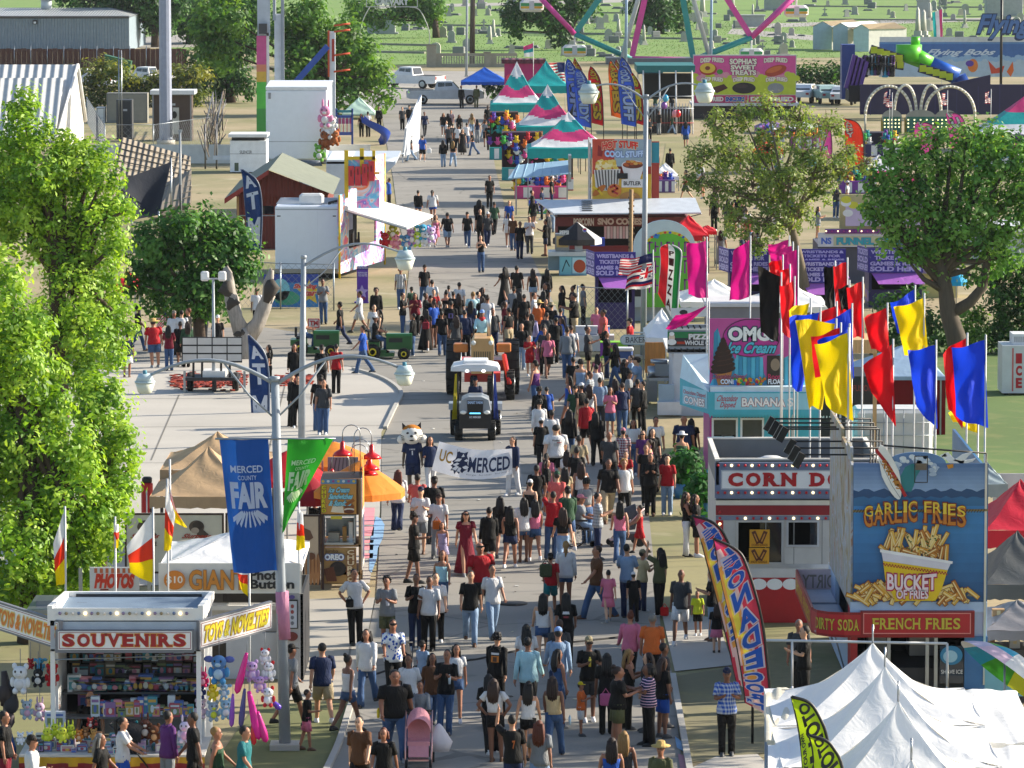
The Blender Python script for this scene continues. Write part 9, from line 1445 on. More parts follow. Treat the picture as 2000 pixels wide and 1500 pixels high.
CROWD='''200 1428 168 r wa tee.k pan.k lo.g|238 1398 166 r pu tee.w pan.b po.k|325 1390 172 e st hood.u pan.g sh.k|382 1388 178 l wb tee.k pan.k sh.k|428 1415 172 r wa tank.e pan.k sh.b|472 1415 176 r wb tee.t pan.d sh.k|10 1390 172 r st tee.k pan.m sh.k|60 1437 172 r ho jkt.w pan.d ca.k
695 1112 176 t hp tee.w pan.k sh.k|757 1127 174 t ph tee.g sho.vC cu.k|812 1122 174 t ph tee.k pan.n sh.k|836 1126 172 t st tee.w pan.k sh.k|853 1115 178 t wa tee.w pan.k sh.k|918 1112 176 t wb tee.k pan.l sh.k|963 1100 176 t wa tee.w pan.l sh.k|718 1225 170 t wa long.w fla.j lo.k|768 1207 176 t pu tee.bf pan.k sh.d|827 1252 132 e st tee.l pan.j ca.k|803 1275 172 t wb tee.w pan.d sh.k|842 1272 164 t wa long.i pan.j lo.k|867 1270 178 t ph tee.k pan.j sh.k|888 1255 166 t wb crop.w min.j lo.k|966 1232 180 a wa hood.k pan.k cu.k|773 1305 184 t wb tee.k pan.j sh.k 1.35|823 1328 152 t pu jkt.g pan.k sh.d|705 1395 178 t wa tee.i pan.k sh.k|752 1417 166 t wb tee.k pan.k bo.r|567 1255 176 e wa tee.g sho.k ca.k|632 1253 174 a wb tee.n sho.h sh.k 1.1|680 1275 166 e wa tank.w min.j bu.k|597 1347 124 r ho tee.k sho.p sh.d|970 1325 168 a hp crop.w min.k lo.i|962 1312 168 a wa tee.k pan.k lo.k|1005 1397 178 a up tee.k sho.n sh.k
1060 1155 168 a wa tank.w min.j lo.k|1105 1155 168 a wb tee.k pan.k lo.k|1030 1220 166 a st tee.w pan.k lo.k|1035 1240 182 a wb long.q pan.k sh.k|1090 1222 182 a wa long.l pan.n ca.l|1092 1210 176 a st tee.d pan.k sh.i|1093 1268 166 e st tank.j pan.j lo.k|1150 1245 178 t ph tee.k sho.d ca.h|1185 1276 168 a st tee.k pan.k lo.k|1225 1268 168 r ph tank.k pan.k lo.b|1204 1302 166 r ph tee.k sho.v bu.d 1.3|1262 1275 166 l st long.k pan.k lo.d|1299 1257 176 r st tee.d sho.n sh.k|1294 1285 166 e st tee.k sho.b lo.i|1268 1297 168 l ph tee.nH pan.k bo.k 1.15|1230 1190 168 a wa long.p pan.k bu.r|1273 1200 168 a st tee.o pan.k sh.g 1.15|1328 1108 178 t wa tee.d sho.w ba.k|1364 1155 104 t st tee.y sho.k sh.i|1392 1112 168 l ph tee.k pan.l lo.k|1400 1180 112 a st tee.k ski.p lo.i|1239 1117 120 a st tee.k pan.k ca.w|1227 1062 178 a ph tee.l pan.n sh.k|1253 1074 150 e ph tee.s pan.n ca.h|1287 1070 164 z up tee.v pan.k lo.k|1165 1062 182 l wa tee.i pan.j sh.d 1.15|1188 1110 130 a wa tee.p ski.p sh.k|1104 1057 170 a st long.w min.j po.b|1075 1078 150 a wa tee.r sho.t ca.k|1030 1327 166 a wb tank.w min.k lo.k|1085 1316 168 a wa tank.s pan.j lo.d|1135 1333 112 r ph tee.o sho.w ca.y|1055 1402 168 a wa tee.g pan.l lo.r|1192 1440 168 a st tank.b pan.j lo.d|1222 1427 168 a st tank.d pan.w lo.b|1290 1450 172 t st long.v pan.d ha.s|1420 1305 178 t ph tee.bx pan.k ca.n
1055 778 178 a wb long.w pan.k cu.k|1071 756 148 a st tee.b sho.k sh.k|1078 798 174 a wa tee.w sho.d sh.k|1085 827 186 a wb tee.w sho.k sh.k 1.3|1110 797 168 a wa long.k pan.j lo.k|1146 776 178 a wb hood.r sho.k sh.k|1168 800 170 a wa long.k pan.k lo.k|1130 848 174 a wb tee.h pan.d sh.k|1193 840 176 a wa tee.d pan.k ba.k 1.15|1216 837 168 a st tee.mx pan.j ca.p|1236 820 166 t st crop.w pan.j lo.k|1260 841 164 t st tee.u pan.k lo.d|1275 838 164 t st tee.k pan.k lo.k|1279 814 180 t st tee.w pan.d sh.k|1335 812 180 a st tee.n pan.k ba.k 1.25|1352 818 168 a st dre.k  lo.k|1330 845 168 a ph tank.e ski.e ha.w|1223 882 146 t st tee.r sho.d sh.k|1187 893 180 t wa tee.k pan.h sh.k 1.15|1221 895 176 t wb tee.w pan.k cu.b|1270 886 174 t ph hood.k pan.k po.d|1264 868 174 t st tee.k pan.k sh.d|1303 890 166 t st tee.r pan.l cu.k|1067 882 168 a wa tee.p pan.l po.k|1045 905 176 a wb tee.k pan.k sh.k|1085 918 174 a wa tee.c sho.d ca.e|1103 910 166 a wb crop.h min.l lo.k|1126 874 178 a st tee.k pan.d sh.k|1110 876 166 a wa tee.w pan.k lo.d|1135 900 168 a wb tank.w min.k lo.i|1034 934 168 a wa tank.k pan.k ca.w|1075 960 178 a up tee.r pan.j sh.k|1044 973 166 a wb tank.p min.j lo.k|1022 972 168 a st tee.w min.j lo.k|1100 988 166 a wa crop.k pan.l lo.i|1167 963 174 r ph tee.gx pan.n sh.k|1210 975 168 a wa tank.p fla.j lo.k|1250 985 130 l pu tank.r sho.r sh.k|1341 962 168 r ph tank.k pan.w lo.d|1362 966 164 r st tee.k sho.k lo.d|996 985 166 a wa tank.k min.n lo.k|955 988 168 a wb hood.k sho.k sh.k|982 966 170 a wa long.k min.k lo.k
910 995 168 t wa dre.m  lo.d|943 1057 182 t wb tee.r pan.k ba.k 1.35|860 1072 164 t wa tank.q pan.j lo.r|866 1018 122 t wa tank.a ski.a lo.i|855 965 168 t ho tee.w pan.g ca.d|820 952 176 t ph tee.w sho.g ca.n|845 932 178 a st tee.k pan.d ca.k 1.1|815 921 178 a wa tee.c sho.k sh.k|775 915 172 a wb long.w fla.n lo.r|808 1002 178 r ho tee.k sho.k ca.k|617 971 172 a st tee.k pan.k sh.k
568 728 176 r ph tee.k pan.k sh.k|580 735 168 t st long.k pan.k lo.k|622 733 180 a st tee.k pan.j ca.k 1.15|630 742 176 t st tee.d pan.j sh.d|628 674 176 a st tee.k pan.k ca.k|656 672 172 a st tee.r pan.k sh.k|577 672 168 t st long.k pan.k lo.k|526 674 166 l st crop.k pan.k lo.k|709 633 180 l wa tee.b pan.j sh.k|665 588 174 l wb tee.k pan.n ca.k|700 566 170 l wa tee.wP sho.w sh.k|734 563 172 t st jkt.k pan.k cu.k|732 592 174 t wa tee.w pan.g sh.k|742 605 166 l st tank.k pan.k lo.k|632 545 180 t ph tee.g pan.j sh.d|783 523 172 t st tee.dz pan.j cu.o|827 516 176 t wb tee.k pan.j ca.k|845 547 174 a st tee.w pan.j sh.k|897 549 176 a wa tee.w pan.j sh.k|786 572 172 r ph tee.k pan.j sh.k|812 573 164 t ph long.m pan.k lo.k|833 572 170 r st tee.k pan.d sh.k|842 578 168 t st tee.k pan.k ca.k|873 568 164 a st tank.k pan.k bu.k|895 573 164 a st tee.k pan.j lo.i|923 570 178 a st tee.q pan.k sh.b 1.1|940 576 168 a wa long.k pan.k lo.d|858 588 168 a st long.k pan.k sh.g|880 588 176 a st tee.k pan.k sh.k|864 605 174 a wa tee.k pan.j sh.k|830 602 166 a wb dre.k  lo.k|910 606 176 a st long.n pan.k sh.k|890 616 168 a st tee.d pan.k lo.d|966 602 176 t st tee.d pan.n sh.k|848 566 170 t st tee.r pan.k sh.k|918 588 170 a st tee.n pan.k lo.k
985 519 172 z wa dre.k  lo.k|1011 519 180 a st tee.k pan.d sh.k|1042 525 168 a st tank.k min.l lo.d|1068 525 168 a st long.k min.j lo.k|1022 575 170 a st tee.k pan.k sh.k|1010 570 170 a st long.k pan.k lo.k|1045 572 170 r st tee.w pan.j sh.k|1050 588 172 a st tee.o pan.k ha.s|1060 568 168 a st tee.k pan.k lo.k|1040 610 168 a wa long.a pan.j lo.k|1075 592 170 a st tee.k pan.k ha.h|1092 602 172 a st long.n pan.k sh.k|1098 558 168 l st long.k pan.l lo.k|1116 558 166 l ph crop.k pan.k bu.k|1124 573 182 l ph tee.k pan.h sh.k 1.3|1140 555 170 r st tee.g pan.k sh.k|1068 608 170 a wb tee.d pan.k sh.d|1082 620 170 a st long.k pan.k sh.k|1115 633 176 a wa tee.w pan.j sh.i 1.1|1150 638 178 r ph tee.d sho.k sh.d 1.1|1168 600 166 t st tee.p pan.k sh.k|1179 605 174 l st tee.c pan.k sh.k 1.2|1186 647 170 r ph tee.k pan.n po.k 1.1|1234 622 172 l st tee.r pan.k ca.k|1018 632 168 t st tee.k pan.l sh.k|1035 655 146 t ph tee.r sho.r sh.k|1053 668 118 t st tee.p ski.p sh.d|1069 648 164 t wa tee.p ski.k lo.k|1062 640 172 t st tee.d pan.k sh.i|1120 697 174 a st tee.k pan.d sh.k|1166 712 170 a st tee.w pan.j sh.k|1154 725 164 r st tee.gx pan.d sh.k|1223 702 168 r st long.k pan.k lo.k 1.15|1247 698 178 l st tee.l sho.k ca.k 1.3|1150 748 168 a wa tank.w pan.j lo.i|1174 738 176 a st tee.l pan.d sh.k|1202 740 166 a st tee.n min.l lo.d|1215 748 170 a st tee.n pan.j sh.d|1244 738 172 a wb tee.d pan.k sh.k|1258 745 168 l st long.k pan.k sh.d
940 460 168 t ph tank.k pan.j sh.d|874 413 178 a wa tee.k sho.l sh.k 1.1|851 418 160 t wa tank.p ski.p lo.i|913 413 176 t wb tee.k pan.j ca.k|936 388 178 a wa long.k pan.k lo.k 1.2|951 412 178 t wa tee.d pan.n ca.w|939 408 176 t st tee.k pan.k sh.k|965 393 172 a wb tee.e pan.k sh.k|994 392 172 t st tee.b sho.b sh.b|993 416 168 a st tee.w min.w po.k|817 370 168 a wa long.k min.j sh.k|846 370 172 a wb tee.w min.b po.k 1.15|956 343 180 t st tee.k pan.k sh.k|760 348 170 l up tee.b pan.k sh.k|1015 433 176 t st tee.k pan.n sh.k|1035 423 178 t ph tee.w pan.d sh.k|1065 428 176 l ph tee.k sho.n sh.k|1003 420 172 t st tee.i pan.j sh.k|1073 412 170 l st long.d pan.k sh.d|1078 345 170 r st tee.k pan.n sh.k|1042 372 172 r st tee.k pan.k sh.k|1058 366 172 l st tee.n pan.k sh.k
830 217 178 t wa tee.n pan.d sh.d|866 221 164 t st tee.k min.l lo.b|880 215 176 t st tee.mx pan.h sh.i|897 224 164 t st tee.k pan.k lo.k|922 220 170 a wa tank.s pan.l lo.b|947 222 170 l wa tank.k pan.l lo.d|866 274 168 a st long.k pan.l lo.d|885 274 168 a wa crop.k pan.l lo.b|825 263 176 a wa tee.b sho.k sh.k|802 263 172 l wb tee.d pan.l sh.k|877 244 172 a st tee.d pan.k sh.k|885 240 172 a wa long.d pan.k sh.k|893 244 174 a st tee.w pan.k sh.k|903 252 168 t st dre.k  lo.k|912 240 172 a st tee.w pan.j sh.k|925 254 168 l wa crop.k fla.j bu.k|786 209 170 t st tee.d pan.k sh.k|800 206 176 t st long.k pan.j ca.k|741 208 176 t st long.k pan.k sh.k|706 222 164 t st tank.k pan.k lo.k|719 218 178 a st tee.w pan.k sh.k|902 168 180 a st jkt.k pan.k ca.o|930 167 178 a st jkt.v pan.v sh.i|1281 292 170 t st tank.k pan.k lo.k|1308 290 178 a st long.k pan.k sh.k|1368 318 172 t st long.w pan.k sh.k|1395 385 172 t st tee.k pan.k sh.k|1420 388 170 a st long.d pan.k lo.k|1410 450 168 a st dre.g  lo.d|1378 462 172 t st tee.d pan.k sh.k|1450 456 176 r st tee.n pan.k sh.k|1440 380 170 t st tee.k pan.w sh.k|1338 392 168 l st tee.i pan.k lo.d
270 596 174 r wb tee.k pan.j sh.k|247 650 160 a st tee.n ski.af sh.k|303 624 176 a st tee.r sho.j ha.s 1.35|330 636 164 a ph tee.m pan.j lo.k|337 608 172 t st tee.w pan.k ca.g|354 606 176 a st tee.w pan.k sh.k|368 602 180 l st tee.k pan.k sh.r|352 628 166 a st tee.k sho.k sh.k|363 628 168 a st long.e pan.k lo.d|424 616 170 t st tee.k pan.k ca.w|396 580 176 t st jkt.d pan.d ca.o|502 563 168 t st tee.w pan.k sh.k|110 762 178 r wa jkt.k pan.d ha.w|1570 1224 178 l ph tee.k pan.k sh.k|1562 1212 172 t st tee.d pan.k sh.g'''
LBL={(910,995):'in a long maroon off shoulder dress walking toward the camera',(943,1057):'of broad build in a red shirt and sunglasses behind the maroon dress',(1290,1450):'in a wide straw hat and dark olive top at the bottom edge',(1364,1155):'of small child size in a neon yellow t-shirt and black shorts',(1135,1333):'of small child size in an orange shirt and bright yellow cap',(597,1347):'of child size in black and pink shorts reaching toward the lamp post',(823,1328):'in a grey cardigan pushing the pink stroller',(773,1305):'of broad build in a black polo holding a yellow cup',(303,624):'in a red shirt, denim shorts and straw hat beside the flag',(1341,962):'in a black halter top and white trousers by the potted plants',(1250,985):'of child size in a red outfit pushing a small stroller',(177,1352):'with a shaved head and sunglasses behind the souvenir counter',(866,1018):'of child size in a lavender dress beside the maroon dress',(1085,827):'in a large white t-shirt with printed lettering on the back',(1005,1397):'in a black sports jersey numbered seven with hands raised',(622,733):'in a black jersey numbered four and blue jeans by the lamp post',(966,1232):'in a black hoodie with an orange picture printed on the back',(768,1207):'in a blue and white floral shirt and sunglasses'}
PT_={}
for ln in CROWD.replace('\n','|').split('|'):
 a=ln.split(' ');x,y=int(a[0]),int(a[1]);PT_[(x,y)]=person(x,y,int(a[2]),a[3],a[4],a[5],a[6]or None,a[7],float(a[8])if len(a)>8 else 1.0,None,None,LBL.get((x,y)))
def print_on(key,items,back=True,z0=1.12,z1=1.34):
 t=PT_[key];mb=MB(WHITE);s=1 if back else-1
 fr=Fr(mb,(0,0,0),(1,0,0),(0,0,1),lambda u,v,l:V((-s*.21*math.sin((u-.5)*1.5),s*(.158+l*.004)*math.cos((u-.5)*1.5),z0+(z1-z0)*v)))
 for it in items:fr.text(it[0],*it[1:5],it[5],1,bold=.03)if isinstance(it[0],str)else[fr.rect(it[1]+(it[3]-it[1])*i/4,it[2],it[1]+(it[3]-it[1])*(i+1)/4,it[4],it[5],it[0])for i in range(4)]
 ob('shirt_print',mb,t)
pv=P(177,1352,SY+1.3);PT_[0]=person(177,1352,176,'t','st','tee.k','pan.k','ba.k',1.1,V((pv.x,pv.y,pv.z-1.76)),0,LBL[(177,1352)]);mb=MB(BLACK);mb.box(-.075,-.115,1.625,.075,-.085,1.665);ob('sunglasses',mb,PT_[0])
W_=M('d4d4d6',.7)
print_on((1005,1397),[('7',.4,.1,.6,.8,M('c96a2a'))]);print_on((622,733),[('4',.4,.0,.6,.6,W_),(1,.35,.7,.65,.82,W_)]);print_on((966,1232),[(1,.2,0,.8,.6,M('c9761c')),(2,.35,.05,.65,.5,M('4a2c1a')),(1,.2,.7,.8,.9,W_)]);print_on((1085,827),[('Working',.15,.65,.7,.95,BLACK),(1,.5,.5,.85,.6,RED)]+[(1,.27,.42-.1*i,.73,.46-.1*i,GREY)for i in range(4)])
print_on((1105,1155),[(1,.2,.5,.8,.8,W_),(1,.3,.1,.7,.3,M('8a2030'))]);print_on((880,588),[(1,.2,0,.8,.8,M('7a6aa8')),(2,.35,.1,.65,.7,BLACK)])
for k in((943,1057),(768,1207),(910,995),(1225,1268),(1150,1245),(1260,841)):mb=MB(BLACK);dz_=.0;mb.box(-.072,-.118,1.628,.072,-.088,1.664);ob('sunglasses',mb,PT_[k])
Yb=Yg(1000)
bl=person(841,853,168,'t','ho','jkt.n','pan.w','lo.d',1,None,R(10),'in a navy jacket and white trousers holding the left end of the banner');br=person(1002,853,170,'t','ho','jkt.n','pan.w','po.d',1,None,R(-40),'in a navy jacket and white trousers holding the right end of the banner')
Yn=bl.location.y-.42;A,B=P(858,862,Yn),P(1000,876,Yn);C,D=P(843,918,Yn),P(1001,926,Yn);O=V((A.x,Yn,0))
def bfn(u,v,l=0):p=C.lerp(D,u).lerp(A.lerp(B,u),v)-O;return p+V((0,.045*math.sin(u*7+v*2)*math.sin(math.pi*u)-l,-.20*math.sin(math.pi*u)*(1-.35*v)))
mb=MB(M('ececf0',.7,'flagcloth',.03));mb.grid(bfn,30,14);t=T('parade_banner','white cloth banner with a navy wildcat head emblem and university name','banner',O);fr=Fr(mb,(0,0,0),(1,0,0),(0,0,1),lambda u,v,l:bfn(u,v,.012+l*.004));NV2=M('14284e',.7);fr.text('UC',.05,.38,.21,.78,M('a8801c',.7),1,bold=.02);fr.text('MERCED',.43,.22,.97,.74,NV2,1,bold=.02);fr.text('forge  further  forward',.42,.10,.97,.17,GREY,1,bold=-.01)
cat=[(.26,.72),(.25,.95),(.30,.86),(.36,.86),(.41,.93),(.40,.78),(.425,.66),(.42,.52),(.44,.40),(.42,.27),(.39,.22),(.37,.13),(.34,.20),(.33,.08),(.29,.16),(.27,.04),(.25,.17),(.21,.14),(.23,.28),(.20,.30),(.235,.42),(.21,.48),(.25,.58)]
fr.poly([(.33+.93*(u-.33),.5+.93*(v-.5))for u,v in cat][::-1],NV2,3)
for q in([(.25,.50),(.29,.60),(.33,.62),(.31,.55)],[(.24,.38),(.29,.46),(.31,.44),(.27,.36)],[(.24,.24),(.29,.36),(.31,.33),(.28,.22)],[(.30,.20),(.32,.32),(.34,.31),(.33,.20)],[(.37,.60),(.40,.64),(.415,.60),(.39,.57)],[(.36,.38),(.40,.42),(.43,.38),(.40,.32),(.37,.33)],[(.27,.84),(.265,.92),(.29,.85)],[(.33,.70),(.35,.80),(.36,.70)]):fr.poly([(x+(x-.33)*.05+(.006 if i>1 else-.004),y+(.02 if i in(1,2)else-.01))for i,(x,y)in enumerate(q)][::-1],M('e8e8ec',.7),14)
ob('cloth',mb,t)
ct=person(808,846,178,'t','st','tee.n','sho.n','ba.k',1.15,None,0,'in a plush cat costume head and navy sports uniform numbered one');setm([c for c in ct.children if c.name.startswith('body')][0],M('5f5040',.9));PT_['c']=ct;print_on('c',[('1',.45,.1,.55,.65,W_),('UC MERCED',.25,.75,.75,.92,W_)],False)
mb=MB(M('d8d4cc',.9));mb.ell((0,-.03,1.70),(.29,.25,.27),None,16,9);mb.ell((0,0,1.83),(.25,.22,.17),M('b8701c',.9),14,7);mb.ell((0,-.22,1.63),(.15,.12,.11),None,10,6);mb.ell((0,-.33,1.69),(.05,.03,.035),BLACK,8,5);mb.ell((0,-.3,1.57),(.07,.04,.025),BLACK,8,4)
for s in(-1,1):
 mb.ell((s*.27,-.02,1.58),(.13,.12,.13),None,10,6);mb.prism([(s*.12,-.02,1.92),(s*.25,-.02,1.87),(s*.25,-.02,2.06)],(0,.08,0),BLACK);mb.ell((s*.1,-.24,1.77),(.045,.03,.035),BLACK,8,4)
 for i in range(3):mb.bar((s*.2,-.2,1.68-.05*i),(s*.29,-.1,1.70-.06*i),.018,BLACK)
ob('costume_head',mb,ct)
def wheels(t,L,m=RUBBER,rim=STEEL):
 for x,y,r,w in L:
  mb=MB(m);mb.wheel((x,y,r),r,w,'x',None,20)
  for i in range(18):a=i*.349;[mb.obox((x+s*w*.24,y+r*.99*math.cos(a),r+r*.99*math.sin(a)),(w*.42,.05,.07),0,None,rx=a+s*.0)for s in(-1,1)]
  wo=ob('wheel',mb,t);mb=MB(rim);mb.wheel((x,y,r),r*.56,w*1.06,'x',None,14);ob('rim',mb,wo)
q=G(928,862);t=T('tractor','compact tractor with a black nose and white canopy roof leading the parade','tractor',q);BKP=M('121417',.35);GRP=M('8d939a',.35)
wheels(t,[(-.52,.35,.34,.24),(.52,.35,.34,.24),(-.62,1.9,.52,.36),(.62,1.9,.52,.36)])
mb=MB(GRP);mb.prism([(-.42,0,.75),(.42,0,.75),(.5,0,1.05),(.42,0,1.45),(.2,0,1.56),(-.2,0,1.56),(-.42,0,1.45),(-.5,0,1.05)],(0,1.3,0));mb.prism([(-.5,-.03,.45),(.5,-.03,.45),(.5,-.03,.95),(.24,-.03,1.0),(.26,-.03,1.44),(-.26,-.03,1.44),(-.24,-.03,1.0),(-.5,-.03,.95)],(0,1.2,0),BKP);fr=Fr(mb,(0,-.04,0),(1,0,0),(0,0,1));fr.rect(-.17,.97,.17,1.01,M('5ac0e8',.3,'em'),2);fr.text('UC MERCED',-.18,.82,.18,.89,W_,2,bold=.04);fr.text('SMART FARM',-.24,1.32,.24,1.42,M('a8c0e0'),2,bold=.04);mb.box(-.62,1.5,.5,.62,2.4,.8,BKP);ob('body',mb,t)
for s in(-1,1):mb=MB(M('e8e8e0',.2));mb.ell((s*.37,-.04,1.02),(.10,.04,.07),None,10,6);ob('headlight',mb,t);mb=MB(GRP);mb.prism([(s*.45,1.3,.95),(s*.45,1.5,1.15),(s*.45,2.3,1.15),(s*.45,2.4,.95)],(s*.4,0,0));ob('fender',mb,t)
for x,y in((-.55,1.2),(.55,1.2),(-.55,2.3),(.55,2.3)):mb=MB(BKP);mb.tube([(x,y,.8),(x,y,2.36)],.03,6);ob('post',mb,t)
mb=MB(M('d4d6d8',.4));mb.prism([(-.78,.95,2.36),(.78,.95,2.36),(.7,.95,2.52),(.3,.95,2.6),(-.3,.95,2.6),(-.7,.95,2.52)],(0,1.6,0));mb.bbox((0,1.8,2.63),(.8,1.1,.14),None,.05);mb.box(-.72,.9,2.36,.72,.95,2.5);ob('canopy',mb,t)
for s in(-.26,.26):mb=MB(M('f0f0e8',.3,'em'));mb.ell((s,.93,2.38),(.08,.05,.06),None,8,5);ob('work_lamp',mb,t)
t.scale=(1,1,.90);person(0,0,168,'t','si','jkt.n','pan.n','ca.n',1,q+V((0,1.75,.16)),0,'seated at the wheel of the white roofed tractor')
for s,m,lab in((-1,FC('a8981c'),'olive gold flag draped down the left side of the white roofed tractor'),(1,FC('1c2c66'),'blue flag draped down the right side of the white roofed tractor')):
 mb=MB(m);mb.grid(lambda u,v:V((s*(.58+.16*u*(1-v*.6)),.98-.2*u+.05*math.sin(v*9+u*4),2.05-(1-v)*1.45)),8,14);one('flag',lab,'flag',mb,q)
q=G(942,786);t=T('tractor','orange and tan vintage tractor with a tall front grille','tractor',q);ORT,TAN=M('c0702c',.4),M('c09660',.4);TD=M('c0281c',.4)
wheels(t,[(-.24,.2,.36,.2),(.24,.2,.36,.2),(-.82,2.3,.78,.42),(.82,2.3,.78,.42),(.78,.75,.42,.24)])
mb=MB(TAN);mb.prism([(-.31,0,.8),(.31,0,.8),(.31,0,1.6),(.22,0,1.78),(-.22,0,1.78),(-.31,0,1.6)],(0,1.7,0));fr=Fr(mb,(0,-.005,0),(1,0,0),(0,0,1));[fr.rect(-.24+i*.062,.9,-.205+i*.062,1.42,M('6a5a3c'),1)for i in range(8)];mb.cyl((.18,.8,1.75),.06,.75,10,M('c4c6c8',.3,'metal'));mb.box(-.7,1.9,.7,.7,2.9,1.0,TD);mb.box(-.5,.2,.55,.5,1.9,.8,TD);mb.tube([(.75,.3,.5),(.6,1.2,1.2)],.07,6,TD);ob('body',mb,t)
for s in(-1,1):mb=MB(ORT);mb.bbox((s*.60,.35,1.5),(.40,.40,.24),None,.03);ob('side_tank',mb,t);mb=MB(M('e4e4dc',.2));mb.ell((s*.24,-.03,1.66),(.07,.05,.07),None,10,6);ob('headlight',mb,t)
t.scale=(1.22,)*3;dr=person(0,0,178,'t','si','jkt.q','pan.e','ca.l',1.1,q+V((0,2.7,1.12)),0,'in a blue cap and pale jacket driving the orange tractor');mb=MB(M('b01c24',.8));mb.rings([(0,-.01,1.40,.16,.13),(0,-.01,1.47,.12,.1),(0,-.01,1.53,.08,.08)],12);ob('scarf',mb,dr)
def mower(px,py,lab,top,hair,lab2):
 q=G(px,py);t=T('lawn_tractor',lab,'lawn tractor',q,R(90));GN,YL_=M('1c5a26',.35),M('d9c01c',.4);wheels(t,[(-.38,-.55,.2,.16),(.38,-.55,.2,.16),(-.4,.6,.28,.24),(.4,.6,.28,.24)],RUBBER,YL_);mb=MB(GN);mb.prism([(-.27,-.85,.35),(.27,-.85,.35),(.27,-.85,.85),(.2,-.85,.93),(-.2,-.85,.93),(-.27,-.85,.85)],(0,.95,0));mb.box(-.4,.1,.22,.4,.35,.35,GN);mb.box(-.45,.35,.4,.45,.95,.62,GN);mb.box(-.28,-.5,.62,-.275,.0,.78,M('1a1c1a'));mb.box(-.45,-.2,.1,.45,.35,.24,GN);ob('body',mb,t);mb=MB(BLACK);mb.bbox((0,.55,.68),(.4,.4,.1),None,.03);mb.bbox((0,.76,.88),(.4,.08,.36),None,.03);ob('seat',mb,t);mb=MB(BLACK);mb.tube([(.16*math.cos(a),.12+.0,.98+.16*math.sin(a))for a in[i*.628 for i in range(11)]],.015,5);mb.tube([(0,.05,.85),(0,.12,.98)],.02,5);ob('steering_wheel',mb,t);person(0,0,172,'r','si',top,'pan.j',hair,1,q+V((-.5,0,-.12)),R(90),lab2)
mower(618,694,'green and yellow lawn tractor, left of the two','tee.w','sh.k','in a white shirt riding the left lawn tractor');mower(760,700,'green and yellow lawn tractor, right of the two','tee.k','ca.w','in a white cap riding the right lawn tractor')
def stroller(lab,q,rz,c,kid=False):
 t=T('stroller',lab,'stroller',q,rz);P_=M(c,.7,'cloth');F_=M('c9a0a0' if c!='1a1a1e' else '3a3a3e',.35,'metal')
 for x,y,r in((-.24,-.42,.09),(.24,-.42,.09),(-.28,.3,.13),(.28,.3,.13)):mb=MB(RUBBER);mb.wheel((x,y,r),r,.05,'x',None,14);ob('wheel',mb,t)
 mb=MB(F_);[mb.tube([(s*.26,-.42,.1),(s*.26,.0,.62),(s*.26,.42,1.02)],.017,6)or mb.tube([(s*.27,.3,.14),(s*.26,-.1,.55)],.015,5)for s in(-1,1)];mb.tube([(-.26,.42,1.02),(.26,.42,1.02)],.022,6,BLACK);mb.box(-.2,-.45,.15,.2,-.25,.18);ob('frame',mb,t)
 mb=MB(P_);mb.prism([(-.22,-.2,.42),(-.22,.18,.46),(-.22,.3,.9),(-.22,.24,.9),(-.22,.1,.52),(-.22,-.2,.50)],(.44,0,0));mb.prism([(-.2,-.2,.42),(-.2,-.34,.22),(-.2,-.30,.2),(-.2,-.16,.42)],(.4,0,0));mb.box(-.22,-.1,.18,.22,.3,.34,M('3a3236'));ob('seat',mb,t)
 mb=MB(P_);mb.grid(lambda u,v:V((.24*math.cos(math.pi*u),.22-.42*v+.0,.78+.34*math.sin(math.pi*u)*(1-.25*v)**.5-.12*v)),12,6);ob('hood',mb,t);return t
q=G(818,1494);stroller('pink and rose framed stroller pushed toward the camera',q,0,'c98a94')
mb=MB(M('d0ccd4',.8));mb.rings([(0,0,-.5,.2,.05),(.05,0,-.3,.22,.08),(0,0,0,.08,.04),(0,0,.06,.02,.02)],10);one('blanket','pale blanket hanging from the right of the pink stroller','blanket',mb,q+V((.4,.1,.75)))
stroller('black stroller pushed by the person in white at the souvenir stand',G(262,1512),R(80),'1a1a1e');stroller('grey stroller beside the child in red',G(1224,1066),R(-80),'4a4a4e');stroller('dark stroller by the person in the green dress',G(1310,962),R(40),'1a1a1e');stroller('black stroller pushed by the one in the floral shirt',G(782,1352),0,'1a1a1e')
q=G(1132,1066);t=T('wheelchair','black wheelchair with large spoked wheels turned to the right','wheelchair',q,R(80))
for s in(-1,1):
 mb=MB(M('c4c6c8',.35,'metal'));mb.tube([(s*.3,.1+.3*math.cos(a),.31+.3*math.sin(a))for a in[i*.2618 for i in range(25)]],.018,6,RUBBER);[mb.tube([(s*.3,.1,.31),(s*.3,.1+.29*math.cos(a),.31+.29*math.sin(a))],.006,3)for a in[i*.52 for i in range(12)]];ob('wheel',mb,t);mb=MB(RUBBER);mb.wheel((s*.24,-.4,.09),.09,.04,'x',None,12);ob('caster',mb,t)
mb=MB(M('17171a',.6));mb.box(-.25,-.3,.46,.25,.2,.52);mb.box(-.25,.2,.5,.25,.26,.98);[mb.box(s*.27-.02,-.25,.68,s*.27+.02,.25,.73)for s in(-1,1)];ob('seat',mb,t);person(0,0,166,'r','si','tee.g','pan.l','ca.p',1.2,q+V((-.02,0,-.30)),R(80),'in a pink cap and grey shirt sitting in the wheelchair')
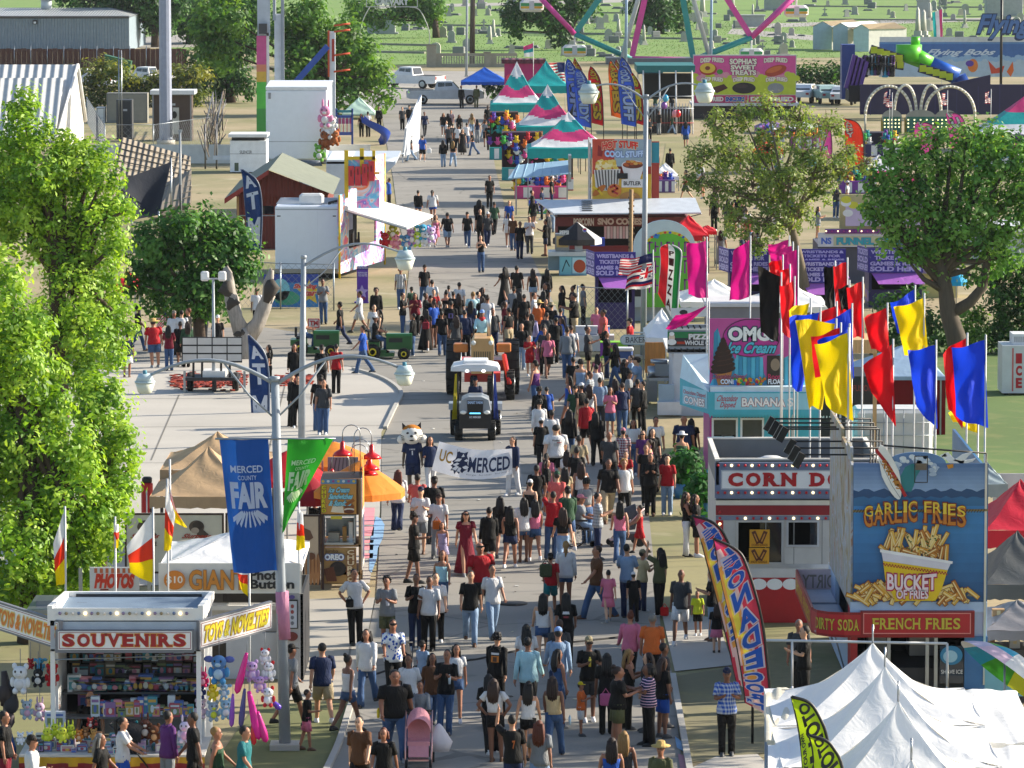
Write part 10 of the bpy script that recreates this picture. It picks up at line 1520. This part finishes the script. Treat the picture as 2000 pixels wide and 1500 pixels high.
for lab,x,y,yo,m,r,h in(('yellow cup held by the broad person in the black polo',739,1402,0,M('d9c01c'),.035,.2),('water bottle held at the side of the one in beige top',1113,1416,0,M('a8c4d4',.15),.03,.2),('yellow drink bottle held by the one in the backwards cap',1152,1302,-.3,M('d9c43a'),.03,.2),('white and blue cup held by the one with the tied sweater',757,1183,-.3,M('d0d4e0'),.045,.14),('clear bottle held by the one in black behind the stroller',878,1336,-.3,M('b8c8d0',.1),.03,.2)):
 b=min(PT_.values(),key=lambda o:abs(o.location.x-P(x,y,o.location.y).x)+abs(P(x,y,o.location.y).z-.95)*.3 if 0<P(x,y,o.location.y).z<1.7 else 99);p=P(x,y,b.location.y+yo);mb=MB(m);mb.cyl((0,0,0),r*.8,h*.8,10,None,r);mb.cyl((0,0,h*.8),r*.5,h*.2,8);one('drink_bottle' if 'bottle' in lab else 'cup',lab,'bottle' if 'bottle' in lab else 'cup',mb,p)
for lab,x,y,c,s in(('bright red bag held by the one in white shorts',1298,1194,'d01c1c',.2),('pink handbag across the one in olive shorts',1183,1366,'c0608a',.24),('clear white carrier bag held by the one in blue far up the street',838,295,'d4d6d8',.3),('orange plush bag held by the one in the white t-shirt',853,1025,'b05a1c',.22),('olive green backpack worn by the child in teal shorts',1066,1110,'3a4228',.3),('black crossbody pouch worn over a white t-shirt',683,1178,'141416',.18),('red backpack worn in the dense crowd',832,634,'8a2030',.26)):
 b=min(PT_.values(),key=lambda o:(o.location-P(x,y,o.location.y)).xy.length+abs(P(x,y,o.location.y).z-1.0)*.3 if 0<P(x,y,o.location.y).z<1.6 else 99);p=P(x,y,b.location.y+(.16 if 'back' in lab and 'black' not in lab else-.2));p.y=b.location.y-.22;mb=MB(M(c,.7,'cloth'));mb.bbox((0,0,0),(s,s*.5,s*1.05),None,s*.15);mb.tube([(-s*.3,0,s*.5),(0,0,s*.95),(s*.3,0,s*.5)],.012,5);one('bag',lab,'bag',mb,p)
mb=MB(M('17171a',.8));pts=[G(1290,1236),G(1180,1250),G(1060,1262),G(930,1290),G(760,1310),G(700,1330)];mb.tube([p+V((0,0,.02))for p in pts],.03,6);one('cable','black cable lying across the street near the concrete path','cable',mb)
for i,(x,y)in enumerate(((1000,1180),(880,920))):q_=G(x,y);mb=MB(M('3a3835',.6,'metal'));mb.cyl((0,0,0),.38,.02,24);mb.cyl((0,0,.02),.30,.006,20,M('4a4844',.7));one('manhole_cover',['iron manhole cover mid road behind the group of walkers','iron manhole cover near the white banner'][i],'manhole cover',mb,q_+V((0,0,.012)))
rc=random.Random(12)
for x0,x1,y0,y1,n in((800,1000,556,640,16),(985,1110,540,640,14),(1010,1240,640,780,11),(1040,1340,800,960,5),(1335,1690,290,470,26),(1255,1350,176,240,8),(858,960,205,262,8),(1010,1130,300,420,6)):
 for i in range(n):
  x,y=rc.uniform(x0,x1),rc.uniform(y0,y1)
  if min(abs(x-p[1])+abs(y-p[2])*.8 for p in PEOPLE)<9:continue
  person(x,y,rc.choice([158,164,170,176,182,140]),rc.choice('aaaatrlez'),rc.choice(['st','st','wa','wb','ph']),rc.choice(['tee','tee','long','tank','hood','crop'])+'.'+rc.choice('kkkkwwdngrmpbeucl'),rc.choice(['pan','pan','sho','min'])+'.'+rc.choice('kkjjnldgh'),rc.choice(['sh.k','sh.k','lo.k','lo.i','lo.d','po.d','ca.k','cu.k','bu.d','ca.w']))
label_people()
hz=MB();hz.box(-420,-20,-1.2,420,1900,40);ho=tag(ob('haze',hz),kind='stuff');hm=bpy.data.materials.new('haze');hm.use_nodes=True;hn=hm.node_tree;hn.nodes.remove(hn.nodes['Principled BSDF']);pv_=hn.nodes.new('ShaderNodeVolumePrincipled');pv_.inputs['Color'].default_value=(.80,.86,.94,1);pv_.inputs['Density'].default_value=.00005;pv_.inputs['Anisotropy'].default_value=.2;hn.links.new(pv_.outputs[0],hn.nodes['Material Output'].inputs['Volume']);ho.data.materials.clear();ho.data.materials.append(hm)
